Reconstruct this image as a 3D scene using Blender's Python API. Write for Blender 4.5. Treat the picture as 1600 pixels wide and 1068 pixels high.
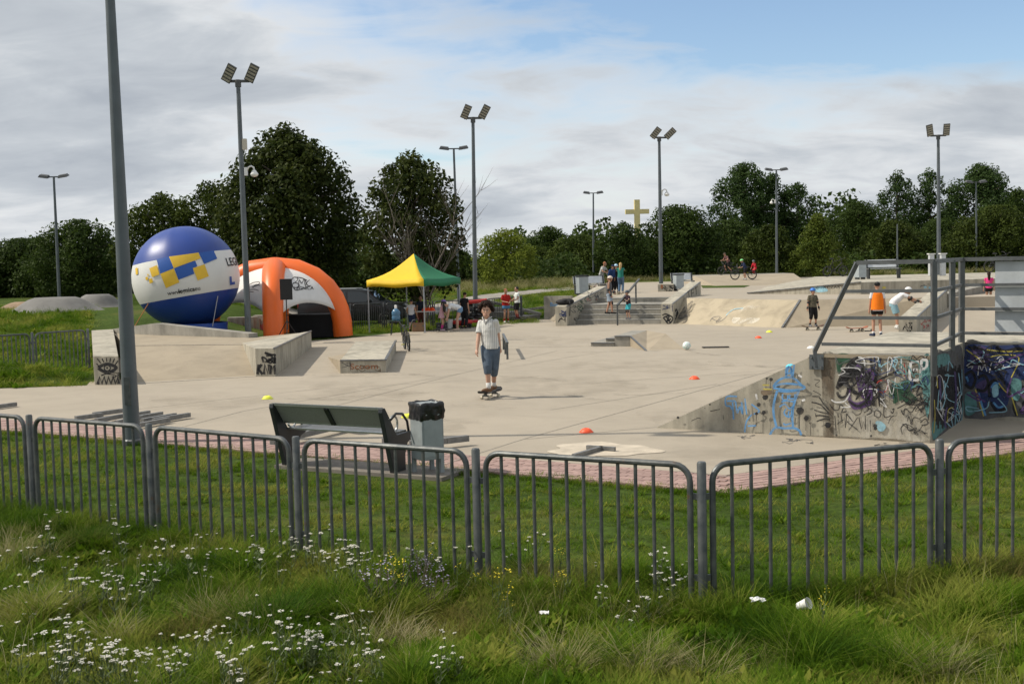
# Skate park on a summer day, seen over a low railing from a meadow.
import bpy, bmesh, math, random
import numpy as np
from mathutils import Vector, Matrix, Euler

for _o in list(bpy.data.objects):
    bpy.data.objects.remove(_o, do_unlink=True)
SC = bpy.context.scene
COL = SC.collection
RND = random.Random(11)
PI = math.pi

# ------------------------------------------------------------------ camera
F = 1777.8            # focal length in pixels of the 1600 px wide photograph
CAM_H = 2.45          # eye height above the skate plaza (z = 0)
CAM_R = Matrix.Rotation(PI / 2 - math.atan(124 / F), 3, 'X') @ Matrix.Rotation(math.radians(-1.375), 3, 'Z')
cam_data = bpy.data.cameras.new('camera')
cam_data.lens = 40.0
cam_data.sensor_width = 36.0
cam_data.clip_start = 0.1
cam_data.clip_end = 2000
cam = bpy.data.objects.new('camera', cam_data)
cam.matrix_world = Matrix.Translation((0, 0, CAM_H)) @ CAM_R.to_4x4()
COL.objects.link(cam)
SC.camera = cam

# ------------------------------------------------------------------ light
SUN_DIR = Vector((-0.685, 0.03, 0.73)).normalized()     # towards the sun
sun_data = bpy.data.lights.new('sun', 'SUN')
sun_data.energy = 4.4
sun_data.angle = math.radians(0.6)
sun_data.color = (1.0, 0.92, 0.79)
sun = bpy.data.objects.new('sun', sun_data)
sun.rotation_euler = SUN_DIR.to_track_quat('Z', 'Y').to_euler()
COL.objects.link(sun)

world = bpy.data.worlds.new('World')
SC.world = world
world.use_nodes = True
wn = world.node_tree
wn.nodes.clear()
def WN(t, **kw):
    n = wn.nodes.new(t)
    for k, v in kw.items():
        setattr(n, k, v)
    return n
def WM(op, a, b=None):
    n = WN('ShaderNodeMath', operation=op)
    for i, v in enumerate((a, b)):
        if v is None: continue
        if isinstance(v, (int, float)): n.inputs[i].default_value = v
        else: wn.links.new(v, n.inputs[i])
    return n.outputs[0]
def WRAMP(val, stops):
    r = WN('ShaderNodeValToRGB')
    while len(r.color_ramp.elements) < len(stops): r.color_ramp.elements.new(0.5)
    for e, (p, c) in zip(r.color_ramp.elements, stops):
        e.position = p; e.color = (*c, 1) if len(c) == 3 else c
    wn.links.new(val, r.inputs[0])
    return r.outputs[0]
def WMIX(fac, a, b):
    m = WN('ShaderNodeMix', data_type='RGBA')
    wn.links.new(fac, m.inputs[0])
    for i, v in ((6, a), (7, b)):
        if isinstance(v, tuple): m.inputs[i].default_value = (*v, 1)
        else: wn.links.new(v, m.inputs[i])
    return m.outputs[2]
sky = WN('ShaderNodeTexSky', sky_type='NISHITA')
sky.sun_disc = False
sky.sun_elevation = math.asin(SUN_DIR.z)
sky.sun_rotation = math.atan2(SUN_DIR.x, SUN_DIR.y)
sky.air_density = 1.0; sky.dust_density = 0.6; sky.ozone_density = 2.0
skys = WN('ShaderNodeVectorMath', operation='SCALE')
skys.inputs[3].default_value = 0.15
wn.links.new(sky.outputs[0], skys.inputs[0])
tc = WN('ShaderNodeTexCoord')
sep = WN('ShaderNodeSeparateXYZ')
wn.links.new(tc.outputs['Generated'], sep.inputs[0])
zc = WM('MAXIMUM', sep.outputs[2], 0.0)
den = WM('ADD', zc, 0.30)
cmb = WN('ShaderNodeCombineXYZ')               # the cloud deck: direction projected on a high plane
wn.links.new(WM('DIVIDE', sep.outputs[0], den), cmb.inputs[0])
wn.links.new(WM('DIVIDE', sep.outputs[1], den), cmb.inputs[1])
def cloud_noise(scale, stretch, detail, rough, off, dist=0.0):
    mp = WN('ShaderNodeMapping')
    mp.inputs['Scale'].default_value = stretch
    mp.inputs['Location'].default_value = off
    mp.inputs['Rotation'].default_value = (0, 0, 0.25)
    wn.links.new(cmb.outputs[0], mp.inputs[0])
    nz = WN('ShaderNodeTexNoise')
    nz.inputs['Scale'].default_value = scale
    nz.inputs['Detail'].default_value = detail
    nz.inputs['Roughness'].default_value = rough
    nz.inputs['Distortion'].default_value = dist
    wn.links.new(mp.outputs[0], nz.inputs[0])
    return nz.outputs['Fac']
n_big = cloud_noise(0.75, (1, 1.1, 1), 3, 0.5, (0.3, 5.2, 0), 0.3)
n_mid = cloud_noise(1.9, (0.85, 1.15, 1), 6, 0.52, (3.1, 1.7, 0), 0.5)
n_fine = cloud_noise(6.0, (0.7, 1.2, 1), 6, 0.58, (7.1, 2.7, 0), 0.5)
# a gap in the cloud deck high up to the right of the view
gsep = WN('ShaderNodeSeparateXYZ'); wn.links.new(cmb.outputs[0], gsep.inputs[0])
ga = WM('DIVIDE', WM('ADD', gsep.outputs[0], -0.74), 0.60)
gb_ = WM('DIVIDE', WM('ADD', gsep.outputs[1], -1.80), 0.26)
gd = WM('ADD', WM('MULTIPLY', ga, ga), WM('MULTIPLY', gb_, gb_))
gap = WM('MULTIPLY', WM('POWER', 2.718, WM('MULTIPLY', gd, -1.0)), 0.42)
cover = WM('ADD', WM('ADD', WM('MULTIPLY', n_big, 0.34), WM('MULTIPLY', n_mid, 0.38)), WM('MULTIPLY', n_fine, 0.28))
cover = WM('SUBTRACT', WM('ADD', cover, 0.055), gap)
mask = WRAMP(cover, [(0.38, (0, 0, 0)), (0.45, (0.5, 0.5, 0.5)), (0.53, (1, 1, 1))])
shade = WM('ADD', WM('MULTIPLY', n_mid, 0.55), WM('ADD', WM('MULTIPLY', n_fine, 0.25), WM('MULTIPLY', n_big, 0.2)))
cloud_col = WRAMP(shade, [(0.38, (0.86, 0.87, 0.875)), (0.46, (0.74, 0.765, 0.79)), (0.54, (0.56, 0.60, 0.645)), (0.63, (0.44, 0.48, 0.535))])
mixed = WMIX(mask, skys.outputs[0], cloud_col)
bg = WN('ShaderNodeBackground')
bg.inputs[1].default_value = 1.0
wn.links.new(mixed, bg.inputs[0])
wo = WN('ShaderNodeOutputWorld')
wn.links.new(bg.outputs[0], wo.inputs[0])

SC.view_settings.view_transform = 'Standard'
SC.view_settings.look = 'None'
SC.view_settings.gamma = 1.0
SC.view_settings.exposure = 0.0
SC.view_settings.use_curve_mapping = False
SC.cycles.use_denoising = True
SC.cycles.max_bounces = 5
SC.cycles.diffuse_bounces = 3
SC.cycles.glossy_bounces = 2
SC.cycles.transmission_bounces = 3
SC.cycles.use_adaptive_sampling = True
SC.cycles.adaptive_threshold = 0.018
SC.cycles.transparent_max_bounces = 8

# ------------------------------------------------------------------ photograph -> place
def ray(px, py):
    return (CAM_R @ Vector(((px - 800) / F, -(py - 534) / F, -1))).normalized()
def G(px, py, z=0.0):
    """the point of the level z seen at a pixel"""
    d = ray(px, py); t = (z - CAM_H) / d.z
    return Vector((d.x * t, d.y * t, z))
def D(px, py, Y):
    """the point at distance Y along the view seen at a pixel"""
    d = ray(px, py); t = Y / d.y
    return Vector((d.x * t, Y, CAM_H + d.z * t))
def PLN(px, py, p0, n):
    """the point of a plane seen at a pixel"""
    d = ray(px, py); o = Vector((0, 0, CAM_H))
    t = (p0 - o).dot(n) / d.dot(n)
    return o + d * t
def HT(px, py, p):
    """height at which pixel row py passes over the ground point p"""
    return D(px, py, p.y).z
def smooth(a, b, x):
    t = max(0.0, min(1.0, (x - a) / (b - a))); return t * t * (3 - 2 * t)
def lerp(a, b, t): return a + (b - a) * t

# ------------------------------------------------------------------ materials
MATS = {}
def mat(name, col, rough=0.7, metal=0.0, var=0.12, scale=6.0, bump=0.0, bscale=40.0, spec=0.5, col2=None, coat=0.0, trans=0.0, detail=6, coord='Object', alpha=None, emit=None, sheen=0.0):
    """Principled material whose colour wanders by a noise between darker and lighter tones (or towards col2)."""
    if name in MATS: return MATS[name]
    m = bpy.data.materials.new(name); m.use_nodes = True
    nt = m.node_tree; b = nt.nodes['Principled BSDF']
    b.inputs['Roughness'].default_value = rough
    b.inputs['Metallic'].default_value = metal
    b.inputs['Specular IOR Level'].default_value = spec
    if coat: b.inputs['Coat Weight'].default_value = coat
    if sheen: b.inputs['Sheen Weight'].default_value = sheen
    t = nt.nodes.new('ShaderNodeTexCoord')
    nz = nt.nodes.new('ShaderNodeTexNoise')
    nz.inputs['Scale'].default_value = scale; nz.inputs['Detail'].default_value = detail; nz.inputs['Roughness'].default_value = 0.6
    nt.links.new(t.outputs[coord], nz.inputs['Vector'])
    r = nt.nodes.new('ShaderNodeValToRGB')
    c1 = [max(0, c * (1 - var)) for c in col]
    c2 = list(col2) if col2 else [min(1, c * (1 + var)) for c in col]
    r.color_ramp.elements[0].position = 0.32; r.color_ramp.elements[0].color = (*c1, 1)
    r.color_ramp.elements[1].position = 0.68; r.color_ramp.elements[1].color = (*c2, 1)
    nt.links.new(nz.outputs['Fac'], r.inputs[0])
    nt.links.new(r.outputs[0], b.inputs['Base Color'])
    if bump:
        n2 = nt.nodes.new('ShaderNodeTexNoise'); n2.inputs['Scale'].default_value = bscale; n2.inputs['Detail'].default_value = 5
        nt.links.new(t.outputs[coord], n2.inputs['Vector'])
        bp = nt.nodes.new('ShaderNodeBump'); bp.inputs['Strength'].default_value = bump; bp.inputs['Distance'].default_value = 0.01
        nt.links.new(n2.outputs['Fac'], bp.inputs['Height']); nt.links.new(bp.outputs[0], b.inputs['Normal'])
    if emit:
        b.inputs['Emission Color'].default_value = (*emit, 1); b.inputs['Emission Strength'].default_value = 1
    MATS[name] = m
    return m

def leaf_mat(name, dark, light, scale=0.6, trans=0.35):
    """Leaves: two tones by clump, some light let through."""
    if name in MATS: return MATS[name]
    m = bpy.data.materials.new(name); m.use_nodes = True
    nt = m.node_tree; nt.nodes.clear()
    out = nt.nodes.new('ShaderNodeOutputMaterial')
    g = nt.nodes.new('ShaderNodeNewGeometry')
    t = nt.nodes.new('ShaderNodeTexCoord')
    nz = nt.nodes.new('ShaderNodeTexNoise'); nz.inputs['Scale'].default_value = scale; nz.inputs['Detail'].default_value = 3
    nt.links.new(t.outputs['Object'], nz.inputs['Vector'])
    add = nt.nodes.new('ShaderNodeMath'); add.operation = 'MULTIPLY_ADD'; add.inputs[1].default_value = 0.45
    nt.links.new(g.outputs['Random Per Island'], add.inputs[0])
    nt.links.new(nz.outputs['Fac'], add.inputs[2])
    r = nt.nodes.new('ShaderNodeValToRGB')
    r.color_ramp.elements[0].position = 0.40; r.color_ramp.elements[0].color = (*dark, 1)
    r.color_ramp.elements[1].position = 0.95; r.color_ramp.elements[1].color = (*light, 1)
    nt.links.new(add.outputs[0], r.inputs[0])
    d = nt.nodes.new('ShaderNodeBsdfPrincipled'); d.inputs['Roughness'].default_value = 0.6; d.inputs['Specular IOR Level'].default_value = 0.1
    tr = nt.nodes.new('ShaderNodeBsdfTranslucent')
    mx = nt.nodes.new('ShaderNodeMixShader'); mx.inputs[0].default_value = trans
    nt.links.new(r.outputs[0], d.inputs['Base Color']); nt.links.new(r.outputs[0], tr.inputs[0])
    nt.links.new(d.outputs[0], mx.inputs[1]); nt.links.new(tr.outputs[0], mx.inputs[2])
    nt.links.new(mx.outputs[0], out.inputs[0])
    MATS[name] = m
    return m

# ------------------------------------------------------------------ mesh helpers
MW = {}
class MB:
    """collects faces; build() links them as ONE mesh object"""
    def __init__(s):
        s.v = []; s.f = []; s.mi = []; s.cur = 0
    def add(s, vs, fs):
        k = len(s.v); s.v.extend(Vector(p) for p in vs)
        for f in fs:
            s.f.append([k + i for i in f]); s.mi.append(s.cur)
        return s
    def quad(s, *p): return s.add(p, [list(range(len(p)))])
    def box(s, c, sz, rot=None):
        c = Vector(c); x, y, z = (a / 2 for a in sz)
        vs = [Vector((i * x, j * y, k * z)) for k in (-1, 1) for j in (-1, 1) for i in (-1, 1)]
        if rot is not None: vs = [rot @ p for p in vs]
        return s.add([c + p for p in vs], [[0, 2, 3, 1], [4, 5, 7, 6], [0, 1, 5, 4], [2, 6, 7, 3], [0, 4, 6, 2], [1, 3, 7, 5]])
    def hexa(s, bot, top):
        """solid between a bottom ring and a top ring of the same count"""
        n = len(bot)
        fs = [list(range(n))[::-1], list(range(n, 2 * n))]
        fs += [[i, (i + 1) % n, n + (i + 1) % n, n + i] for i in range(n)]
        return s.add(list(bot) + list(top), fs)
    def prism(s, poly, z0, z1):
        return s.hexa([(p[0], p[1], z0) for p in poly], [(p[0], p[1], z1) for p in poly])
    def frame_at(s, d, up=None):
        d = d.normalized()
        u = Vector((0, 0, 1)) if up is None else up
        if abs(d.dot(u)) > 0.98: u = Vector((1, 0, 0))
        a = d.cross(u).normalized(); b = a.cross(d).normalized()
        return a, b
    def cone(s, p0, p1, r0, r1, n=10, caps=True):
        p0 = Vector(p0); p1 = Vector(p1); a, b = s.frame_at(p1 - p0)
        vs = []
        for p, r in ((p0, r0), (p1, r1)):
            vs += [p + a * (r * math.cos(t)) + b * (r * math.sin(t)) for t in (2 * PI * i / n for i in range(n))]
        fs = [[i, (i + 1) % n, n + (i + 1) % n, n + i] for i in range(n)]
        if caps: fs += [list(range(n))[::-1], list(range(n, 2 * n))]
        return s.add(vs, fs)
    def tube(s, pts, r, n=8, caps=True, square=False):
        pts = [Vector(p) for p in pts]; m = len(pts)
        rs = r if isinstance(r, (list, tuple)) else [r] * m
        vs = []
        pa = None
        for i, p in enumerate(pts):
            d = (pts[min(i + 1, m - 1)] - pts[max(i - 1, 0)]).normalized()
            a, b = s.frame_at(d)
            if pa is not None:
                a2 = (pa - d * pa.dot(d))
                if a2.length > 1e-4: a = a2.normalized(); b = a.cross(d).normalized()
            pa = a
            for k in range(n):
                t = 2 * PI * (k + (0.5 if square else 0)) / n
                vs.append(p + a * (rs[i] * math.cos(t)) + b * (rs[i] * math.sin(t)))
        fs = [[i * n + k, i * n + (k + 1) % n, (i + 1) * n + (k + 1) % n, (i + 1) * n + k] for i in range(m - 1) for k in range(n)]
        if caps: fs += [list(range(n))[::-1], [(m - 1) * n + k for k in range(n)]]
        return s.add(vs, fs)
    def bar(s, p0, p1, w, h, up=(0, 0, 1)):
        """rectangular bar from p0 to p1, w wide and h high"""
        p0 = Vector(p0); p1 = Vector(p1); a, b = s.frame_at(p1 - p0, Vector(up))
        a = a * (w / 2); b = b * (h / 2)
        vs = [p + x * a + y * b for p in (p0, p1) for (x, y) in ((-1, -1), (1, -1), (1, 1), (-1, 1))]
        return s.add(vs, [[3, 2, 1, 0], [4, 5, 6, 7], [0, 1, 5, 4], [1, 2, 6, 5], [2, 3, 7, 6], [3, 0, 4, 7]])
    def ell(s, c, r, n=14, m=9, rot=None, zmin=-1.0):
        """ellipsoid (cut below zmin)"""
        c = Vector(c); vs = []; t0 = math.acos(max(-1, min(1, -zmin)))
        a0 = math.asin(max(-1, zmin))
        for j in range(m + 1):
            la = a0 + (PI / 2 - a0) * j / m
            for i in range(n):
                lo = 2 * PI * i / n
                p = Vector((r[0] * math.cos(la) * math.cos(lo), r[1] * math.cos(la) * math.sin(lo), r[2] * math.sin(la)))
                vs.append(c + (rot @ p if rot is not None else p))
        fs = [[j * n + i, j * n + (i + 1) % n, (j + 1) * n + (i + 1) % n, (j + 1) * n + i] for j in range(m) for i in range(n)]
        fs.append(list(range(n))[::-1])
        return s.add(vs, fs)
    def lathe(s, prof, n=20, c=(0, 0, 0), caps=True):
        c = Vector(c); vs = []; m = len(prof)
        for r, z in prof:
            vs += [c + Vector((r * math.cos(2 * PI * i / n), r * math.sin(2 * PI * i / n), z)) for i in range(n)]
        fs = [[j * n + i, j * n + (i + 1) % n, (j + 1) * n + (i + 1) % n, (j + 1) * n + i] for j in range(m - 1) for i in range(n)]
        if caps: fs += [list(range(n))[::-1], [(m - 1) * n + i for i in range(n)]]
        return s.add(vs, fs)
    def ring(s, c, R, r, axis='Y', n=28, k=6, squash=1.0):
        c = Vector(c); vs = []
        for i in range(n):
            t = 2 * PI * i / n
            for j in range(k):
                q = 2 * PI * j / k
                rad = R + r * math.cos(q); o = r * squash * math.sin(q)
                p = (rad * math.cos(t), o, rad * math.sin(t)) if axis == 'Y' else ((o, rad * math.cos(t), rad * math.sin(t)) if axis == 'X' else (rad * math.cos(t), rad * math.sin(t), o))
                vs.append(c + Vector(p))
        fs = [[i * k + j, ((i + 1) % n) * k + j, ((i + 1) % n) * k + (j + 1) % k, i * k + (j + 1) % k] for i in range(n) for j in range(k)]
        return s.add(vs, fs)
    def loft(s, secs, xdir, n=16, caps=True):
        """rings (centre, rx, ry) along an axis; xdir is the left-right direction"""
        xdir = Vector(xdir).normalized(); m = len(secs); vs = []
        cs = [Vector(q[0]) for q in secs]
        for i, (c, rx, ry) in enumerate(secs):
            d = (cs[min(i + 1, m - 1)] - cs[max(i - 1, 0)]).normalized()
            x = (xdir - d * xdir.dot(d)).normalized(); y = d.cross(x)
            vs += [cs[i] + x * (rx * math.cos(2 * PI * k / n)) + y * (ry * math.sin(2 * PI * k / n)) for k in range(n)]
        fs = [[i * n + k, i * n + (k + 1) % n, (i + 1) * n + (k + 1) % n, (i + 1) * n + k] for i in range(m - 1) for k in range(n)]
        if caps: fs += [list(range(n))[::-1], [(m - 1) * n + k for k in range(n)]]
        return s.add(vs, fs)
    def build(s, name, mats, parent=None, smooth=False, bevel=0.0, world=True, fix=True):
        me = bpy.data.meshes.new(name)
        vs = s.v
        if parent is not None and world and parent.name in MW:
            inv = MW[parent.name].inverted(); vs = [inv @ p for p in vs]
        me.from_pydata([tuple(p) for p in vs], [], s.f)
        if not isinstance(mats, (list, tuple)): mats = [mats]
        for m in mats: me.materials.append(m)
        if len(mats) > 1: me.polygons.foreach_set('material_index', s.mi)
        if fix or bevel:
            bm = bmesh.new(); bm.from_mesh(me)
            if bevel: bmesh.ops.remove_doubles(bm, verts=bm.verts, dist=1e-4)
            bmesh.ops.recalc_face_normals(bm, faces=bm.faces)
            if bevel:
                es = [e for e in bm.edges if len(e.link_faces) == 2 and e.calc_face_angle(0) > 0.6]
                bmesh.ops.bevel(bm, geom=es, offset=bevel, segments=2, profile=0.6, affect='EDGES', clamp_overlap=True)
            bm.to_mesh(me); bm.free()
        if smooth: me.polygons.foreach_set('use_smooth', [True] * len(me.polygons))
        if smooth == 'auto':
            me.set_sharp_from_angle(angle=math.radians(35))
        o = bpy.data.objects.new(name, me); COL.objects.link(o)
        o.parent = parent
        if parent is not None and parent.name in MW: MW[o.name] = MW[parent.name]
        else: MW[o.name] = Matrix.Identity(4)
        return o

def tag(o, label=None, cat=None, group=None, kind=None):
    if label: o['label'] = label
    if cat: o['category'] = cat
    if group: o['group'] = group
    if kind: o['kind'] = kind
    return o
def thing(name, loc, label, cat, rz=0.0, group=None, scale=1.0, tilt=None):
    o = bpy.data.objects.new(name, None); COL.objects.link(o)
    o.empty_display_size = 0.2
    loc = Vector(loc)
    e = Euler((tilt[0], tilt[1], rz)) if tilt else Euler((0, 0, rz))
    o.location = loc; o.rotation_euler = e; o.scale = (scale,) * 3
    MW[o.name] = Matrix.LocRotScale(loc, e, Vector((scale,) * 3))
    return tag(o, label, cat, group)
def copy_tree(o, parent=None):
    c = o.copy(); COL.objects.link(c); c.parent = parent
    for ch in list(o.children): copy_tree(ch, c)
    return c
def dup(o, loc, label, rz=None, scale=None, group=None, rot=None):
    c = copy_tree(o)
    c.location = Vector(loc)
    if rz is not None: c.rotation_euler = (0, 0, rz)
    if rot is not None: c.rotation_euler = rot
    if scale is not None: c.scale = scale if isinstance(scale, (tuple, list)) else (scale,) * 3
    tag(c, label, None, group)
    return c
TMP_SC = bpy.data.scenes.new('workbench')
def evaluated_mesh(ob):
    """mesh of an object after its modifiers, worked out in an empty side scene"""
    TMP_SC.collection.objects.link(ob)
    TMP_SC.view_layers[0].update(); dg = TMP_SC.view_layers[0].depsgraph
    me = bpy.data.meshes.new_from_object(ob.evaluated_get(dg))
    TMP_SC.collection.objects.unlink(ob)
    return me
def text_mesh(txt, size=1.0, bold=0.0, shear=0.0, spacing=1.0, extrude=0.0):
    """flat outline lettering as vertices and faces in the xy plane, centred"""
    cu = bpy.data.curves.new('lettering', 'FONT'); cu.body = txt; cu.size = size; cu.align_x = 'CENTER'; cu.align_y = 'CENTER'
    cu.offset = bold; cu.shear = shear; cu.space_character = spacing; cu.resolution_u = 3; cu.extrude = extrude
    ob = bpy.data.objects.new('lettering', cu)
    me = evaluated_mesh(ob)
    vs = [v.co.copy() for v in me.vertices]; fs = [list(p.vertices) for p in me.polygons]
    bpy.data.objects.remove(ob); bpy.data.curves.remove(cu); bpy.data.meshes.remove(me)
    return vs, fs
# ------------------------------------------------------------------ surfaces of the setting
def concrete_mat(name, col, stain=0.35, streak=0.0, rough=0.8, big=0.16):
    """weathered concrete: broad tone drift, blotches, fine speckle, rain streaks down the faces"""
    m = bpy.data.materials.new(name); m.use_nodes = True; nt = m.node_tree; b = nt.nodes['Principled BSDF']
    b.inputs['Roughness'].default_value = rough; b.inputs['Specular IOR Level'].default_value = 0.35
    t = nt.nodes.new('ShaderNodeTexCoord')
    def nz(sc, det, ro=0.6, st=(1, 1, 1), dist=0.0):
        mp = nt.nodes.new('ShaderNodeMapping'); mp.inputs['Scale'].default_value = st
        n = nt.nodes.new('ShaderNodeTexNoise'); n.inputs['Scale'].default_value = sc; n.inputs['Detail'].default_value = det
        n.inputs['Roughness'].default_value = ro; n.inputs['Distortion'].default_value = dist
        nt.links.new(t.outputs['Object'], mp.inputs[0]); nt.links.new(mp.outputs[0], n.inputs['Vector']); return n.outputs['Fac']
    def ramp(v, a, b_, ca, cb):
        r = nt.nodes.new('ShaderNodeValToRGB'); r.color_ramp.elements[0].position = a; r.color_ramp.elements[1].position = b_
        r.color_ramp.elements[0].color = (ca, ca, ca, 1); r.color_ramp.elements[1].color = (cb, cb, cb, 1)
        nt.links.new(v, r.inputs[0]); return r.outputs[0]
    def mul(a, b_):
        x = nt.nodes.new('ShaderNodeMix'); x.data_type = 'RGBA'; x.blend_type = 'MULTIPLY'; x.inputs[0].default_value = 1
        nt.links.new(a, x.inputs[6]); nt.links.new(b_, x.inputs[7]); return x.outputs[2]
    base = nt.nodes.new('ShaderNodeRGB'); base.outputs[0].default_value = (*col, 1)
    c = mul(base.outputs[0], ramp(nz(0.22, 5), 0.3, 0.7, 1 - big, 1 + big * 0.5))
    c = mul(c, ramp(nz(1.3, 7, 0.65, dist=0.5), 0.30, 0.55, 1 - stain, 1.0))
    c = mul(c, ramp(nz(45, 3, 0.7), 0.25, 0.75, 0.9, 1.08))
    if streak:
        c = mul(c, ramp(nz(2.2, 6, 0.6, (2.5, 2.5, 0.25)), 0.36, 0.58, 1 - streak, 1.0))
    nt.links.new(c, b.inputs['Base Color'])
    bp = nt.nodes.new('ShaderNodeBump'); bp.inputs['Strength'].default_value = 0.25; bp.inputs['Distance'].default_value = 0.004
    nt.links.new(nz(60, 4), bp.inputs['Height']); nt.links.new(bp.outputs[0], b.inputs['Normal'])
    return m
C_PLAZA = concrete_mat('smooth_beige_concrete', (0.362, 0.315, 0.248), stain=0.11, big=0.10)
C_RAMP = concrete_mat('beige_ramp_concrete', (0.345, 0.29, 0.212), stain=0.20, big=0.12)
C_WALL = concrete_mat('stained_wall_concrete', (0.45, 0.415, 0.335), stain=0.34, streak=0.32)
C_GREY = concrete_mat('grey_concrete', (0.33, 0.312, 0.27), stain=0.34, streak=0.2)
C_EDGE = mat('worn_steel_edge', (0.16, 0.165, 0.17), 0.45, 0.6, 0.3, 9)
C_JOINT = mat('dark_joint_filler', (0.30, 0.27, 0.225), 0.9, 0, 0.25, 12)
ASPH = mat('pale_worn_asphalt', (0.17, 0.165, 0.155), 0.9, 0, 0.22, 1.2, 0.4, 60)
PATHM = mat('dusty_path', (0.26, 0.24, 0.21), 0.95, 0, 0.2, 0.8, 0.3, 50)
EARTH = mat('bare_earth', (0.24, 0.17, 0.11), 0.95, 0, 0.3, 2.0, 0.5, 30)
STEEL = mat('galvanised_steel', (0.10, 0.115, 0.122), 0.45, 0.45, 0.35, 9, 0.08, 60, 0.5, col2=(0.15, 0.155, 0.15))
STEEL2 = mat('grey_painted_steel', (0.115, 0.122, 0.125), 0.5, 0.3, 0.2, 8)
STEELP = mat('pale_galvanised_pole', (0.105, 0.122, 0.133), 0.5, 0.3, 0.12, 3)
def add_rust(m):
    nt = m.node_tree; b = nt.nodes['Principled BSDF']; src = b.inputs['Base Color'].links[0].from_socket
    t = nt.nodes.new('ShaderNodeTexCoord'); n = nt.nodes.new('ShaderNodeTexNoise'); n.inputs['Scale'].default_value = 6; n.inputs['Detail'].default_value = 9; n.inputs['Roughness'].default_value = 0.7; nt.links.new(t.outputs['Object'], n.inputs['Vector'])
    r = nt.nodes.new('ShaderNodeValToRGB'); r.color_ramp.elements[0].position = 0.60; r.color_ramp.elements[1].position = 0.70; nt.links.new(n.outputs['Fac'], r.inputs[0])
    x = nt.nodes.new('ShaderNodeMix'); x.data_type = 'RGBA'; nt.links.new(r.outputs[0], x.inputs[0]); nt.links.new(src, x.inputs[6]); x.inputs[7].default_value = (0.15, 0.085, 0.045, 1); nt.links.new(x.outputs[2], b.inputs['Base Color'])
add_rust(STEEL)
BLACK = mat('black_plastic', (0.012, 0.012, 0.013), 0.5, 0, 0.3, 8)
RUBBER = mat('black_rubber', (0.015, 0.015, 0.015), 0.8, 0, 0.3, 20)
WHITE = mat('white_plastic', (0.72, 0.72, 0.70), 0.45, 0, 0.05, 8)

def lawn_mat():
    m = bpy.data.materials.new('meadow_turf'); m.use_nodes = True; nt = m.node_tree; b = nt.nodes['Principled BSDF']
    b.inputs['Roughness'].default_value = 0.95; b.inputs['Specular IOR Level'].default_value = 0.1
    t = nt.nodes.new('ShaderNodeTexCoord')
    def nz(sc, det):
        n = nt.nodes.new('ShaderNodeTexNoise'); n.inputs['Scale'].default_value = sc; n.inputs['Detail'].default_value = det; n.inputs['Roughness'].default_value = 0.65
        nt.links.new(t.outputs['Object'], n.inputs['Vector']); return n.outputs['Fac']
    r = nt.nodes.new('ShaderNodeValToRGB')
    el = r.color_ramp.elements
    el[0].position = 0.3; el[0].color = (0.036, 0.062, 0.010, 1)
    el[1].position = 0.72; el[1].color = (0.15, 0.125, 0.045, 1)
    e = el.new(0.52); e.color = (0.065, 0.105, 0.018, 1)
    nt.links.new(nz(0.35, 8), r.inputs[0])
    r2 = nt.nodes.new('ShaderNodeValToRGB'); r2.color_ramp.elements[0].position = 0.3; r2.color_ramp.elements[0].color = (0.5, 0.5, 0.5, 1)
    r2.color_ramp.elements[1].position = 0.7; r2.color_ramp.elements[1].color = (1.2, 1.2, 1.1, 1)
    nt.links.new(nz(9, 8), r2.inputs[0])
    x = nt.nodes.new('ShaderNodeMix'); x.data_type = 'RGBA'; x.blend_type = 'MULTIPLY'; x.inputs[0].default_value = 1
    nt.links.new(r.outputs[0], x.inputs[6]); nt.links.new(r2.outputs[0], x.inputs[7])
    nt.links.new(x.outputs[2], b.inputs['Base Color'])
    bp = nt.nodes.new('ShaderNodeBump'); bp.inputs['Strength'].default_value = 0.8; bp.inputs['Distance'].default_value = 0.05
    nt.links.new(nz(25, 5), bp.inputs['Height']); nt.links.new(bp.outputs[0], b.inputs['Normal'])
    return m

def fence_line(x):
    return 8.05 - 0.55 * (x - 1.32) if x < 1.32 else 8.05 + 0.37 * (x - 1.32)
def hz(x, y):
    """height of the ground outside the concrete"""
    z = -0.035
    z += 0.95 * smooth(47, 80, y)
    lf = smooth(-8.5, -12.5, x)
    z += lf * 0.95 * smooth(30.5, 47, y) * (1 - smooth(47, 80, y) * 0.95)
    z += 0.34 * math.exp(-((x + 12.6) / 2.6) ** 2 - ((y - 26.6) / 1.0) ** 2)          # berm before the far railing
    z += 0.22 * math.exp(-((x + 17) / 4) ** 2 - ((y - 26.2) / 1.1) ** 2)
    z += 0.30 * smooth(7.8, 3.0, y)                                                   # the bank the photographer stands on
    if y < 14:
        z += (0.028 * math.sin(x * 2.9 + y * 1.3) * math.sin(y * 2.1 - x * 1.1 + .5) + 0.02 * math.sin(x * 5.3 - y * 2.2)) * smooth(fence_line(x) + 0.1, fence_line(x) - 0.5, y)
    return z

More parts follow.
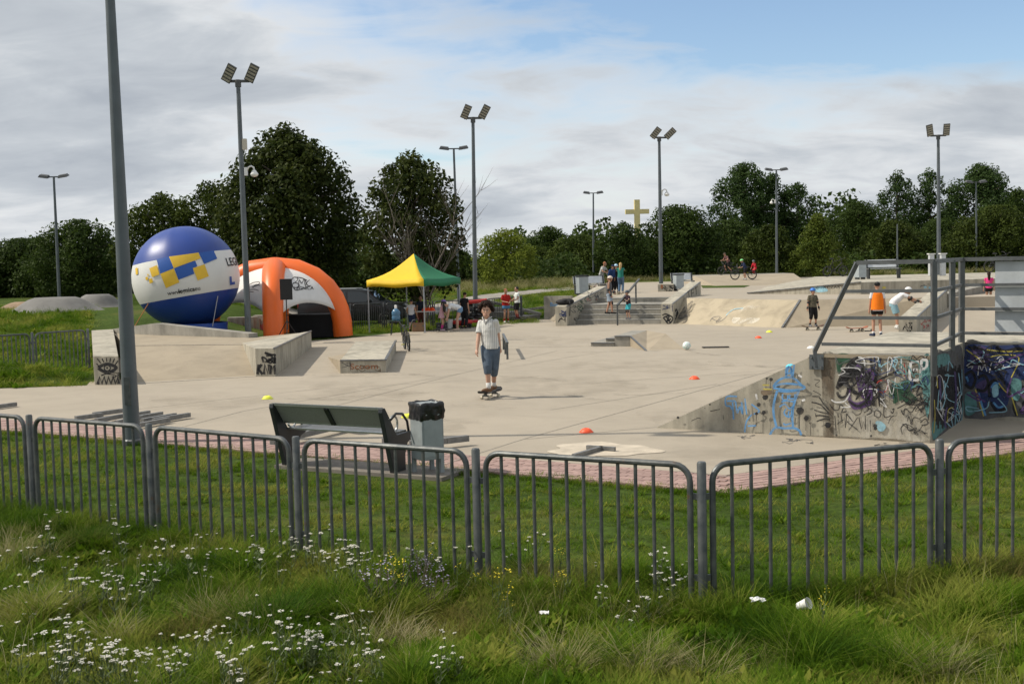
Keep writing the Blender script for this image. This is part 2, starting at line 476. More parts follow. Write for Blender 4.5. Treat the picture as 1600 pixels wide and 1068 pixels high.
# ---- the ground sheet
def axis(a):
    out = [a[0][0]]
    for lo, hi, st in a:
        n = max(1, round((hi - lo) / st)); out += [lo + (hi - lo) * (i + 1) / n for i in range(n)]
    return out
gx = axis([(-700, -100, 60), (-100, -30, 5), (-30, 14, 0.5), (14, 40, 2), (40, 100, 6), (100, 700, 60)])
gy = axis([(-60, -10, 10), (-10, 2, 2), (2, 12, 0.5), (12, 24, 1), (24, 50, 0.5), (50, 90, 2), (90, 160, 10), (160, 1200, 100)])
g = MB()
nx = len(gx)
g.v = [Vector((x, y, hz(x, y))) for y in gy for x in gx]
g.f = [[j * nx + i, j * nx + i + 1, (j + 1) * nx + i + 1, (j + 1) * nx + i] for j in range(len(gy) - 1) for i in range(nx - 1)]
g.mi = [0] * len(g.f)
tag(g.build('ground', lawn_mat(), smooth=True, fix=False), 'green meadow with dry patches around the skate park', None, None, 'structure')

# ---- plaza slab
LDIR = Vector((-0.86, 0.51, 0)).normalized(); RDIR = Vector((0.893, 0.45, 0)).normalized()
P_IN = Vector((2.38, 12.72, 0)); P_OUT = Vector((2.25, 11.80, 0))
pz = [P_IN + LDIR * 20, P_IN, P_IN + RDIR * 34, Vector((34, 44, 0)), Vector((3, 49.5, 0)), Vector((0.4, 48.2, 0)), Vector((-1.6, 43.6, 0)), Vector((-4.2, 41.4, 0)),
      Vector((-5.4, 39.3, 0)), Vector((-7.5, 37.3, 0)), Vector((-12.6, 36.2, 0)), Vector((-9.3, 24.72, 0)), Vector((-11.1, 24.5, 0)), Vector((-15.2, 24.25, 0))]
plaza = MB().prism(pz, -0.25, 0.0).build('plaza_floor', C_PLAZA)
tag(plaza, 'wide smooth beige concrete floor of the skate park', None, None, 'structure')
def joint(name, pix, w=0.018):
    pts = [G(*p) for p in pix]
    m = MB()
    for a, b in zip(pts, pts[1:]):
        d = (b - a).normalized(); n = Vector((-d.y, d.x, 0)) * (w / 2); u = Vector((0, 0, 0.004))
        m.quad(a + n + u, a - n + u, b - n + u, b + n + u)
    return m.build('expansion_joint', C_JOINT, plaza)
for pix in ([(640, 742), (820, 685), (1209, 578), (1290, 555)], [(820, 686), (1026, 667)], [(250, 676), (380, 642), (641, 597), (720, 583)],
            [(790, 575), (900, 556), (1080, 532)], [(500, 640), (700, 588), (870, 548)], [(205, 640), (500, 607)], [(860, 640), (1500, 600)][:1] + [(1120, 600)],
            [(930, 598), (1210, 578)], [(560, 604), (830, 589)], [(1060, 735), (1139, 745)]):
    joint('j', pix)
# sandy dried puddle on the slab
pud = MB(); ring_ = []
for i in range(40):
    t = 2 * PI * i / 40; rr = 1 + 0.13 * math.sin(3 * t + 1) + 0.09 * math.sin(7 * t)
    ring_.append((940 + 84 * rr * math.cos(t), 702 + 11 * rr * math.sin(t)))
pud.quad(*[G(x, y, 0.006) for x, y in ring_])
pud.build('dried_puddle', mat('pale_sand_stain', (0.47, 0.41, 0.325), 0.95, 0, 0.22, 3.5, 0.3, 30), plaza)

# ---- pink block paving along the edge
pave = MB()
A, B_, C_ = P_OUT + LDIR * 21, P_OUT, P_OUT + RDIR * 30
a2, b2, c2 = P_IN + LDIR * 20.5, P_IN, P_IN + RDIR * 30
dn = Vector((0, 0, -0.012))
pave.hexa([p + Vector((0, 0, -0.2)) for p in (A, B_, b2, a2)], [p + dn for p in (A, B_, b2, a2)])
pave.hexa([p + Vector((0, 0, -0.2)) for p in (B_, C_, c2, b2)], [p + dn for p in (B_, C_, c2, b2)])
paving = pave.build('pavement', mat('paving_sand', (0.24, 0.16, 0.135), 0.95, 0, 0.2, 12))
tag(paving, 'strip of pink block paving between plaza and lawn', None, None, 'structure')
PINK = [mat('pink_paver_%d' % i, c, 0.9, 0, 0.12, 14, 0.3, 60) for i, c in enumerate([(0.32, 0.215, 0.19), (0.355, 0.24, 0.21), (0.285, 0.19, 0.168)])]
brick_mesh = []
for k in range(3):
    mb = MB(); mb.box((0, 0, -0.03), (0.193, 0.093, 0.06))
    o = mb.build('brick', PINK[k], bevel=0.004); brick_mesh.append(o.data); bpy.data.objects.remove(o)
bricks = []
wid = (P_IN - P_OUT)
for d, L in ((LDIR, 20.0), (RDIR, 12.0)):
    nrm = Vector((-d.y, d.x, 0)); 
    if nrm.dot(wid) < 0: nrm = -nrm
    w = wid.dot(nrm)
    along0 = wid.dot(d) / w                       # mitre
    rows = int(w / 0.1)
    for r in range(rows):
        t = (r + 0.5) * (w / rows)
        s0 = along0 * t; s = s0 + (0.1 if r % 2 else 0.2)
        while s < L:
            bricks.append((P_OUT + d * s + nrm * t, math.atan2(d.y, d.x)))
            s += 0.2
rb = random.Random(3)
seen = sorted(bricks, key=lambda q: (q[0] - Vector((1.5, 0, 0))).length)
for i, (p, a) in enumerate(seen[:300]):
    o = bpy.data.objects.new('brick', brick_mesh[rb.randrange(3)]); COL.objects.link(o); o.parent = paving
    o.location = p + Vector((0, 0, rb.uniform(-0.003, 0.003))); o.rotation_euler = (rb.uniform(-.008, .008), rb.uniform(-.008, .008), a)
rest = MB()
for p, a in seen[300:]:
    rest.cur = rb.randrange(3)
    rest.box(p + Vector((0, 0, -0.03 + rb.uniform(-.003, .003))), (0.193, 0.093, 0.06), Matrix.Rotation(a, 3, 'Z'))
tag(rest.build('brick_field', PINK, paving), None, None, None, 'stuff')

# ---- paths and humps of asphalt behind
def ribbon(name, pts, w, m, label, z=0.02, n=40):
    pts = [Vector(p) for p in pts]; mb = MB(); L = []; 
    for i in range(n + 1):
        t = i / n * (len(pts) - 1); k = min(int(t), len(pts) - 2); u = t - k
        p0, p1, p2, p3 = pts[max(k - 1, 0)], pts[k], pts[k + 1], pts[min(k + 2, len(pts) - 1)]
        L.append(0.5 * ((2 * p1) + (p2 - p0) * u + (2 * p0 - 5 * p1 + 4 * p2 - p3) * u * u + (3 * p1 - p0 - 3 * p2 + p3) * u ** 3))
    for i, p in enumerate(L):
        d = (L[min(i + 1, n)] - L[max(i - 1, 0)]).normalized(); q = Vector((-d.y, d.x, 0)) * (w / 2)
        for s in (-1, -0.33, 0.33, 1):
            c = p + q * s; mb.v.append(Vector((c.x, c.y, hz(c.x, c.y) + z + p.z)))
    mb.f = [[i * 4 + k, (i + 1) * 4 + k, (i + 1) * 4 + k + 1, i * 4 + k + 1] for i in range(n) for k in range(3)]
    mb.mi = [0] * len(mb.f)
    return tag(mb.build(name, m, smooth=True), label, None, None, 'structure')
ribbon('path', [(-16, 52, 0), (-9, 53.5, 0), (-5.2, 55, 0), (-3, 60, 0), (-0.8, 66, 0), (4, 71, 0), (12, 76, 0), (26, 80, 0)], 2.4, PATHM, 'pale dusty path winding across the grass behind the gazebo')
ribbon('path', [(-7.6, 50.5, 0), (-5.6, 52, 0), (-4.0, 55, 0), (-2.2, 60, 0.0)], 1.8, ASPH, 'short grey asphalt path beside the tree trunks', 0.035)
def mound(name, c, lx, ly, h, m, rz, label, flat=0.35):
    mb = MB(); n, k = 36, 8
    for j in range(k + 1):
        t = j / k; rr = 1 - t * (1 - flat * 0.0)
        for i in range(n):
            a = 2 * PI * i / n
            r = 1 - t
            zz = h * smooth(0, 1 - flat, t)
            q = Matrix.Rotation(rz, 3, 'Z') @ Vector((lx * r * math.cos(a) * (1 + 0.06 * math.sin(3 * a)), ly * r * math.sin(a), 0))
            x, y = c[0] + q.x, c[1] + q.y
            mb.v.append(Vector((x, y, hz(x, y) - 0.05 + zz)))
    mb.f = [[j * n + i, j * n + (i + 1) % n, (j + 1) * n + (i + 1) % n, (j + 1) * n + i] for j in range(k) for i in range(n)]
    mb.mi = [0] * len(mb.f)
    return tag(mb.build(name, m, smooth=True), label, 'ramp')
h1 = D(86, 485, 46.5)
mound('pump_track_hump', (h1.x, 46.5), 2.1, 1.6, 0.62, ASPH, 0.1, 'long smooth grey asphalt pump track hump behind the far railing')
h2 = D(152, 480, 50.5)
mound('pump_track_hump', (h2.x, 50.5), 1.3, 1.2, 0.62, ASPH, 0, 'smaller asphalt pump track hump nearer to the balloon')
h3 = D(38, 486, 48.5)
mound('earth_heap', (h3.x, 48.5), 1.6, 1.0, 0.42, EARTH, 0, 'low heap of bare brown earth beside the asphalt hump', 0.2)
h4 = D(212, 478, 53)
tag(mound('earth_heap', (h4.x, 53), 1.5, 1.3, 0.55, lawn_mat(), 0, 'small grassy hump between asphalt hump and balloon', 0.2), None, 'mound')
# ------------------------------------------------------------------ concrete obstacles
V3 = Vector
def up(p, z): return V3((p[0], p[1], z))
def edge_bar(parent, a, b, w=0.05, h=0.05):
    """steel coping let into an edge, 3 mm proud"""
    return MB().bar(a, b, w, h).build('coping', C_EDGE, parent)

# --- bank with two side ledges, behind the near pole
ramp1 = thing('ledge_ramp', G(290, 592), 'beige concrete bank between two low ledges, scribbled face beside the near pole', 'skate ramp')
zP = 0.5
L1, L2 = G(148, 601), G(187, 601)
L3, L4 = G(143, 516, 0.63), G(177, 514, 0.63)
M1, M2 = G(400, 588), G(430, 588)
M3 = G(487, 542)
bk0, bk1 = G(196, 540, zP), G(379, 537, zP + 0.02)
MB().hexa([up(p, -0.1) for p in (L1, L2, L4, L3)], [up(p, 0.63) for p in (L1, L2, L4, L3)]).build('ledge', C_WALL, ramp1, bevel=0.012)
BANK1 = MB().quad(up(L2, -0.05), up(M1, -0.05), up(bk1, zP), up(bk0, zP))
MB().hexa([up(p, -0.1) for p in (L2, M1, bk1, bk0)], [up(L2, -0.05), up(M1, -0.05), up(bk1, zP), up(bk0, zP)]).build('bank', C_RAMP, ramp1)
MB().bar(up(bk0, zP + 0.002), up(bk1, zP + 0.002), 0.06, 0.016).build('bank_crease', C_JOINT, ramp1)
MB().bar(up(L2, 0.003), up(M1, 0.003), 0.03, 0.008).build('bank_joint', C_JOINT, ramp1)
W0, W1 = up(L4, 0), G(388, 521, 0.62)
wl = V3((-13.0, 36.6, 0))
q0 = G(240, 505, 0.86)
MB().hexa([up(p, -0.1) for p in (bk0, bk1, up(M3, 0), up(W1, 0), up(q0, 0), up(L4, 0))], [up(bk0, zP), up(bk1, zP), up(M3, 0.47), up(W1, zP), up(q0, zP), up(L4, zP)]).build('platform', C_RAMP, ramp1)
MB().hexa([up(p, -0.1) for p in (M1, M2, M3, bk1)], [up(M1, 0.645), up(M2, 0.645), up(M3, 0.50), up(bk1, 0.545)]).build('ledge', C_WALL, ramp1, bevel=0.01)
edge_bar(ramp1, up(M2, 0.640), up(M3, 0.497), 0.05, 0.03)
def wall_strip(parent, pts, w, name='parapet', m=C_GREY):
    mb = MB()
    for (a, za), (b, zb) in zip(pts, pts[1:]):
        d = (V3((b.x - a.x, b.y - a.y, 0))).normalized(); n = V3((-d.y, d.x, 0)) * w
        mb.hexa([up(a, -0.1), up(b, -0.1), up(b + n, -0.1), up(a + n, -0.1)], [up(a, za), up(b, zb), up(b + n, zb), up(a + n, za)])
    return mb.build(name, m, parent)
wall_strip(ramp1, [(L4 + V3((0.0, 0, 0)), 0.64), (q0, 0.86)], 0.34)
wall_strip(ramp1, [(q0, 0.86), (W1, 0.62)], 0.34)

# --- low kicker box with lettering
K1, K2, K3, K0 = G(532, 583), G(603, 581.5), G(619, 548), G(511, 556)
kick = thing('kicker_box', (K1 + K3) / 2, 'low concrete kicker box with orange lettering on its end', 'skate ramp')
k1t, k2t, k3t = up(K1, 0.30), up(K2, 0.29), up(K3, 0.30)
kb = K3 + (K1 - K2) * 1.1
kback = K0 + V3((0.55, 1.6, 0))
MB().hexa([up(K1, -0.05), up(K2, -0.05), up(K3, -0.05), up(kb, -0.05)], [k1t, k2t, k3t, up(kb, 0.30)]).build('body', C_WALL, kick, bevel=0.008)
MB().hexa([up(K1, -0.06), up(kb, -0.06), up(kback, -0.06), up(K0, -0.06)], [up(K1, 0.298), up(kb, 0.298), up(kback, -0.02), up(K0, -0.02)]).build('bank', C_RAMP, kick)
edge_bar(kick, up(K2, 0.288), up(K3, 0.298), 0.06, 0.03); edge_bar(kick, up(K1, 0.298), up(K2, 0.288), 0.06, 0.03)

# --- little stepped funbox in the middle
fb = thing('stepped_funbox', G(985, 541), 'small stepped concrete funbox with a bank on one side', 'skate ramp')
fe = (G(985, 541) - G(927, 541)).normalized(); fn = V3((-fe.y, fe.x, 0))
p0 = G(985, 541); 
def fbox(s0, s1, t0, t1, h, name='step'):
    q = [p0 + fe * s0 + fn * t0, p0 + fe * s1 + fn * t0, p0 + fe * s1 + fn * t1, p0 + fe * s0 + fn * t1]
    MB().hexa([up(a, -0.05) for a in q], [up(a, h) for a in q]).build(name, C_GREY, fb, bevel=0.006)
    edge_bar(fb, up(q[0], h - 0.01), up(q[1], h - 0.01), 0.05, 0.028)
fbox(-1.15, -0.46, 0.0, 2.0, 0.11); fbox(-0.78, -0.46 + 0.0, 0.3, 2.2, 0.21); fbox(-0.455, 0.0, 0.0, 2.4, 0.30, 'platform')
ff = [G(1010, 548), G(1072, 546)]
b0, b1 = p0, p0 + fn * 2.4
pk = G(1040, 521, 0.30)
MB().hexa([up(b0, -0.05), up(ff[0], -0.05), up(ff[1], -0.05), up(pk, -0.05), up(b1, -0.05)], [up(b0, 0.298), up(ff[0], -0.03), up(ff[1], -0.03), up(pk, 0.298), up(b1, 0.298)]).build('bank', C_RAMP, fb)
edge_bar(fb, up(b0, 0.292), up(ff[0], 0.0), 0.05, 0.03)

# --- flat rail on three short posts
r0, r1 = G(793, 561), G(787, 546)
rail = thing('flat_rail', (r0 + r1) / 2, 'low steel flat rail on three short posts', 'grind rail')
for t in (0.0, 0.5, 1.0):
    p = lerp(r0, r1, t); MB().box(p + V3((0, 0, 0.2)), (0.055, 0.055, 0.4)).build('post', STEEL, rail)
MB().bar(up(lerp(r0, r1, -0.06), 0.425), up(lerp(r0, r1, 1.06), 0.425), 0.06, 0.05).build('rail', STEEL, rail)

# --- stairs with two sloping ledges
ZD = 0.9
S0 = G(886, 509); S1 = G(1033, 506)
ex = V3((0.933, -0.36, 0)); ey = V3((0.36, 0.933, 0)); SW = (S1 - S0).dot(ex); T1 = (S1 - S0).dot(ey)      # the right ledge starts T1 further back
stairs = thing('staircase', (S0 + S1) / 2, 'wide concrete steps with steel edges between two tagged ledges', 'stairs')
nR = 5; rz_ = ZD / nR; tr = 0.36
def SQ(s, t, z=0.0):
    p = S0 + ex * s + ey * t; return V3((p.x, p.y, z))
deps = [T1 + 0.05 + tr * i for i in range(4)] + [T1 + 3.0]
for k in range(nR):
    d0 = deps[k]; d1 = deps[k + 1] + 0.02 if k < nR - 1 else T1 + 3.5
    q = [SQ(0, d0), SQ(SW, d0), SQ(SW, d1), SQ(0, d1)]
    MB().hexa([up(a, -0.05 if k == 0 else rz_ * k - 0.03) for a in q], [up(a, rz_ * (k + 1)) for a in q]).build('step', C_GREY, stairs)
    MB().bar(up(SQ(0, d0 + 0.005), rz_ * (k + 1) - 0.008), up(SQ(SW, d0 + 0.005), rz_ * (k + 1) - 0.008), 0.03, 0.022).build('nosing', mat('pale_step_edge', (0.42, 0.42, 0.40), 0.6, 0.2, 0.2, 9), stairs)
# base under the landing
def hubba(name, s0, s1, t0, t1, z0, z1, label):
    o = thing(name, SQ((s0 + s1) / 2, t0), label, 'ledge')
    q = [SQ(s0, t0), SQ(s1, t0), SQ(s1, t1), SQ(s0, t1)]
    MB().hexa([up(a, -0.05) for a in q], [up(q[0], z0), up(q[1], z0), up(q[2], z1), up(q[3], z1)]).build('ledge_body', C_WALL, o, bevel=0.01)
    edge_bar(o, up(SQ(s1 - 0.022, t0), z0 - 0.012), up(SQ(s1 - 0.022, t1), z1 - 0.012), 0.05, 0.03)
    return o
hubL = hubba('stair_ledge', -0.46, 0.0, 0.0, 5.6, 0.74, 1.36, 'tagged sloping concrete ledge with a black bag on its low end')
hubR = hubba('stair_ledge', SW, SW + 0.46, T1, T1 + 5.2, 0.76, 1.46, 'sloping concrete ledge between the steps and the pale bank')
# handrail
hr = thing('handrail', G(965, 508), 'steel handrail running up the middle of the steps', 'handrail')
ha = G(965, 508); sa = (ha - S0).dot(ex); 
sb_ = (ha - S0).dot(ey); h_top = up(SQ(sa, sb_), 0.78); h_end = up(SQ(sa, sb_ + 3.3), 1.66)
MB().bar(up(SQ(sa, sb_), 0), h_top, 0.06, 0.06).build('post', STEEL, hr)
MB().bar(h_top + V3((0, 0, -0.03)), h_end, 0.065, 0.065).build('rail', STEEL, hr)
MB().bar(up(SQ(sa, sb_ + 2.75), 0.7), up(SQ(sa, sb_ + 2.75), 1.52), 0.06, 0.06).build('post', STEEL, hr)

# --- upper deck behind the stairs with its banks
deck = thing('upper_deck', G(1250, 510), 'raised concrete deck with pale bank and scrawled bank facing the plaza', 'skate ramp')
foot = [up(SQ(SW + 0.46, T1 + 0.1), 0), G(1222, 512), G(1440, 507)]
top = [up(SQ(SW + 0.46, T1 + 2.0), 0), up(G(1250, 468.5, ZD), 0), up(G(1440, 465, ZD), 0)]
MB().hexa([up(foot[0], -0.06), up(foot[1], -0.06), up(top[1], -0.06), up(top[0], -0.06)], [up(foot[0], -0.03), up(foot[1], -0.03), up(top[1], ZD - .002), up(top[0], ZD - .002)]).build('bank', concrete_mat('scuffed_bank', (0.43, 0.365, 0.26), stain=0.36, big=0.15), deck)
MB().hexa([up(foot[1], -0.07), up(foot[2], -0.07), up(top[2], -0.07), up(top[1], -0.07)], [up(foot[1], -0.03), up(foot[2], -0.03), up(top[2], ZD - .002), up(top[1], ZD - .002)]).build('bank', C_RAMP, deck)
edge_bar(deck, up(foot[1], 0.01), up(top[1], ZD), 0.07, 0.03)
wq = [G(1168, 459, ZD), G(1345, 459.5, ZD), G(1600, 452, ZD)]
dk = [top[0], top[1], top[2], V3((24, 38, 0)), V3((40, 44, 0)), V3((42, 80, 0)), V3((5, 80, 0)), up(SQ(-0.2, 9), 0), up(SQ(-0.2, T1 + 3.45), 0), up(SQ(SW + 0.3, T1 + 3.45), 0)]
MB().prism(dk, -0.1, ZD).build('deck_slab', C_PLAZA, deck)
# upper wall with lettering
ZU = 1.36
uw = [(wq[0], ZD + 0.03), (wq[1], ZU), (wq[2], ZU), (V3((36, 50, 0)), ZU), (V3((38, 58, 0)), ZU), (V3((15.5, 58, 0)), ZU), (D(1200, 450, 50.5), ZD + 0.22)]
uppr = thing('upper_platform', wq[1], 'second raised platform behind the deck with faded lettering on its wall', 'skate ramp')
MB().hexa([up(p, ZD - 0.05) for p, z in uw], [up(p, z) for p, z in uw]).build('platform', C_WALL, uppr)
MB().bar(up(wq[0], ZD + 0.04), up(wq[1], ZU + 0.012), 0.1, 0.04).build('coping', C_EDGE, uppr)
# bank hump at the very back of the deck
hb = thing('back_bank', G(1170, 446, ZD), 'low beige bank at the back of the deck where bikers gather', 'skate ramp')
yb = 70
a0, a1, a2_, a3 = G(1120, 447, ZD), G(1268, 445, ZD), D(1240, 427.5, yb), D(1085, 430, yb)
zt = (a2_.z + a3.z) / 2
MB().hexa([up(a0, ZD - .05), up(a1, ZD - .05), up(V3((a2_.x + 0.8, yb + 3, 0)), ZD - .05), up(V3((a3.x - 0.5, yb + 3, 0)), ZD - 0.05)],
          [up(a0, ZD - 0.02), up(a1, ZD - 0.02), V3((a2_.x, yb, zt)), V3((a3.x, yb, zt))]).build('bank', C_RAMP, hb)
MB().hexa([up(V3((a3.x, yb, 0)), ZD), up(V3((a2_.x, yb, 0)), ZD), up(V3((a2_.x, yb + 2.6, 0)), ZD), up(V3((a3.x, yb + 2.6, 0)), ZD)],
          [V3((a3.x, yb, zt)), V3((a2_.x, yb, zt)), V3((a2_.x, yb + 2.5, zt)), V3((a3.x, yb + 2.5, zt))]).build('platform', C_GREY, hb)
# grass strip on the deck and kerb
gs = MB(); gp = [G(1098, 450, ZD), G(1163, 449, ZD), G(1172, 446, ZD), G(1095, 446, ZD)]
gs.quad(*[up(p, ZD + 0.012) for p in gp])
tag(gs.build('grass_strip', lawn_mat()), 'narrow strip of lawn let into the deck before the back bank', None, None, 'structure')
# small wall with tags right of the group of friends, low kerb walls on the deck
lw = thing('low_wall', G(1040, 455, ZD), 'low tagged concrete wall beside the tall floodlight on the deck', 'wall')
w0, w1 = G(1028, 455.5, ZD), G(1053, 455, ZD)
wd = (w1 - w0).normalized(); wn_ = V3((-wd.y, wd.x, 0))
MB().hexa([up(p, ZD - .02) for p in (w0, w1, w1 + wn_ * 2.6, w0 + wn_ * 2.6)], [up(p, ZD + 0.34) for p in (w0, w1, w1 + wn_ * 2.6 , w0 + wn_ * 2.6)]).build('wall_body', C_WALL, lw)
# timber/concrete steps on the slope left of the ledge
st2 = thing('side_steps', G(840, 478), 'short dark flight of steps beside the ledge with the bag', 'stairs')
sA = G(822, 500); se = (G(880, 492) - sA).normalized(); sn = V3((-se.y, se.x, 0))
for k in range(4):
    q = [sA + sn * (0.9 * k) + se * (0.35 * k), sA + sn * (0.9 * k) + se * (1.5 + 0.35 * k), sA + sn * (0.9 * k + 0.95) + se * (1.5 + 0.35 * k), sA + sn * (0.9 * k + 0.95) + se * (0.35 * k)]
    MB().hexa([up(a, -0.05) for a in q], [up(a, 0.16 * (k + 1)) for a in q]).build('step', mat('dark_weathered_step', (0.16, 0.15, 0.13), 0.9, 0, 0.3, 6), st2)
MB().bar(up(sA + se * 1.55, 0.18), up(sA + sn * 3.7 + se * 2.95, 0.82), 0.14, 0.12).build('stringer', C_GREY, st2)
MB().hexa([up(p, -0.1) for p in (G(856, 497), G(869, 505), SQ(-0.5, 5), SQ(-1.6, 5))], [up(G(856, 497), 0.0), up(G(869, 505), 0.0), up(SQ(-0.5, 5), 0.72), up(SQ(-1.6, 5), 0.72)]).build('side_bank', C_RAMP, st2)
sw_ = thing('retaining_wall', G(860, 480), 'low retaining wall with blue tag behind the short steps', 'wall')
ra, rb_ = D(850, 484, 48.5), D(893, 482, 48.0)
MB().hexa([up(ra, -.1), up(rb_, -.1), up(rb_ + V3((0.1, 0.3, 0)), -.1), up(ra + V3((0.1, 0.3, 0)), -.1)], [up(ra, 0.98), up(rb_, 0.98), up(rb_ + V3((0.1, 0.3, 0)), 0.98), up(ra + V3((0.1, 0.3, 0)), 0.98)]).build('wall_body', C_GREY, sw_)

# --- ledge on the right and the plaza bank behind it
E0, E1 = G(1404, 524), G(1432, 524)
ed = ((top[2] - E0)); ed = V3((ed.x * 0.9 + 0.6, ed.y, 0)).normalized()
led = thing('long_ledge', (E0 + E1) / 2, 'long concrete ledge rising to the deck, leaned on by a helmeted youth', 'ledge')
LL = 6.2
MB().hexa([up(E0, -.05), up(E1, -.05), up(E1 + ed * LL, -.05), up(E0 + ed * LL, -.05)], [up(E0, 0.52), up(E1, 0.52), up(E1 + ed * LL, 1.18), up(E0 + ed * LL, 1.18)]).build('ledge_body', C_WALL, led, bevel=0.01)
edge_bar(led, up(E1 - ed.cross(V3((0, 0, 1))) * 0.02, 0.51), up(E1 + ed * LL, 1.17), 0.05, 0.035)
pb = thing('right_bank', G(1500, 500), 'broad smooth concrete bank behind the railing platform', 'skate ramp')
e2 = E1 + ed * 0.6; e3 = E1 + ed * LL
MB().hexa([up(e2, -.08), up(e2 + V3((14, -2.5, 0)), -.08), up(e3 + V3((16, -1, 0)), -.08), up(e3, -.08)], [up(e2, -0.02), up(e2 + V3((14, -2.5, 0)), -0.02), up(e3 + V3((16, -1, 0)), 0.55), up(e3, 0.55)]).build('bank', C_PLAZA, pb)
wall_strip(pb, [(e3 + V3((0.02, -0.05, 0)), 1.02), (D(1545, 470, e3.y + 3.2), 1.2)], 0.4, 'parapet', C_GREY)

# --- the near platform with its sloping side wall
ZR = 1.02
wA, wB, wC = G(1025, 668), G(1453, 692), G(1506, 653)
wdir = (wB - wA).normalized()
nW = V3((wdir.y, -wdir.x, 0))                    # faces the camera
tB = PLN(1455, 556, wB, nW); tS = PLN(1276, 553, wB, nW)
ZR = (tB.z + tS.z) / 2
plat = thing('railing_platform', wB, 'graffiti covered concrete platform with a sloping side and steel railing', 'skate ramp')
back = V3((-nW.x, -nW.y, 0))
sS = (V3((tS.x, tS.y, 0)) - wA).dot(wdir)
LB = (wB - wA).length
def WQ(s, t, z): p = wA + wdir * s + back * t; return V3((p.x, p.y, z))
DP = 4.6
MB().hexa([WQ(0, 0, -.05), WQ(sS, 0, -.05), WQ(sS, DP, -.05), WQ(0, DP, -.05)], [WQ(0, 0, 0.0), WQ(sS, 0, ZR), WQ(sS, DP, ZR), WQ(0, DP, 0.0)]).build('bank', C_WALL, plat)
MB().hexa([WQ(sS, 0, -.05), up(wB, -.05), up(wC, -.05), WQ(LB + 8, (wC - wB).dot(back) - 0.3, -.05), WQ(LB + 8, DP + 1, -.05), WQ(sS, DP, -.05)],
          [WQ(sS, 0, ZR), up(wB, ZR), up(wC, ZR), WQ(LB + 8, (wC - wB).dot(back) - 0.3, ZR), WQ(LB + 8, DP + 1, ZR), WQ(sS, DP, ZR)]).build('platform_block', C_WALL, plat)
MB().hexa([WQ(sS - 0.12, -0.012, ZR - 0.045), up(wB + nW * 0.012, ZR - 0.045), up(wB + back * 0.1, ZR - .045), WQ(sS - 0.12, 0.1, ZR - .045)],
          [WQ(sS, -0.012, ZR + 0.004), up(wB + nW * 0.012, ZR + .004), up(wB + back * 0.1, ZR + .004), WQ(sS, 0.1, ZR + .004)]).build('coping', C_RAMP, plat)
# railing on it: posts, four rails, sloping end
rp = thing('platform_railing', wB, 'grey steel railing with sloping end around the near platform', 'railing')
def rl(p): return PLN(p[0], p[1], wB + back * 0.0 - nW * 0.0, nW)
eA = rl((1277, 572)); eB = rl((1274, 548)); eC = rl((1340, 411)); eD = rl((1460, 407.5)); 
zt_ = (eC.z + eD.z) / 2; eC.z = zt_; eD.z = zt_
off = nW * 0.03
sq = dict(n=4, square=True)
MB().tube([eA + off, eB + off, eC + off], 0.038, **sq).build('end_post', STEEL2, rp)
MB().box((eA + off * 1.2) + V3((0, 0, 0.06)), (0.19, 0.02, 0.2), Matrix.Rotation(math.atan2(wdir.y, wdir.x), 3, 'Z')).build('base_plate', STEELP, rp)
for dx in (-0.065, 0.065):
    for dz in (-0.005, 0.125):
        c = eA + off * 1.7 + wdir * dx + V3((0, 0, dz)); MB().cone(c, c + nW * 0.018, 0.016, 0.014, 6).build('bolt', C_EDGE, rp)
corner = up(eD, 0) 
MB().bar(up(eD, ZR - 0.25) + off, eD + off, 0.065, 0.065).build('post', STEEL2, rp)
MB().bar(eC + off, eD + off, 0.055, 0.055).build('top_rail', STEEL2, rp)
pxB = [(1500, 407), (1581, 405)]
side_dir = (wC - wB).normalized()
R2 = up(wC, 0) + V3((-0.05, -0.03, 0)); R2t = up(R2, zt_)
R3 = WQ(LB + 5.2, (wC - wB).dot(back) - 0.2, 0); R3t = up(R3, zt_)
MB().bar(eD + off, R2t, 0.055, 0.055).build('top_rail', STEEL2, rp)
MB().bar(R2t, R3t, 0.055, 0.055).build('top_rail', STEEL2, rp)
for zf in (0.30, 0.56, 0.80):
    pass
rows = [(1319, 455), (1300, 496), (1285, 537)]
zs = []
for i, (px, py) in enumerate(rows):
    q = rl((px, py)); zs.append(q.z)
    e = up(eD, q.z)
    MB().bar(q + off, e + off, 0.04, 0.042).build('rail', STEEL2, rp)
    MB().bar(e + off, up(R2, q.z), 0.04, 0.042).build('rail', STEEL2, rp)
    MB().bar(up(R2, q.z), up(R3, q.z), 0.04, 0.042).build('rail', STEEL2, rp)
for P_ in (R2, lerp(R2, R3, 0.42), lerp(R2, R3, 0.95)):
    MB().bar(up(P_, ZR - 0.2), up(P_, zt_), 0.07, 0.07).build('post', STEEL2, rp)
mid = lerp(up(eD, 0), R2, 0.62)
MB().bar(up(mid, ZR - 0.05), up(mid, zt_), 0.065, 0.065).build('post', STEEL2, rp)
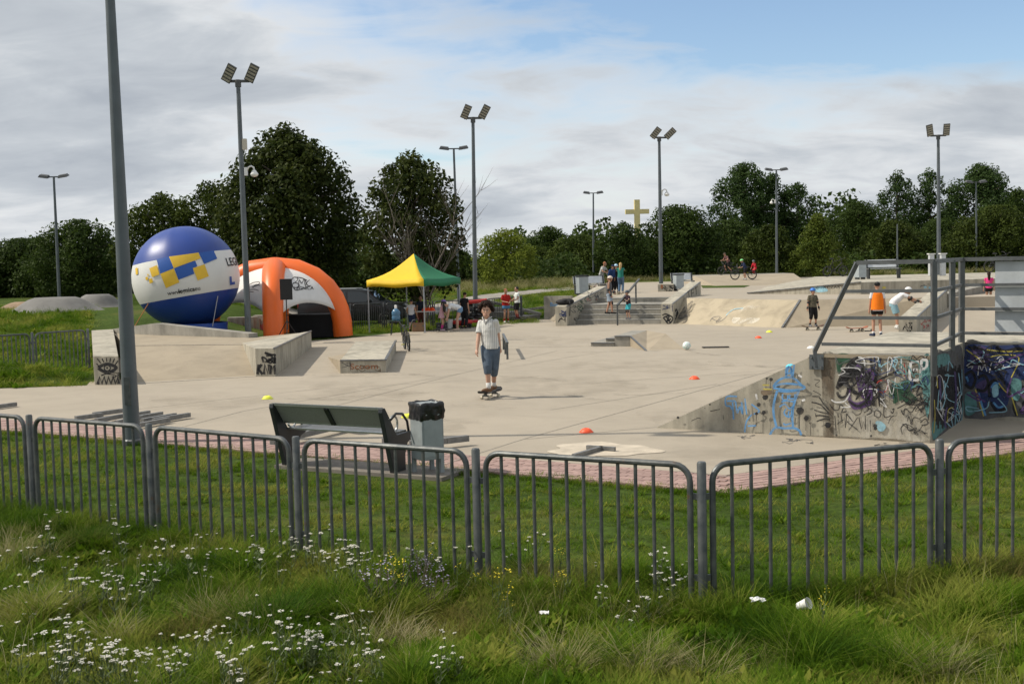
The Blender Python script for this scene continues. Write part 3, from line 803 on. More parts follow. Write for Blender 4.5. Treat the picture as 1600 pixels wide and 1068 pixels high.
# pale boards tied to the railing
pd = (R3 - R2).normalized()
PB = D(1554, 460, R2.y + (0.25))
sB = (PLN(1554, 460, R2, V3((-pd.y, pd.x, 0))) - R2).dot(pd)
pn = V3((pd.y, -pd.x, 0))
if pn.y > 0: pn = -pn
pnl = thing('railing_board', R2 + pd * sB, 'pale grey boards fixed to the railing of the near platform', 'board')
for k in range(3):
    a = R2 + pd * (sB + k * 1.02) - pn * 0.045; b = R2 + pd * (sB + k * 1.02 + 0.985) - pn * 0.045
    MB().hexa([up(a, ZR + 0.16), up(b, ZR + 0.16), up(b - pn * 0.012, ZR + 0.16), up(a - pn * 0.012, ZR + 0.16)], [up(a, zt_ - 0.04), up(b, zt_ - 0.04), up(b - pn * 0.012, zt_ - 0.04), up(a - pn * 0.012, zt_ - 0.04)]).build('panel', mat('pale_grey_board', (0.44, 0.47, 0.49), 0.6, 0, 0.15, 2.5), pnl)
# ------------------------------------------------------------------ railings
def railing(name, posts, label, zt=1.0, bars=11, r_bar=0.0135, r_fr=0.023, r_post=0.033, n=8, ztops=None, m=None, zb=-0.03, ground=None):
    """low tube railing: posts, and between each two an inverted-U frame with bars"""
    m = m or STEEL
    base = posts[len(posts) // 2]
    root = thing(name, (base[0], base[1], 0), label, 'railing')
    pts = [V3((p[0], p[1], 0)) for p in posts]
    for i, p in enumerate(pts):
        g0 = ground(p.x, p.y) if ground else 0
        h = zt + g0 + 0.03
        MB().lathe([(r_post, g0 - 0.1), (r_post, h - 0.012), (r_post * 0.8, h), (0.001, h + 0.004)], n + 2, (p.x, p.y, 0)).build('post', m, root, smooth='auto')
    for a, b in zip(pts, pts[1:]):
        d = (b - a).normalized(); L = (b - a).length
        ga = ground(a.x, a.y) if ground else 0; gb = ground(b.x, b.y) if ground else 0
        s0, s1 = 0.085, L - 0.085
        def Q(s, z): 
            p = a + d * s; return V3((p.x, p.y, z + lerp(ga, gb, s / L)))
        c = 0.12; pp = [Q(s0, -0.03)]
        for k in range(6): 
            t = PI / 2 * k / 5; pp.append(Q(s0 + c - c * math.cos(t), zt - c + c * math.sin(t)))
        for k in range(6):
            t = PI / 2 * k / 5; pp.append(Q(s1 - c + c * math.sin(t), zt - c + c * math.cos(t)))
        pp.append(Q(s1, -0.03))
        fr = MB().tube(pp, r_fr, n).build('panel_frame', m, root, smooth='auto')
        MB().tube([Q(s0, zb), Q(s1, zb)], r_fr * 0.8, n).build('bottom_rail', m, fr, smooth='auto')
        for k in range(bars):
            s = s0 + (s1 - s0) * (k + 1) / (bars + 1)
            MB().tube([Q(s, zb), Q(s, zt)], r_bar, max(6, n - 2), caps=False).build('bar', m, fr, smooth='auto')
        for s, e in ((0.0, s0), (s1, L)):
            for z in (0.2, 0.78):
                MB().bar(Q(s, z), Q(e, z), 0.012, 0.045).build('bracket', m, root)
    return root
fpix = [(45, 649), (232, 663), (462, 683), (743, 702), (1096, 723), (1468, 688)]
fp = [G(x, y, 1.02) for x, y in fpix]
fp = [fp[0] * 2 - fp[1] + (fp[0] * 2 - fp[1] - fp[0])] + [fp[0] * 2 - fp[1]] + fp + [fp[-1] * 2 - fp[-2], fp[-1] * 3 - fp[-2] * 2]
railing('park_railing', fp, 'low galvanised tube railing running across the foreground meadow', 1.0, n=10)
lp = [G(137, 515, 1.0), G(50, 521, 1.0)]
lp = lp + [lp[1] * 2 - lp[0], lp[1] * 3 - lp[0] * 2]
railing('park_railing', lp, 'grey tube railing behind the grassy mound beside the eye graffiti', 1.0, n=6)
gp_ = [D(548, 490, 43.6), D(600, 488, 44.0), D(676, 486, 44.6), D(760, 482, 46.0), D(815, 480, 48.6)]
railing('barrier_fence', [(p.x, p.y) for p in gp_], 'dark tube barrier fence behind the green and yellow gazebo', 1.0, bars=13, n=6, r_bar=0.011, m=mat('dark_steel', (0.07, 0.075, 0.08), 0.5, 0.5, 0.2, 8))
# low timber rail on the slope above the short steps
tr_ = thing('low_timber_rail', D(860, 470, 53), 'low grey timber rail across the grass slope', 'rail')
ta, tb = D(822, 476, 51), D(905, 467, 55)
ta.z = hz(ta.x, ta.y) + 0.32; tb.z = hz(tb.x, tb.y) + 0.32
MB().bar(ta, tb, 0.08, 0.1).build('beam', mat('grey_timber', (0.2, 0.185, 0.16), 0.9, 0, 0.3, 5), tr_)
for t in (0.05, 0.35, 0.65, 0.95):
    p = lerp(ta, tb, t); MB().box((p.x, p.y, p.z - 0.2), (0.08, 0.08, 0.4)).build('post', MATS['grey_timber'], tr_)

# ------------------------------------------------------------------ lamp poles
LED = mat('led_lens', (0.30, 0.285, 0.24), 0.35, 0, 0.15, 20)
LAMPG = mat('lamp_housing', (0.085, 0.088, 0.09), 0.5, 0.3, 0.15, 10)
def flood_head(root, c, yaw, roll, tilt, s=1.0):
    R = Matrix.Rotation(yaw, 3, 'Z') @ Matrix.Rotation(roll, 3, 'Y') @ Matrix.Rotation(tilt, 3, 'X')
    c = V3(c); w, l = 0.34 * s, 0.66 * s
    h = MB(); h.box(c + R @ V3((0, 0.0, l / 2)), (w, 0.07, l), R)
    for k in range(6): h.box(c + R @ V3((-w / 2 + w * (k + .5) / 6, 0.055, l / 2)), (0.012, 0.05, l * 0.9), R)
    hd = h.build('floodlight', LAMPG, root)
    for k in range(5):
        MB().box(c + R @ V3((0, -0.04, l * (0.12 + 0.19 * k))), (w * 0.86, 0.012, l * 0.11), R).build('led_strip', LED, hd)
    return hd
def dome_camera(root, p, s=1.0, side=1):
    p = V3(p)
    cm = MB().box(p + V3((0.05 * side * s, 0, 0.06 * s)), (0.1 * s, 0.1 * s, 0.26 * s)).build('camera_box', WHITE, root)
    pts = [p + V3((0.1 * side * s, 0, 0.08 * s)) + V3((side * 0.13 * s * math.sin(t), 0, 0.12 * s * (1 - abs(math.cos(t))) if t < 1.6 else 0.12 * s * math.sin(t))) for t in (0, 0.6, 1.2)]
    pts = [p + V3((side * x * s, 0, z * s)) for x, z in ((0.08, 0.1), (0.14, 0.2), (0.22, 0.23), (0.30, 0.18), (0.31, 0.08))]
    MB().tube(pts, 0.028 * s, 7).build('camera_arm', WHITE, cm, smooth=True)
    MB().lathe([(0.05 * s, 0.1 * s), (0.075 * s, 0.06 * s), (0.13 * s, -0.02 * s), (0.13 * s, -0.05 * s), (0.09 * s, -0.1 * s), (0.02 * s, -0.12 * s)], 14, p + V3((side * 0.31 * s, 0, 0))).build('camera_dome', WHITE, cm, smooth=True)
def flood_pole(base, top, label, yaw, roll, d0=0.22, d1=0.115, heads=True, cam=None, box=None, arm=0.36):
    base = V3(base); top = V3(top)
    root = thing('floodlight_pole', base, label, 'lamp post', group='tall grey floodlight poles')
    MB().tube([base + V3((0, 0, -0.15)), lerp(base, top, 0.25), lerp(base, top, 0.6), top], [d0 / 2, lerp(d0, d1, .25) / 2, lerp(d0, d1, .6) / 2, d1 / 2], 14).build('pole', STEELP, root, smooth='auto')
    MB().lathe([(d0 * 0.62, -0.1), (d0 * 0.62, 0.03), (d0 * 0.52, 0.05)], 14, base).build('collar', STEEL, root)
    MB().box(V3((base.x, base.y - d0 * 0.5, base.z + 0.75)), (0.085, 0.02, 0.4)).build('service_hatch', STEEL, root)
    if heads:
        ax = V3((math.cos(yaw), math.sin(yaw), 0))
        MB().bar(top - ax * arm + V3((0, 0, 0.06)), top + ax * arm + V3((0, 0, 0.06)), 0.08, 0.08).build('cross_arm', LAMPG, root)
        MB().lathe([(d1 * 0.75, -0.12), (d1 * 0.75, 0.1)], 10, top).build('pole_cap', LAMPG, root)
        flood_head(root, top + ax * (-arm - 0.02) + V3((0, -0.06, 0.05)), yaw, roll[0], 0.45, 0.88)
        flood_head(root, top + ax * (arm - 0.02) + V3((0, -0.06, 0.05)), yaw, roll[1], 0.45, 0.88)
    if cam: dome_camera(root, *cam)
    if box:
        MB().box(box, (0.13, 0.14, 0.34)).build('junction_box', mat('cream_box', (0.5, 0.46, 0.38), 0.6, 0, 0.1, 5), root)
    return root
b = G(207, 690); tp = D(172, 0, b.y); tp = b + (tp - b) * 1.33
flood_pole(b, tp, 'thick near floodlight pole rising out of the frame behind the railing', 0.3, (0.4, 0.4), 0.235, 0.10)
def at_ground(px, Y, z): p = D(px, 480, Y); return V3((p.x, Y, z))
Y = 36.6; t_ = D(372, 130, Y); b_ = D(389, 540, Y); 
flood_pole((b_.x, Y, -0.04), t_, 'tall twin floodlight pole with white dome camera beside the balloon', 0.12, (0.55, 0.5), 0.21, 0.13, cam=(D(382, 271, Y), 1.0), box=D(381, 226, Y) + V3((0.05, -0.1, 0)))
Y = 46.6; t_ = D(739, 187, Y); b_ = D(743, 500, Y)
flood_pole((b_.x, Y, -0.04), t_, 'tall twin floodlight pole directly behind the gazebo', 0.1, (0.42, 0.5), 0.21, 0.13)
Y = 56.0; t_ = D(1030, 217, Y); b_ = D(1033, 450, Y)
flood_pole((b_.x, Y, 0.88), t_, 'tall twin floodlight pole between the stairs and the golden cross', 0.25, (0.6, 0.75), 0.21, 0.13, cam=(D(1032, 303, Y), 1.0))
Y = 55.0; t_ = D(1466, 214, Y); b_ = D(1467, 440, Y)
flood_pole((b_.x, Y, 1.3), t_, 'tall twin floodlight pole above the white bench at far right', -0.1, (-0.25, -0.05), 0.21, 0.13)
def old_lamp(px_top, py_top, px_base, Y, label, zb, s=1.0, heads=True, cam=None, tilt=0.15):
    t = D(px_top, py_top, Y); b = D(px_base, 470, Y); b.z = zb
    root = thing('street_lamp', b, label, 'lamp post', group='slim older lamp poles')
    MB().tube([b, lerp(b, t, 0.5), t], [0.09 * s, 0.075 * s, 0.055 * s], 10).build('pole', STEELP, root, smooth='auto')
    if heads:
        MB().bar(t + V3((-0.3, 0, 0.02)), t + V3((0.3, 0, 0.02)), 0.06, 0.06).build('cross_arm', LAMPG, root)
        for sd in (-1, 1):
            R = Matrix.Rotation(-sd * tilt, 3, 'Y') @ Matrix.Rotation(0.25, 3, 'X')
            hd = MB(); c = t + V3((sd * 0.5, 0, 0.06))
            hd.hexa([c + R @ V3(q) for q in ((-.26, -.2, -.05), (.26, -.2, -.05), (.26, .2, -.05), (-.26, .2, -.05))], [c + R @ V3(q) for q in ((-.2, -.14, .08), (.2, -.14, .08), (.2, .14, .08), (-.2, .14, .08))])
            h = hd.build('lamp_head', LAMPG, root)
            MB().hexa([c + R @ V3(q) for q in ((-.22, -.16, -.065), (.22, -.16, -.065), (.22, .16, -.065), (-.22, .16, -.065))], [c + R @ V3(q) for q in ((-.22, -.16, -.052), (.22, -.16, -.052), (.22, .16, -.052), (-.22, .16, -.052))]).build('lens', LED, h)
    if cam: dome_camera(root, cam, 0.9, -1)
    return root
old_lamp(84, 277, 93, 60, 'slim lamp pole standing behind the asphalt humps', 0.8)
old_lamp(709, 233, 717, 60, 'slim lamp pole with flat twin heads behind the gazebo', 0.25)
old_lamp(927, 302, 928, 86, 'slim lamp pole in front of the dark trees above the friends', 0.85)
old_lamp(1213, 266, 1214, 76, 'slim lamp pole with small camera in front of the tall poplar', 0.85, cam=D(1212, 316, 76))
old_lamp(1525, 285, 1526, 84, 'slim lamp pole at far right in front of the trees', 0.85, 0.9)
old_lamp(1402, 350, 1402, 70, 'thin bare pole behind the white bench', 0.9, 0.65, heads=False)

# ------------------------------------------------------------------ bench and bin by the paving
STAINL = mat('brushed_steel', (0.42, 0.43, 0.42), 0.32, 0.9, 0.1, 10)
PLATE = mat('charcoal_painted_steel', (0.03, 0.034, 0.038), 0.45, 0.2, 0.2, 8)
PERF = mat('perforated_sheet', (0.30, 0.30, 0.30), 0.5, 0.1, 0.25, 120)
pad = MB(); 
bl, br = G(454, 724.5), G(622, 737); bd = (br - bl).normalized(); bn = V3((-bd.y, bd.x, 0)); bl = bl - bn * 0.27; br = br - bn * 0.27
padq = [bl - bd * 0.12 + bn * 0.1, br + bd * 0.7 + bn * 0.1, br + bd * 0.7 + bn * 0.7, bl - bd * 0.12 + bn * 0.7]
tag(MB().hexa([up(p, -0.1) for p in padq], [up(p, 0.008) for p in padq]).build('bench_pad_paving', concrete_mat('grey_pad', (0.22, 0.195, 0.165), 0.4)), 'grey concrete pad under the near bench', None, None, 'structure')
bench = thing('park_bench', (bl + br) / 2 + bn * 0.3, 'steel bench with charcoal side plates beside the litter bin', 'bench')
prof = [(-0.07, 0.75), (-0.06, 0.80), (-0.01, 0.80), (0.09, 0.66), (0.17, 0.53), (0.22, 0.455), (0.55, 0.455), (0.585, 0.43), (0.585, 0.38), (0.46, 0.33), (0.40, 0.2), (0.40, 0.008), (0.14, 0.008), (0.06, 0.3), (-0.01, 0.55)]
BL = (br - bl).length
def BQ(s, t, z): p = bl + bd * s + bn * t; return V3((p.x, p.y, z))
for s in (0.0, BL):
    e = 0.03
    MB().hexa([BQ(s - e, t, z) for t, z in prof], [BQ(s + e, t, z) for t, z in prof]).build('side_plate', PLATE, bench, bevel=0.006)
    rg = MB(); arc = [BQ(s + (0.045 if s == 0 else -0.045), 0.27 + 0.085 * math.cos(a), 0.57 + 0.10 * math.sin(a)) for a in [PI * (1.15 + 1.75 * i / 14) for i in range(15)]]
    rg.tube(arc, 0.014, 8).build('arm_ring', STAINL, bench, smooth=True)
    MB().tube([BQ(s, 0.14, 0.64), BQ(s, 0.26, 0.70), BQ(s, 0.40, 0.68), BQ(s, 0.50, 0.58), BQ(s, 0.53, 0.45)], 0.016, 8).build('armrest', PLATE, bench, smooth=True)
MB().hexa([BQ(0.03, -0.025, 0.772), BQ(BL - .03, -0.025, 0.772), BQ(BL - .03, 0.125, 0.56), BQ(0.03, 0.125, 0.56)], [BQ(0.03, -0.013, 0.784), BQ(BL - .03, -0.013, 0.784), BQ(BL - .03, 0.137, 0.572), BQ(0.03, 0.137, 0.572)]).build('backrest', PERF, bench)
MB().bar(BQ(0.0, -0.03, 0.792), BQ(BL, -0.03, 0.792), 0.035, 0.03).build('back_rail', STAINL, bench)
MB().bar(BQ(0.0, 0.138, 0.553), BQ(BL, 0.138, 0.553), 0.03, 0.025).build('back_rail', STAINL, bench)
MB().bar(BQ(BL * 0.5, -0.035, 0.765), BQ(BL * 0.5, 0.115, 0.553), 0.06, 0.02).build('back_strut', PLATE, bench)
for k in range(4):
    MB().bar(BQ(0.03, 0.235 + 0.085 * k, 0.462), BQ(BL - .03, 0.235 + 0.085 * k, 0.462), 0.07, 0.02).build('seat_slat', STAINL if k == 0 else mat('seat_steel', (0.22, 0.225, 0.22), 0.45, 0.7, 0.15, 10), bench)

bc = G(669, 738); brot = math.radians(33)
bin_ = thing('litter_bin', bc, 'grey metal litter bin with black bag hanging over its rim', 'bin', brot)
BING = mat('bin_grey_paint', (0.27, 0.30, 0.31), 0.55, 0.15, 0.15, 6)
MB().box((0, 0, 0.50), (0.29, 0.29, 0.66)).build('body', BING, bin_, bevel=0.01, world=False)
MB().box((0, -0.147, 0.47), (0.24, 0.006, 0.52)).build('door', mat('bin_door', (0.30, 0.335, 0.345), 0.5, 0.15, 0.1, 6), bin_, world=False)
for sx, sy in ((-1, 1), (1, 1), (1, -1)):
    MB().box((0.12 * sx, 0.12 * sy, 0.09), (0.045, 0.045, 0.20)).build('foot', BING, bin_, world=False)
bag = MB(); nb = 48; rbag = random.Random(5)
ph = [rbag.uniform(0, 6.28) for _ in range(8)]
def bagp(i, z, o):
    t = 2 * PI * i / nb; c, s = math.cos(t), math.sin(t); k = 1 / max(abs(c), abs(s)); k = lerp(k, 1.0, 0.05)
    w = 0.146 + o * 0.6 + 0.003 * math.sin(7 * t + ph[0] + z * 21) + 0.0025 * math.sin(13 * t + ph[1] - z * 33)
    return V3((c * k * w, s * k * w, z))
lay = [(0.64, 0.008), (0.66, 0.02), (0.70, 0.014), (0.74, 0.024), (0.78, 0.014), (0.82, 0.022), (0.845, 0.01), (0.84, -0.02), (0.80, -0.03), (0.72, -0.035)]
for z, o in lay:
    for i in range(nb):
        p = bagp(i, z, o); p.z += 0.005 * math.sin(5 * 2 * PI * i / nb + ph[2]) + 0.003 * math.sin(11 * 2 * PI * i / nb); bag.v.append(p)
bag.f = [[j * nb + i, j * nb + (i + 1) % nb, (j + 1) * nb + (i + 1) % nb, (j + 1) * nb + i] for j in range(len(lay) - 1) for i in range(nb)]
bag.mi = [0] * len(bag.f)
bag.build('bin_bag', mat('black_bag_plastic', (0.012, 0.012, 0.013), 0.28, 0, 0.2, 9, 0.9, 14), bin_, smooth=True, world=False)

# ------------------------------------------------------------------ loose metal on the plaza
TUBE = mat('dull_steel_tube', (0.20, 0.20, 0.195), 0.55, 0.5, 0.25, 12)
def beams(name, segs, z, r, label, cat, part='tube'):
    a = G(*segs[0][0]); root = thing(name, a, label, cat)
    for p, q in segs:
        a, b = G(*p, z), G(*q, z); MB().bar(a, b, r * 2, r * 2).build(part, TUBE, root)
    return root
beams('tube_rack', [((146, 647), (191, 641)), ((118, 653), (160, 647.5)), ((197, 650), (233, 644)), ((150, 657), (192, 649)), ((210, 653), (253, 646)), ((182, 660), (222, 651.5)), ((222, 657), (274, 648)), ((217, 664), (264, 655)), ((240, 656.5), (296, 647.5))], 0.06, 0.035, 'staggered grey steel tubes lying flat behind the near pole', 'metal tubes')
beams('floor_tube', [((-20, 637), (25, 631))], 0.05, 0.035, 'single grey tube on the concrete at the left edge', 'metal tube')
beams('low_steel_rail', [((425, 690), (534, 664)), ((534, 664), (560, 668)), ((600, 690), (668, 676)), ((640, 693), (697, 688)), ((697, 688), (731, 684))], 0.10, 0.04, 'low angular steel rail behind the bench and bin', 'rail', 'rail')
beams('steel_bar', [((896, 712), (941, 699)), ((917, 698), (961, 701))], 0.035, 0.025, 'T-shaped dark steel bar lying on the pale dried puddle', 'metal bar', 'bar')

# ------------------------------------------------------------------ marker cones (low discs)
CONE = {'orange': mat('orange_cone', (0.85, 0.10, 0.03), 0.5, 0, 0.05), 'yellow': mat('yellow_cone', (0.75, 0.78, 0.06), 0.5, 0, 0.05), 'white': mat('white_cone', (0.75, 0.75, 0.73), 0.5, 0, 0.05), 'blue': mat('light_blue_cone', (0.12, 0.60, 0.78), 0.5, 0, 0.05)}
cone_proto = {}
for c, m in CONE.items():
    r = thing('marker_cone', (0, 0, 0), 'x', 'marker cone', group='low plastic marker cones')
    MB().lathe([(0.105, 0.0), (0.105, 0.008), (0.075, 0.045), (0.045, 0.062), (0.028, 0.066), (0.026, 0.05)], 18, caps=False).build('dome', m, r, smooth=True)
    MB().ring((0, 0, 0.006), 0.104, 0.006, 'Z', 18, 5).build('rim', m, r, smooth=True)
    cone_proto[c] = [r, False]
def cone(c, px, py, label, z=0.0, s=1.0):
    r, used = cone_proto[c]
    p = G(px, py, z)
    if not used:
        r.location = p; r.scale = (s,) * 3; r['label'] = label; cone_proto[c][1] = True; return r
    return dup(r, p, label, scale=s)
cone('orange', 916, 675, 'orange marker cone nearest the dried puddle', s=0.95)
cone('orange', 1085, 592, 'orange marker cone in the middle of the plaza left of the sloping wall')
cone('orange', 1185, 528, 'orange marker cone just before the pale bank')
cone('yellow', 1202, 519, 'yellow marker cone at the foot of the pale bank')
cone('yellow', 418, 623, 'yellow marker cone on the concrete left of the bench')
cone('yellow', 637, 652, 'yellow marker cone peeking out beside the litter bin')
cone('white', 1267, 544, 'white marker cone beyond the sloping wall')
cone('blue', 1235, 573, 'light blue marker cone showing above the sloping wall')
bp_ = G(1073, 546)
ball = thing('ball', bp_, 'white and turquoise ball lying at the foot of the small funbox', 'ball')
MB().ell(bp_ + V3((0, 0, 0.11)), (0.11, 0.11, 0.11), 20, 14).build('cover', mat('white_ball', (0.72, 0.76, 0.74), 0.5, 0, 0.04), ball, smooth=True)
for q in ((-0.3, -0.8, 0.5), (0.7, -0.6, 0.1), (-0.7, -0.5, -0.4), (0.1, -0.9, -0.45), (0.3, 0.2, 0.93)):
    v = V3(q).normalized(); a, b2_ = MB().frame_at(v)
    MB().quad(*[bp_ + V3((0, 0, 0.11)) + (v * 0.985 + a * (0.36 * math.cos(2 * PI * k / 5)) + b2_ * (0.36 * math.sin(2 * PI * k / 5))).normalized() * 0.1125 for k in range(5)]).build('patch', mat('turquoise_patch', (0.06, 0.50, 0.42), 0.5, 0, 0.05), ball)

# ------------------------------------------------------------------ far benches and bins on the deck
def far_bench(px, py, Y, z, w, rz, label, white=True):
    p = D(px, py, Y); p.z = z
    root = thing('park_bench', p, label, 'bench', rz)
    bm_ = mat('white_bench_panel', (0.62, 0.64, 0.66), 0.5, 0.1, 0.08) if white else PERF
    MB().box((0, 0.22, 0.66), (w, 0.03, 0.34), Matrix.Rotation(-0.25, 3, 'X')).build('backrest', bm_, root, world=False)
    MB().box((0, 0.0, 0.44), (w, 0.4, 0.04)).build('seat', STAINL, root, world=False)
    for s in (-1, 1):
        MB().hexa([(s * w * 0.46 - 0.03, t, q) for t, q in ((-.2, 0), (.1, 0), (.3, .85), (.2, .85), (.1, .46), (-.2, .46))], [(s * w * 0.46 + 0.03, t, q) for t, q in ((-.2, 0), (.1, 0), (.3, .85), (.2, .85), (.1, .46), (-.2, .46))]).build('side_plate', PLATE, root, world=False)
    return root
far_bench(922, 455, 53, ZD, 1.5, 0.2, 'pale metal bench at the top of the left stair ledge')
far_bench(1067, 440, 56, ZD, 1.1, 0.15, 'pale blue metal bench beside the back bank')
far_bench(1380, 438, 50, ZU, 1.45, 0.0, 'white bench with lettering on its back on the upper platform')
def far_bin(px, py, Y, z, label, s=1.0, m=None):
    p = D(px, py, Y); p.z = z
    root = thing('litter_bin', p, label, 'bin', 0.3)
    MB().box((0, 0, 0.45 * s), (0.42 * s, 0.42 * s, 0.72 * s)).build('body', m or mat('light_bin_grey', (0.36, 0.40, 0.42), 0.5, 0.15, 0.1), root, bevel=0.015, world=False)
    MB().box((0, 0, 0.83 * s), (0.46 * s, 0.46 * s, 0.06 * s)).build('rim', PLATE, root, world=False)
    for sx in (-1, 1): MB().box((0.16 * s * sx, 0, 0.05), (0.06, 0.3 * s, 0.12)).build('foot', PLATE, root, world=False)
far_bin(910, 462, 51, ZD, 'grey litter bin beside the bench above the left ledge', 1.05)
far_bin(1060, 440, 55, ZD, 'small grey litter bin near the back bank', 0.95)
far_bin(1344, 438, 49.5, ZU, 'grey litter bin left of the white lettered bench', 0.9)
for px, lb in ((1455, 'white upright cabinet left of the far right floodlight pole'), (1473, 'white upright cabinet right of the far right floodlight pole')):
    p = D(px, 440, 53); p.z = ZU
    r = thing('utility_cabinet', p, lb, 'cabinet')
    MB().box((0, 0, 0.5), (0.22, 0.22, 1.0)).build('body', mat('white_cabinet', (0.52, 0.54, 0.56), 0.4, 0.1, 0.05), r, bevel=0.02, world=False)
    MB().box((0, 0, 1.02), (0.30, 0.30, 0.05)).build('lid', WHITE, r, world=False)

# ------------------------------------------------------------------ the tall cross behind the trees
cY = 135
ct = D(995, 312, cY); cb = D(995, 345, cY); cl = D(977, 331, cY); cr = D(1014, 331, cY)
cross = thing('cross_monument', (ct.x, cY, 0.9), 'tall pale golden cross standing behind the trees', 'cross')
GOLD = mat('pale_golden_cladding', (0.82, 0.68, 0.32), 0.5, 0.1, 0.08, 2)
MB().box((ct.x, cY, (ct.z + 0.9) / 2), (0.64, 0.64, ct.z - 0.9)).build('upright', GOLD, cross)
MB().box(((cl.x + ct.x - 0.32) / 2, cY, cl.z), (ct.x - 0.32 - cl.x, 0.60, 0.54)).build('arm', GOLD, cross)
MB().box(((cr.x + ct.x + 0.32) / 2, cY, cl.z), (cr.x - ct.x - 0.32, 0.60, 0.54)).build('arm', GOLD, cross)

# ------------------------------------------------------------------ litter in the grass
PAPER = mat('white_litter', (0.74, 0.74, 0.73), 0.6, 0, 0.06)
lc = G(1253, 945, 0.13)
cup = thing('plastic_cup', lc, 'crushed white plastic cup lying in the grass before the railing', 'cup', tilt=(1.1, 0.2), rz=0.7)
MB().lathe([(0.026, -0.03), (0.030, 0.0), (0.037, 0.05), (0.040, 0.056), (0.037, 0.052), (0.028, 0.0), (0.02, -0.026)], 16, caps=False).build('wall', PAPER, cup, smooth=True, world=False)
MB().lathe([(0.026, -0.03), (0.001, -0.028)], 16).build('bottom', PAPER, cup, world=False)
def scrap(px, py, s, label, seed):
    p = G(px, py, 0.12); r_ = random.Random(seed); m = MB()
    n = 5
    for j in range(n + 1):
        for i in range(n + 1):
            m.v.append(p + V3(((i / n - .5) * s * r_.uniform(.8, 1.2), (j / n - .5) * s * 0.7, r_.uniform(0, 0.32) * s)))
    m.f = [[j * (n + 1) + i, j * (n + 1) + i + 1, (j + 1) * (n + 1) + i + 1, (j + 1) * (n + 1) + i] for j in range(n) for i in range(n)]
    m.mi = [0] * len(m.f)
    o = m.build('paper_scrap', PAPER); mod = o.modifiers.new('thick', 'SOLIDIFY'); mod.thickness = 0.002
    tag(o, label, 'litter')
scrap(1184, 938, 0.09, 'torn white paper scrap beside the foot of the railing', 1)
scrap(850, 958, 0.06, 'small crumpled white paper in the long grass', 2)
# ------------------------------------------------------------------ the balloon
BLUE = mat('royal_blue_vinyl', (0.014, 0.050, 0.26), 0.42, 0, 0.06, 1.2, 0.15, 3.0)
BWHITE = mat('white_vinyl', (0.66, 0.66, 0.64), 0.5, 0, 0.04, 1.2, 0.12, 3.0)
bY = 38.0
bc_ = D(291, 433, bY); RB = 81.5 / F * bY * 1.005
balloon = thing('advertising_balloon', (bc_.x + 0.25, bY, 0), 'large blue and white inflatable balloon with checker print', 'balloon')
tiltM = Matrix.Rotation(math.radians(-8.5), 3, 'Y')
def bal(lat, lon, r=1.0):
    p = V3((math.cos(lat) * math.sin(lon), -math.cos(lat) * math.cos(lon), math.sin(lat) * 0.965)) * (RB * r)
    return bc_ + tiltM @ p
def bal_zone(l0, l1, n=64, m=14):
    mb = MB()
    for j in range(m + 1):
        la = lerp(l0, l1, j / m)
        for i in range(n):
            lo = 2 * PI * i / n
            dent = 1 - 0.006 * abs(math.sin(lo * 6))
            mb.v.append(bal(la, lo, dent))
    mb.f = [[j * n + i, j * n + (i + 1) % n, (j + 1) * n + (i + 1) % n, (j + 1) * n + i] for j in range(m) for i in range(n)]
    mb.mi = [0] * len(mb.f); return mb
r23 = math.radians(22.5)
bal_zone(r23, PI / 2).build('top_panel', BLUE, balloon, smooth=True)
bal_zone(-r23, r23, 64, 10).build('white_band', BWHITE, balloon, smooth=True)
bal_zone(-math.radians(84), -r23).build('bottom_panel', BLUE, balloon, smooth=True)
MB().lathe([(1.02, 0.02), (1.0, 0.25), (0.98, 0.5), (1.0, 0.7)], 36, (bc_.x + 0.30, bY, 0), caps=False).build('base_skirt', mat('skirt_blue', (0.02, 0.075, 0.36), 0.45, 0, 0.08, 1.5, 0.3, 4), balloon, smooth=True)
def on_ball(px, py, off=0.012):
    d = ray(px, py); o = V3((0, 0, CAM_H)) - bc_
    M = Matrix.Diagonal((1, 1, 1 / 0.965)) @ tiltM.transposed()
    o2, d2 = M @ o, M @ d
    a, b2_, c = d2.dot(d2), 2 * o2.dot(d2), o2.dot(o2) - RB * RB
    q = b2_ * b2_ - 4 * a * c
    t = (-b2_ - math.sqrt(max(q, 0))) / (2 * a)
    p = V3((0, 0, CAM_H)) + d * t
    return p + (p - bc_).normalized() * off
def cr(ox, oy, s): return lambda x, y: (ox + x / s, oy + y / s)
cB = cr(190, 340, 5.933)
def ball_patch(quad, m, name='printed_square', n=8, off=0.012):
    q = [V3((*cB(*p), 0)) for p in quad]; mb = MB()
    for j in range(n + 1):
        for i in range(n + 1):
            u, v = i / n, j / n
            p = q[0] * (1 - u) * (1 - v) + q[1] * u * (1 - v) + q[2] * u * v + q[3] * (1 - u) * v
            mb.v.append(on_ball(p.x, p.y, off))
    mb.f = [[j * (n + 1) + i, j * (n + 1) + i + 1, (j + 1) * (n + 1) + i + 1, (j + 1) * (n + 1) + i] for j in range(n) for i in range(n)]
    mb.mi = [0] * len(mb.f)
    return mb.build(name, m, balloon, smooth=True)
PYEL = mat('print_yellow', (0.72, 0.46, 0.03), 0.5, 0, 0.04); PBLU = mat('print_blue', (0.012, 0.085, 0.36), 0.5, 0, 0.04)
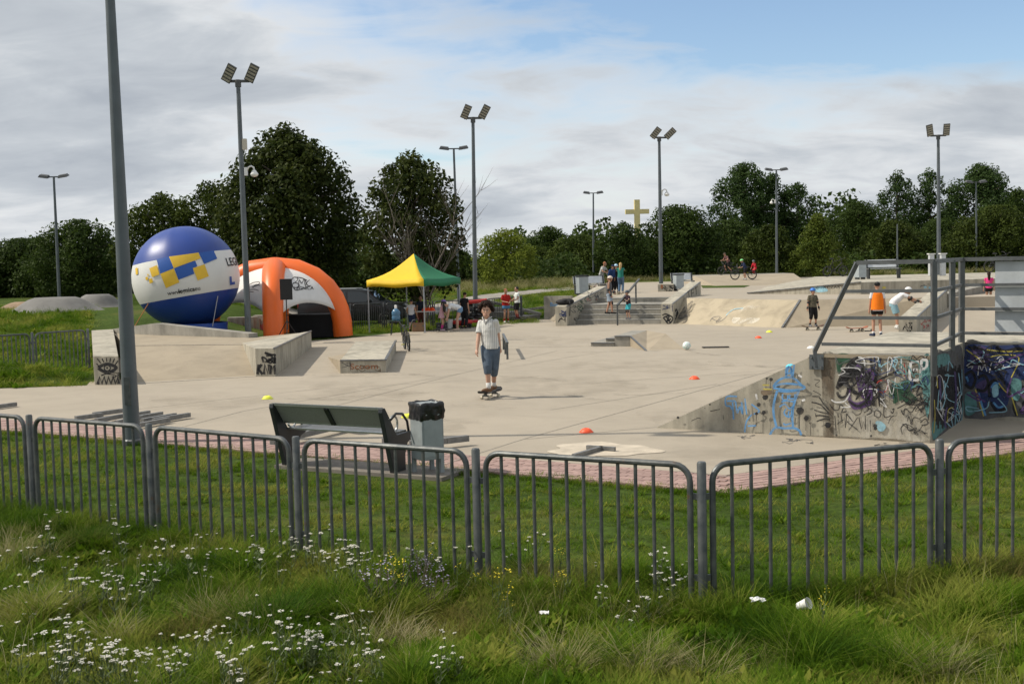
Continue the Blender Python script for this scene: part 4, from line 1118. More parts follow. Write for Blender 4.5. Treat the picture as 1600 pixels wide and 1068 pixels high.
for q, c in ([[(325, 385), (440, 362), (484, 468), (360, 520)], PBLU], [[(440, 362), (712, 325), (732, 378), (484, 468)], PYEL], [[(715, 325), (852, 305), (886, 380), (765, 430)], PBLU],
             [[(360, 520), (484, 472), (536, 598), (412, 652)], PYEL], [[(488, 470), (680, 396), (702, 448), (658, 478)], PBLU], [[(488, 470), (658, 470), (672, 520), (528, 575)], PBLU],
             [[(660, 468), (768, 432), (808, 542), (705, 582)], PYEL], [[(258, 470), (330, 440), (352, 526), (284, 552)], PYEL], [[(254, 570), (284, 560), (292, 598), (262, 610)], PYEL],
             [[(222, 552), (244, 545), (250, 572), (228, 580)], PYEL], [[(238, 524), (250, 520), (254, 536), (242, 540)], PYEL], [[(130, 470), (150, 460), (153, 522), (134, 530)], PYEL],
             [[(1000, 545), (1018, 543), (1022, 622), (1004, 624)], PBLU], [[(1004, 600), (1048, 592), (1050, 616), (1004, 624)], PBLU]):
    ball_patch(q, c, off=0.012 if c is PYEL else 0.009)
INK = mat('black_print', (0.015, 0.015, 0.016), 0.6, 0, 0.1)
def ball_text(txt, cx, cy, size, ang, parent, name='lettering', **kw):
    vs, fs = text_mesh(txt, 1.0, **kw)
    mb = MB(); ca, sa_ = math.cos(ang), math.sin(ang); x0, y0 = cB(cx, cy)
    for v in vs:
        x, y = v.x * size, -v.y * size
        mb.v.append(on_ball(x0 + x * ca - y * sa_, y0 + x * sa_ + y * ca, 0.015))
    mb.f = fs; mb.mi = [0] * len(fs)
    return mb.build(name, INK, parent, fix=False)
ball_text('www.', 492, 692, 9.5, -0.16, balloon); ball_text('legnica', 602, 672, 9.5, -0.16, balloon, bold=0.02); ball_text('.eu', 697, 656, 9.5, -0.16, balloon)
# town name wraps round both sides of the band
def band_text(txt, lon0, lat0, h, parent, step=0.0):
    vs, fs = text_mesh(txt, 1.0, bold=0.012)
    xm = min(v.x for v in vs); mb = MB()
    for v in vs:
        mb.v.append(bal(lat0 + v.y * h, lon0 + (v.x - xm) * h, 1.006))
    mb.f = fs; mb.mi = [0] * len(fs)
    mb.build('lettering', INK, parent, fix=False)
band_text('LEGNICA', 1.16, 0.13, 0.23, balloon)
band_text('LEGNICA', -1.28 - 0.95, -0.04, 0.22, balloon)
ROPE = mat('orange_rope', (0.55, 0.22, 0.08), 0.8, 0, 0.1)
for a, b2_, m in ((on_ball(232, 474), G(212, 512, 0.0), ROPE), (on_ball(340, 462), D(332, 510, bY - 1.0), mat('grey_rope', (0.4, 0.4, 0.42), 0.8, 0, 0.1))):
    if m is ROPE: b2_ = D(205, 512, bY - 1.0); b2_.z = 0.5
    MB().tube([a, b2_], 0.014, 5).build('guy_rope', m, balloon)

# ------------------------------------------------------------------ orange inflatable tent
ORG = mat('orange_vinyl', (0.78, 0.135, 0.012), 0.42, 0, 0.05, 1.5, 0.15, 4)
TWH = mat('white_tent_fabric', (0.62, 0.62, 0.61), 0.75, 0, 0.05, 3, 0.5, 5)
tcx = V3((D(430, 430, 40.4).x, 40.4, 0))
tent = thing('inflatable_tent', tcx, 'orange four-legged inflatable tent with white printed panels', 'tent')
feet = [V3((0.42, -2.65, 0)), V3((2.42, -0.55, 0)), V3((-0.42, 2.6, 0)), V3((-2.5, 0.30, 0))]
ZT = 2.44
def arc(fv, t):
    """t=0 apex centre line .. 1 foot; flat shoulder then falls steeply"""
    a = t * PI / 2
    s = math.sin(a) ** 0.92; z = ZT * math.cos(a) ** 0.80 if t < 1 else 0
    return tcx + fv * s + V3((0, 0, max(z, 0.0)))
for fv in feet:
    pts = [arc(fv, t) for t in (0.0, 0.2, 0.38, 0.54, 0.68, 0.80, 0.90, 1.0)]
    pts[-1].z = 0.02
    MB().tube(pts, [0.40, 0.40, 0.38, 0.36, 0.35, 0.34, 0.34, 0.34], 16).build('leg_tube', ORG, tent, smooth='auto')
bv = []
def panel(fa, fb, deep):
    mb = MB(); ns, nt_ = 20, 14
    for i in range(ns + 1):
        s = i / ns
        tm = 1 - deep * (math.sin(PI * s) ** 0.42)
        for j in range(nt_ + 1):
            t = 0.06 + (tm - 0.06) * j / nt_
            a, b2_ = arc(fa, t), arc(fb, t)
            p = lerp(a, b2_, s)
            p += (p - tcx).normalized() * (0.20 - 0.10 * math.sin(PI * s))
            mb.v.append(p)
    mb.f = [[i * (nt_ + 1) + j, (i + 1) * (nt_ + 1) + j, (i + 1) * (nt_ + 1) + j + 1, i * (nt_ + 1) + j + 1] for i in range(ns) for j in range(nt_)]
    mb.mi = [0] * len(mb.f)
    o = mb.build('roof_panel', TWH, tent, smooth=True)
    md = o.modifiers.new('thick', 'SOLIDIFY'); md.thickness = 0.01
    return mb
from mathutils.bvhtree import BVHTree
pan = [panel(feet[0], feet[1], 0.27), panel(feet[1], feet[2], 0.50), panel(feet[2], feet[3], 0.50), panel(feet[3], feet[0], 0.28)]
def cat_rom(P, n=6, closed=False):
    P = [V3((p[0], p[1], 0)) for p in P]; out = []
    m = len(P)
    for k in range(m - 1 if not closed else m):
        g = (lambda i: P[i % m]) if closed else (lambda i: P[min(max(i, 0), m - 1)])
        p0, p1, p2, p3 = g(k - 1), g(k), g(k + 1), g(k + 2)
        for i in range(n):
            u = i / n
            out.append(0.5 * ((2 * p1) + (p2 - p0) * u + (2 * p0 - 5 * p1 + 4 * p2 - p3) * u * u + (3 * p1 - p0 - 3 * p2 + p3) * u ** 3))
    out.append(P[0].copy() if closed else P[-1].copy())
    return out
def strokes(mb, lines, w, proj, curve=True, closed=False, n=5):
    """ribbons drawn on a surface; lines in photograph pixels, proj gives the surface point"""
    for P in lines:
        L = cat_rom(P, n, closed) if curve and len(P) > 2 else [V3((p[0], p[1], 0)) for p in P]
        k0 = len(mb.v); good = []
        for i, p in enumerate(L):
            d = (L[min(i + 1, len(L) - 1)] - L[max(i - 1, 0)])
            if d.length < 1e-6: d = V3((1, 0, 0))
            d.normalize(); nrm = V3((-d.y, d.x, 0)) * (w / 2)
            a, b2_ = proj(p.x + nrm.x, p.y + nrm.y), proj(p.x - nrm.x, p.y - nrm.y)
            if a is None or b2_ is None: continue
            good += [a, b2_]
        if len(good) < 4: continue
        mb.v += good
        for i in range(len(good) // 2 - 1):
            mb.f.append([k0 + 2 * i, k0 + 2 * i + 1, k0 + 2 * i + 3, k0 + 2 * i + 2]); mb.mi.append(mb.cur)
    return mb
def bvh_proj(mb, off=0.02):
    t = BVHTree.FromPolygons([tuple(v) for v in mb.v], mb.f)
    def f(px, py):
        h = t.ray_cast(V3((0, 0, CAM_H)), ray(px, py))
        if h[0] is None: return None
        return h[0] - ray(px, py) * off
    return f
cT = cr(340, 340, 3.56)
pr0 = bvh_proj(pan[0]); pr3 = bvh_proj(pan[3])
sc = lambda L: [[cT(*p) for p in P] for P in L]
mb = MB()
strokes(mb, sc([[(412, 345), (425, 330), (445, 335), (440, 352), (415, 372), (420, 385), (445, 388), (455, 375), (440, 362), (420, 362)],
                [(450, 385), (455, 345), (468, 365), (482, 340), (486, 372)], [(486, 345), (500, 375), (515, 380)], [(512, 345), (495, 362), (488, 382)],
                [(408, 350), (430, 400), (470, 395), (520, 376)], [(440, 330), (470, 335), (498, 348)]]), 1.0, pr0)
mb.build('panel_print', INK, tent, fix=False)
def px_text(txt, cx, cy, w, ang, proj, parent, m, name='lettering', sx=1.0, **kw):
    vs, fs = text_mesh(txt, 1.0, **kw); mb = MB(); ca, sa_ = math.cos(ang), math.sin(ang)
    xs = [v.x for v in vs]; k = w / (max(xs) - min(xs)); pts = []
    for v in vs:
        x, y = v.x * k, -v.y * k * sx
        p = proj(cx + x * ca - y * sa_, cy + x * sa_ + y * ca); pts.append(p)
    ok = [f for f in fs if all(pts[i] is not None for i in f)]
    mb.v = [p if p is not None else V3((0, 0, 0)) for p in pts]; mb.f = ok; mb.mi = [0] * len(ok)
    used = sorted({i for f in ok for i in f}); rm = {o: n for n, o in enumerate(used)}
    mb.v = [mb.v[i] for i in used]; mb.f = [[rm[i] for i in f] for f in ok]
    if ok: return mb.build(name, m, parent, fix=False)
x_, y_ = cT(480, 392)
px_text('LEGNICA', x_, y_, 30, -0.03, pr0, tent, INK, bold=0.01)
mb = MB()
strokes(mb, sc([[(176, 372), (200, 360), (232, 357), (222, 375), (190, 385)], [(195, 390), (215, 370), (235, 378)], [(178, 400), (205, 398), (228, 405)], [(170, 410), (200, 412)]]), 0.9, pr3)
if mb.f: mb.build('panel_print', INK, tent, fix=False)
# dark curtain and table inside
tb_ = thing('draped_table', (tcx.x + 1.35, 40.0, 0), 'table with black cloth under the orange tent', 'table')
p = V3((tcx.x + 1.30, 40.2, 0))
MB().box(p + V3((0, 0, 0.39)), (1.55, 0.7, 0.78)).build('table_cloth', mat('black_cloth', (0.008, 0.008, 0.009), 0.9, 0, 0.2, 5, 0.5, 6), tb_)
MB().box(p + V3((0, 0, 0.795)), (1.62, 0.76, 0.03)).build('table_top', BLACK, tb_)
def speaker_on_stand(px, py0, py1, pyb, Y, w, label):
    a, b2_ = D(px, py0, Y), D(px, py1, Y)
    root = thing('loudspeaker', (a.x, Y, 0), label, 'loudspeaker', 0.25)
    M = MW[root.name]
    h = a.z - b2_.z; zc_ = b2_.z + h / 2
    MB().hexa([(-w / 2, -0.17, zc_ - h / 2), (w / 2, -0.17, zc_ - h / 2), (w * .36, 0.17, zc_ - h / 2), (-w * .36, 0.17, zc_ - h / 2)], [(-w / 2, -0.17, zc_ + h / 2), (w / 2, -0.17, zc_ + h / 2), (w * .36, 0.17, zc_ + h / 2), (-w * .36, 0.17, zc_ + h / 2)]).build('cabinet', BLACK, root, bevel=0.015, world=False)
    MB().box((0, -0.176, zc_), (w * 0.88, 0.012, h * 0.9)).build('grille', mat('speaker_grille', (0.02, 0.02, 0.021), 0.5, 0.4, 0.4, 150), root, world=False)
    MB().cone((0, 0, 0.45), (0, 0, zc_ - h / 2), 0.022, 0.018, 8).build('stand_pole', BLACK, root, world=False)
    for k in range(3):
        t = 2 * PI * k / 3 + 0.4
        MB().bar((0, 0, 0.75), (0.5 * math.cos(t), 0.5 * math.sin(t), 0.01), 0.025, 0.02).build('stand_leg', BLACK, root, world=False)
speaker_on_stand(446, 435.5, 468, 520, 37.0, 0.40, 'black loudspeaker on a stand before the orange tent')
# concrete barrier blocks behind the tent
for k, (px, w, lb, ang) in enumerate(((384, 1.3, 'grey ribbed concrete barrier block behind the balloon', 0.1), (418, 1.0, 'concrete barrier block with red graffiti behind the orange tent', -0.2))):
    p = D(px, 510, 43.6); r = thing('barrier_block', (p.x, 43.6, 0), lb, 'barrier', ang)
    MB().hexa([(-w / 2, -0.25, 0), (w / 2, -0.25, 0), (w / 2, 0.25, 0), (-w / 2, 0.25, 0)], [(-w / 2, -0.18, 0.62 + 0.05 * k), (w / 2, -0.18, 0.62 + 0.05 * k), (w / 2, 0.18, 0.62 + 0.05 * k), (-w / 2, 0.18, 0.62 + 0.05 * k)]).build('block', C_GREY, r, bevel=0.015, world=False)
    for j in range(6 if k == 0 else 0):
        MB().box((-w / 2 + w * (j + .5) / 6, -0.235, 0.3), (0.05, 0.05, 0.5), Matrix.Rotation(-0.11, 3, 'X')).build('rib', C_GREY, r, world=False)
    if k == 1:
        mb = MB(); rr = random.Random(4)
        fpn = MW[r.name]; n_ = fpn.to_3x3() @ V3((0, -1, 0.11)).normalized(); p0_ = fpn @ V3((0, -0.262, 0))
        for q in range(7):
            x0 = 406 + q * 3.2
            strokes(mb, [[(x0, 519), (x0 + 1.5, 505 + rr.uniform(0, 5)), (x0 + 3.5, 517), (x0 + 4.5, 507)]], 1.2, lambda a, b: PLN(a, b, p0_, n_))
        mb.build('graffiti', mat('red_spray', (0.25, 0.015, 0.02), 0.7, 0, 0.2), r, fix=False)

# ------------------------------------------------------------------ folding gazebo
GY = mat('yellow_canopy', (0.72, 0.47, 0.012), 0.7, 0, 0.05, 3, 0.4, 6); GG = mat('green_canopy', (0.008, 0.15, 0.062), 0.7, 0, 0.06, 3, 0.4, 6)
f0 = D(664, 520, 41.0); gF = V3((f0.x, 41.0, 0))
e2 = V3((1.18, 2.55, 0)); e1 = V3((-2.12, 0.95, 0))
gzb = thing('gazebo', gF + (e1 + e2) / 2, 'folding gazebo with yellow and green canopy beside the barrier fence', 'gazebo')
cor = [gF, gF + e2, gF + e1 + e2, gF + e1]
gL = D(570, 456, (gF + e1).y)
zE = 1.66; zV = 1.92; zA = D(648, 396, (gF + (e1 + e2) / 2).y).z
apx = up(gF + (e1 + e2) / 2, zA)
# outward overhang of the valance
ctr = gF + (e1 + e2) / 2
co = [ctr + (c - ctr) * 1.03 for c in cor]
def canopy(a, b2_, m, name):
    mb = MB(); n = 8
    for j in range(n + 1):
        t = j / n
        for i in range(n + 1):
            s = i / n
            base = up(lerp(a, b2_, s), zV)
            p = lerp(base, apx, t); p.z -= 0.16 * math.sin(PI * t) + 0.05 * math.sin(PI * s) * (1 - t)
            mb.v.append(p)
    mb.f = [[j * (n + 1) + i, j * (n + 1) + i + 1, (j + 1) * (n + 1) + i + 1, (j + 1) * (n + 1) + i] for j in range(n) for i in range(n)]
    k = len(mb.v)
    for i in range(n + 1):
        s = i / n; q = lerp(a, b2_, s); mb.v.append(up(q, zV - 0.05 * math.sin(PI * s))); mb.v.append(up(q, zE + 0.03 * math.sin(s * 9)))
    mb.f += [[k + 2 * i, k + 2 * i + 1, k + 2 * i + 3, k + 2 * i + 2] for i in range(n)]
    mb.mi = [0] * len(mb.f)
    o = mb.build(name, m, gzb, smooth='auto'); md = o.modifiers.new('thick', 'SOLIDIFY'); md.thickness = 0.006
canopy(co[0], co[1], GG, 'canopy_panel'); canopy(co[1], co[2], GY, 'canopy_panel'); canopy(co[2], co[3], GG, 'canopy_panel'); canopy(co[3], co[0], GY, 'canopy_panel')
ALU = mat('grey_aluminium', (0.36, 0.38, 0.40), 0.4, 0.6, 0.1)
for c in cor: 
    lg = MB().bar(up(c, 0), up(c, zV - 0.03), 0.045, 0.045).build('leg', ALU, gzb)
    MB().box(up(c, 0.01), (0.11, 0.11, 0.012)).build('foot_plate', ALU, lg)
for a, b2_ in zip(cor, cor[1:] + cor[:1]):
    mdp = (a + b2_) / 2
    MB().bar(up(a, zE + 0.2), up(mdp, zE + 0.02), 0.02, 0.03).build('truss_bar', ALU, gzb); MB().bar(up(mdp, zE + 0.02), up(b2_, zE + 0.2), 0.02, 0.03).build('truss_bar', ALU, gzb)
    MB().bar(up(a, zE + 0.0), up(mdp, zE + 0.18), 0.02, 0.03).build('truss_bar', ALU, gzb); MB().bar(up(mdp, zE + 0.18), up(b2_, zE + 0.0), 0.02, 0.03).build('truss_bar', ALU, gzb)

# ------------------------------------------------------------------ things under the gazebo
def gpt(px, Y, z=0.0): p = D(px, 500, Y); return V3((p.x, Y, z))
tq = gpt(665, 42.7); tab = thing('folding_table', tq, 'folding table with orange cones on it under the gazebo', 'table', 0.2)
MB().box((0, 0, 0.70), (1.4, 0.6, 0.03)).build('table_top', mat('pale_table', (0.5, 0.5, 0.48), 0.6, 0, 0.08), tab, world=False)
for sx in (-1, 1):
    for sy in (-1, 1): MB().bar((0.6 * sx, 0.24 * sy, 0), (0.6 * sx, 0.24 * sy, 0.69), 0.025, 0.025).build('leg', ALU, tab, world=False)
for k, px in enumerate((664, 670, 676)):
    q = gpt(px, 42.65, 0.717)
    MB()
    o = thing('cone_stack', q, ('leftmost', 'middle', 'rightmost')[k] + ' of the three orange cone stacks on the table', 'cone', group='orange cone stacks on the gazebo table')
    MB().lathe([(0.12, 0), (0.12, 0.02), (0.08, 0.06), (0.1, 0.06), (0.06, 0.11), (0.03, 0.13)], 14).build('stack', CONE['orange'], o, smooth='auto', world=False)
jg = gpt(619, 40.0); jug = thing('water_jug', jg + V3((0, 0, 0.52)), 'large blue water jug with a white tap cap beside the gazebo leg', 'water jug')
WB = mat('blue_water_plastic', (0.06, 0.15, 0.25), 0.25, 0, 0.15, 10)
MB().lathe([(0.13, 0), (0.15, 0.03), (0.15, 0.14), (0.14, 0.16), (0.15, 0.18), (0.15, 0.30), (0.10, 0.38), (0.04, 0.42)], 18).build('bottle', WB, jug, smooth='auto', world=False)
MB().lathe([(0.045, 0.42), (0.045, 0.52), (0.03, 0.54)], 12).build('cap', WHITE, jug, world=False)
sq_ = thing('stool', jg, 'dark folding stool carrying the blue water jug', 'stool')
MB().box((0, 0, 0.5), (0.42, 0.36, 0.035)).build('seat', mat('dark_green_plastic', (0.015, 0.04, 0.025), 0.6, 0, 0.2), sq_, world=False)
for sx in (-1, 1):
    for sy in (-1, 1): MB().bar((0.19 * sx, 0.15 * sy, 0), (0.15 * sx, 0.12 * sy, 0.49), 0.022, 0.022).build('leg', PLATE, sq_, world=False)
RED = mat('red_plastic', (0.42, 0.02, 0.015), 0.5, 0, 0.12, 6)
cq = gpt(745, 44.0); kart = thing('hand_cart', cq, 'red hand cart loaded with black gear next to the gazebo', 'cart', 0.1)
MB().box((0, 0, 0.22), (0.85, 0.5, 0.10)).build('deck', RED, kart, bevel=0.03, world=False)
MB().box((0, 0.08, 0.98), (0.86, 0.36, 0.13), Matrix.Rotation(-0.08, 3, 'Y')).build('top_case', RED, kart, bevel=0.04, world=False)
gr = MB(); rk = random.Random(9)
for k in range(26): gr.ell((rk.uniform(-.34, .34), rk.uniform(-.16, .16), rk.uniform(.32, .86)), (rk.uniform(.07, .14), rk.uniform(.06, .12), rk.uniform(.05, .1)), 8, 5)
gr.build('packed_gear', mat('black_gear', (0.02, 0.021, 0.023), 0.6, 0, 0.5, 9), kart, smooth=True, world=False)
for sx in (-1, 1):
    for sy in (-1, 1):
        w = MB().ring((0.32 * sx, 0.26 * sy, 0.10), 0.075, 0.028, 'Y', 16, 6).build('wheel', RUBBER, kart, smooth=True, world=False)
        MB().lathe([(0.06, -0.01), (0.06, 0.01)], 12).build('hub', RED, w, world=False).matrix_local = Matrix.Translation((0.32 * sx, 0.26 * sy, 0.10)) @ Matrix.Rotation(PI / 2, 4, 'X')
MB().bar((-0.43, 0.2, 0.22), (-0.43, 0.2, 1.0), 0.03, 0.03).build('handle', PLATE, kart, world=False); MB().bar((0.43, 0.2, 0.22), (0.43, 0.2, 1.0), 0.03, 0.03).build('handle', PLATE, kart, world=False)
rc = gpt(722, 43.4); sled = thing('ride_on_toy', rc, 'red and white ride-on toy on the ground under the gazebo', 'toy car', 0.2)
MB().ell((0, 0, 0.22), (0.42, 0.2, 0.13), 16, 8).build('body', RED, sled, smooth=True, world=False)
MB().ell((-0.05, 0, 0.33), (0.26, 0.16, 0.07), 14, 6).build('seat', WHITE, sled, smooth=True, world=False)
for sx in (-1, 1):
    for sy in (-1, 1): MB().ring((0.25 * sx, 0.17 * sy, 0.09), 0.065, 0.03, 'Y', 14, 6).build('wheel', RUBBER, sled, smooth=True, world=False)
bk = gpt(702, 43.3); bkt = thing('bucket', bk, 'white bucket standing between the two girls under the gazebo', 'bucket')
MB().lathe([(0.12, 0), (0.15, 0.34), (0.155, 0.35), (0.14, 0.33), (0.11, 0.02)], 16).build('pail', WHITE, bkt, smooth='auto', world=False)
MB().tube([(-0.15, 0, 0.33), (-0.1, 0, 0.46), (0, 0, 0.5), (0.1, 0, 0.46), (0.15, 0, 0.33)], 0.006, 6).build('handle', STEEL, bkt, world=False)
for k, (px, w, h, lb) in enumerate(((654, 0.5, 0.3, 'brown cardboard crate on the grass behind the gazebo leg'), (690, 0.4, 0.26, 'dark equipment case on the ground beside the girl in pink'))):
    q = gpt(px, 41.9 + 0.3 * k); r = thing('equipment_case', q, lb, 'case', 0.15)
    mm = mat('brown_card', (0.22, 0.13, 0.07), 0.8, 0, 0.12) if k == 0 else PLATE
    MB().box((0, 0, h / 2), (w, 0.36, h)).build('box_body', mm, r, bevel=0.01, world=False)
    MB().box((0, 0, h + 0.012), (w * 1.02, 0.37, 0.02)).build('lid', mm, r, world=False)
    for sx in (-1, 1): MB().box((sx * w * 0.3, -0.188, h * 0.7), (0.06, 0.012, 0.05)).build('latch', STEEL, r, world=False)
# black bag on the ledge
bgp = SQ(-0.23, 0.45, 0.79); bg_ = thing('shoulder_bag', bgp, 'black shoulder bag resting on the low end of the stair ledge', 'bag', math.atan2(ex.y, ex.x))
gb = MB(); gb.ell((-0.1, 0, 0.10), (0.26, 0.17, 0.11), 18, 10); gb.ell((0.16, 0.02, 0.12), (0.22, 0.15, 0.12), 18, 10); gb.ell((0.02, -0.02, 0.16), (0.2, 0.13, 0.08), 14, 8); gb.build('bag_body', mat('black_nylon', (0.01, 0.01, 0.011), 0.75, 0, 0.3, 8, 0.8, 12), bg_, smooth=True, world=False)
MB().tube([(0.25, -0.16, 0.15), (0.3, -0.24, 0.05), (0.3, -0.28, -0.2), (0.29, -0.28, -0.42)], 0.018, 6).build('strap', BLACK, bg_, world=False)

# ------------------------------------------------------------------ dark estate car behind the tent
def car(loc, rz, label):
    root = thing('parked_car', loc, label, 'car', rz)
    PNT = mat('black_car_paint', (0.005, 0.006, 0.007), 0.35, 0, 0.1, 3, coat=0.2); GLS = mat('dark_window_glass', (0.012, 0.016, 0.018), 0.06, 0, 0.1, 3, spec=0.8)
    # side outline, +x is the nose
    prof = [(-2.2, 0.35), (-2.25, 0.75), (-2.2, 1.0), (-2.02, 1.40), (-1.7, 1.56), (0.35, 1.57), (0.72, 1.45), (1.18, 1.08), (2.0, 0.92), (2.25, 0.72), (2.28, 0.40), (1.95, 0.28), (-1.9, 0.28)]
    secs = []
    mb = MB()
    n = len(prof)
    for y, inset, zs in ((-0.88, 0.0, 1), (0.88, 0.0, 1)):
        for x, z in prof:
            yy = y * (1 - 0.16 * max(0, (z - 0.95) / 0.6)); mb.v.append(V3((x, yy, z)))
    mb.f = [list(range(n))[::-1], list(range(n, 2 * n))] + [[i, (i + 1) % n, n + (i + 1) % n, n + i] for i in range(n)]
    mb.mi = [0] * len(mb.f)
    mb.build('body', PNT, root, bevel=0.05, world=False, smooth='auto')
    for s in (-1, 1):
        for pts in ([(-1.95, 1.08), (-1.82, 1.42), (-1.25, 1.46), (-1.2, 1.06)], [(-1.12, 1.06), (-1.15, 1.47), (-0.22, 1.49), (-0.2, 1.05)], [(-0.12, 1.05), (-0.13, 1.49), (0.38, 1.48), (0.68, 1.36), (0.98, 1.06)]):
            a = [V3((x, s * (0.885 * (1 - 0.16 * max(0, (z - .95) / .6)) + 0.004), z)) for x, z in pts]; b2_ = [p - V3((0, s * 0.012, 0)) for p in a]
            MB().hexa(a, b2_).build('window', GLS, root, world=False)
        for x in (-1.42, 1.42):
            w = MB().ring((x, s * 0.80, 0.33), 0.245, 0.085, 'Y', 24, 8, 1.1).build('wheel', RUBBER, root, smooth=True, world=False)
            MB().cone((x, s * 0.78, 0.33), (x, s * 0.87, 0.33), 0.21, 0.19, 18).build('rim', STAINL, w, world=False)
        MB().box((0.78, s * 0.97, 1.1), (0.16, 0.16, 0.12)).build('mirror', PNT, root, bevel=0.03, world=False)
        MB().box((2.16, s * 0.62, 0.72), (0.2, 0.34, 0.12)).build('headlight', mat('lamp_glass', (0.5, 0.5, 0.5), 0.1, 0, 0.05), root, bevel=0.03, world=False)
        MB().box((-2.2, s * 0.68, 0.95), (0.1, 0.2, 0.28)).build('tail_light', RED, root, bevel=0.02, world=False)
        MB().tube([(-1.6, s * 0.62, 1.6), (0.2, s * 0.62, 1.6)], 0.02, 6).build('roof_rail', STAINL, root, world=False)
    ws = [V3((0.74, -0.66, 1.46)), V3((1.16, -0.74, 1.10)), V3((1.16, 0.74, 1.10)), V3((0.74, 0.66, 1.46))]
    MB().hexa([p + V3((0.012, 0, 0.012)) for p in ws], [p for p in ws]).build('windscreen', GLS, root, world=False)
    return root
cp = D(556, 500, 47.5)
car((cp.x, 47.5, -0.07), -0.08, 'black estate car parked behind the orange tent')
# ------------------------------------------------------------------ trees
def leaf_cloud(pts, nrm, size, rng, fold=0.25, aspect=0.62):
    """leaf-sized quads at pts, roughly facing nrm; returns vertex and face arrays"""
    n = len(pts)
    nr = nrm + rng.normal(0, 0.75, (n, 3)); nr /= np.linalg.norm(nr, axis=1, keepdims=True) + 1e-9
    rv = rng.normal(0, 1, (n, 3)); rv[:, 2] -= 0.6
    a = rv - nr * (rv * nr).sum(1, keepdims=True); a /= np.linalg.norm(a, axis=1, keepdims=True) + 1e-9
    b = np.cross(nr, a)
    s = size * rng.uniform(0.6, 1.35, (n, 1))
    v = np.empty((n, 4, 3))
    v[:, 0] = pts - a * s * 0.5
    v[:, 1] = pts + b * s * aspect * 0.5 + nr * s * fold * 0.3
    v[:, 2] = pts + a * s * 0.55
    v[:, 3] = pts - b * s * aspect * 0.5 + nr * s * fold * 0.3
    f = np.arange(4 * n).reshape(n, 4)
    return v.reshape(-1, 3), f
def np_mesh(name, v, f, m, parent=None):
    me = bpy.data.meshes.new(name)
    me.vertices.add(len(v)); me.vertices.foreach_set('co', np.ascontiguousarray(v, dtype=np.float32).ravel())
    k = f.shape[1]
    me.loops.add(f.size); me.polygons.add(len(f))
    me.loops.foreach_set('vertex_index', f.astype(np.int32).ravel())
    me.polygons.foreach_set('loop_start', np.arange(0, f.size, k, dtype=np.int32))
    me.polygons.foreach_set('loop_total', np.full(len(f), k, dtype=np.int32))
    me.update(calc_edges=True); me.materials.append(m)
    o = bpy.data.objects.new(name, me); COL.objects.link(o); o.parent = parent
    return o
BARK = mat('grey_brown_bark', (0.075, 0.06, 0.045), 0.95, 0, 0.35, 5, 0.8, 18)
LM = {'chestnut': leaf_mat('chestnut_leaves', (0.014, 0.026, 0.006), (0.060, 0.076, 0.016), 0.5),
      'dark': leaf_mat('dark_leaves', (0.016, 0.032, 0.007), (0.058, 0.090, 0.018), 0.45),
      'brown': leaf_mat('olive_leaves', (0.021, 0.034, 0.006), (0.066, 0.090, 0.016), 0.45),
      'mid': leaf_mat('mid_green_leaves', (0.027, 0.046, 0.008), (0.088, 0.120, 0.022), 0.4),
      'light': leaf_mat('yellow_green_leaves', (0.085, 0.120, 0.016), (0.220, 0.260, 0.040), 0.5, 0.5),
      'bright': leaf_mat('bright_leaves', (0.045, 0.072, 0.010), (0.130, 0.165, 0.028), 0.5, 0.4),
      'poplar': leaf_mat('poplar_leaves', (0.019, 0.040, 0.012), (0.064, 0.104, 0.029), 0.35)}
def envelope(kind, t):
    """half width of the crown (0..1) at height fraction t of the crown"""
    if kind == 'round': return max(0.0, math.sin(PI * (0.10 + 0.90 * t ** 0.85))) ** 0.5
    if kind == 'cone': return (1 - t) ** 0.75 * 0.95 + 0.05 if t > 0.12 else 0.55 + t * 3
    if kind == 'dome': return math.sqrt(max(0, 1 - t ** 2.2)) 
    if kind == 'column': return max(0.0, math.sin(PI * (0.14 + 0.86 * t))) ** 0.42
    if kind == 'chestnut': return min(1, 0.78 + 0.6 * t) if t < 0.35 else max(0, 1 - ((t - 0.35) / 0.65) ** 2.3) ** 0.62
    return 1
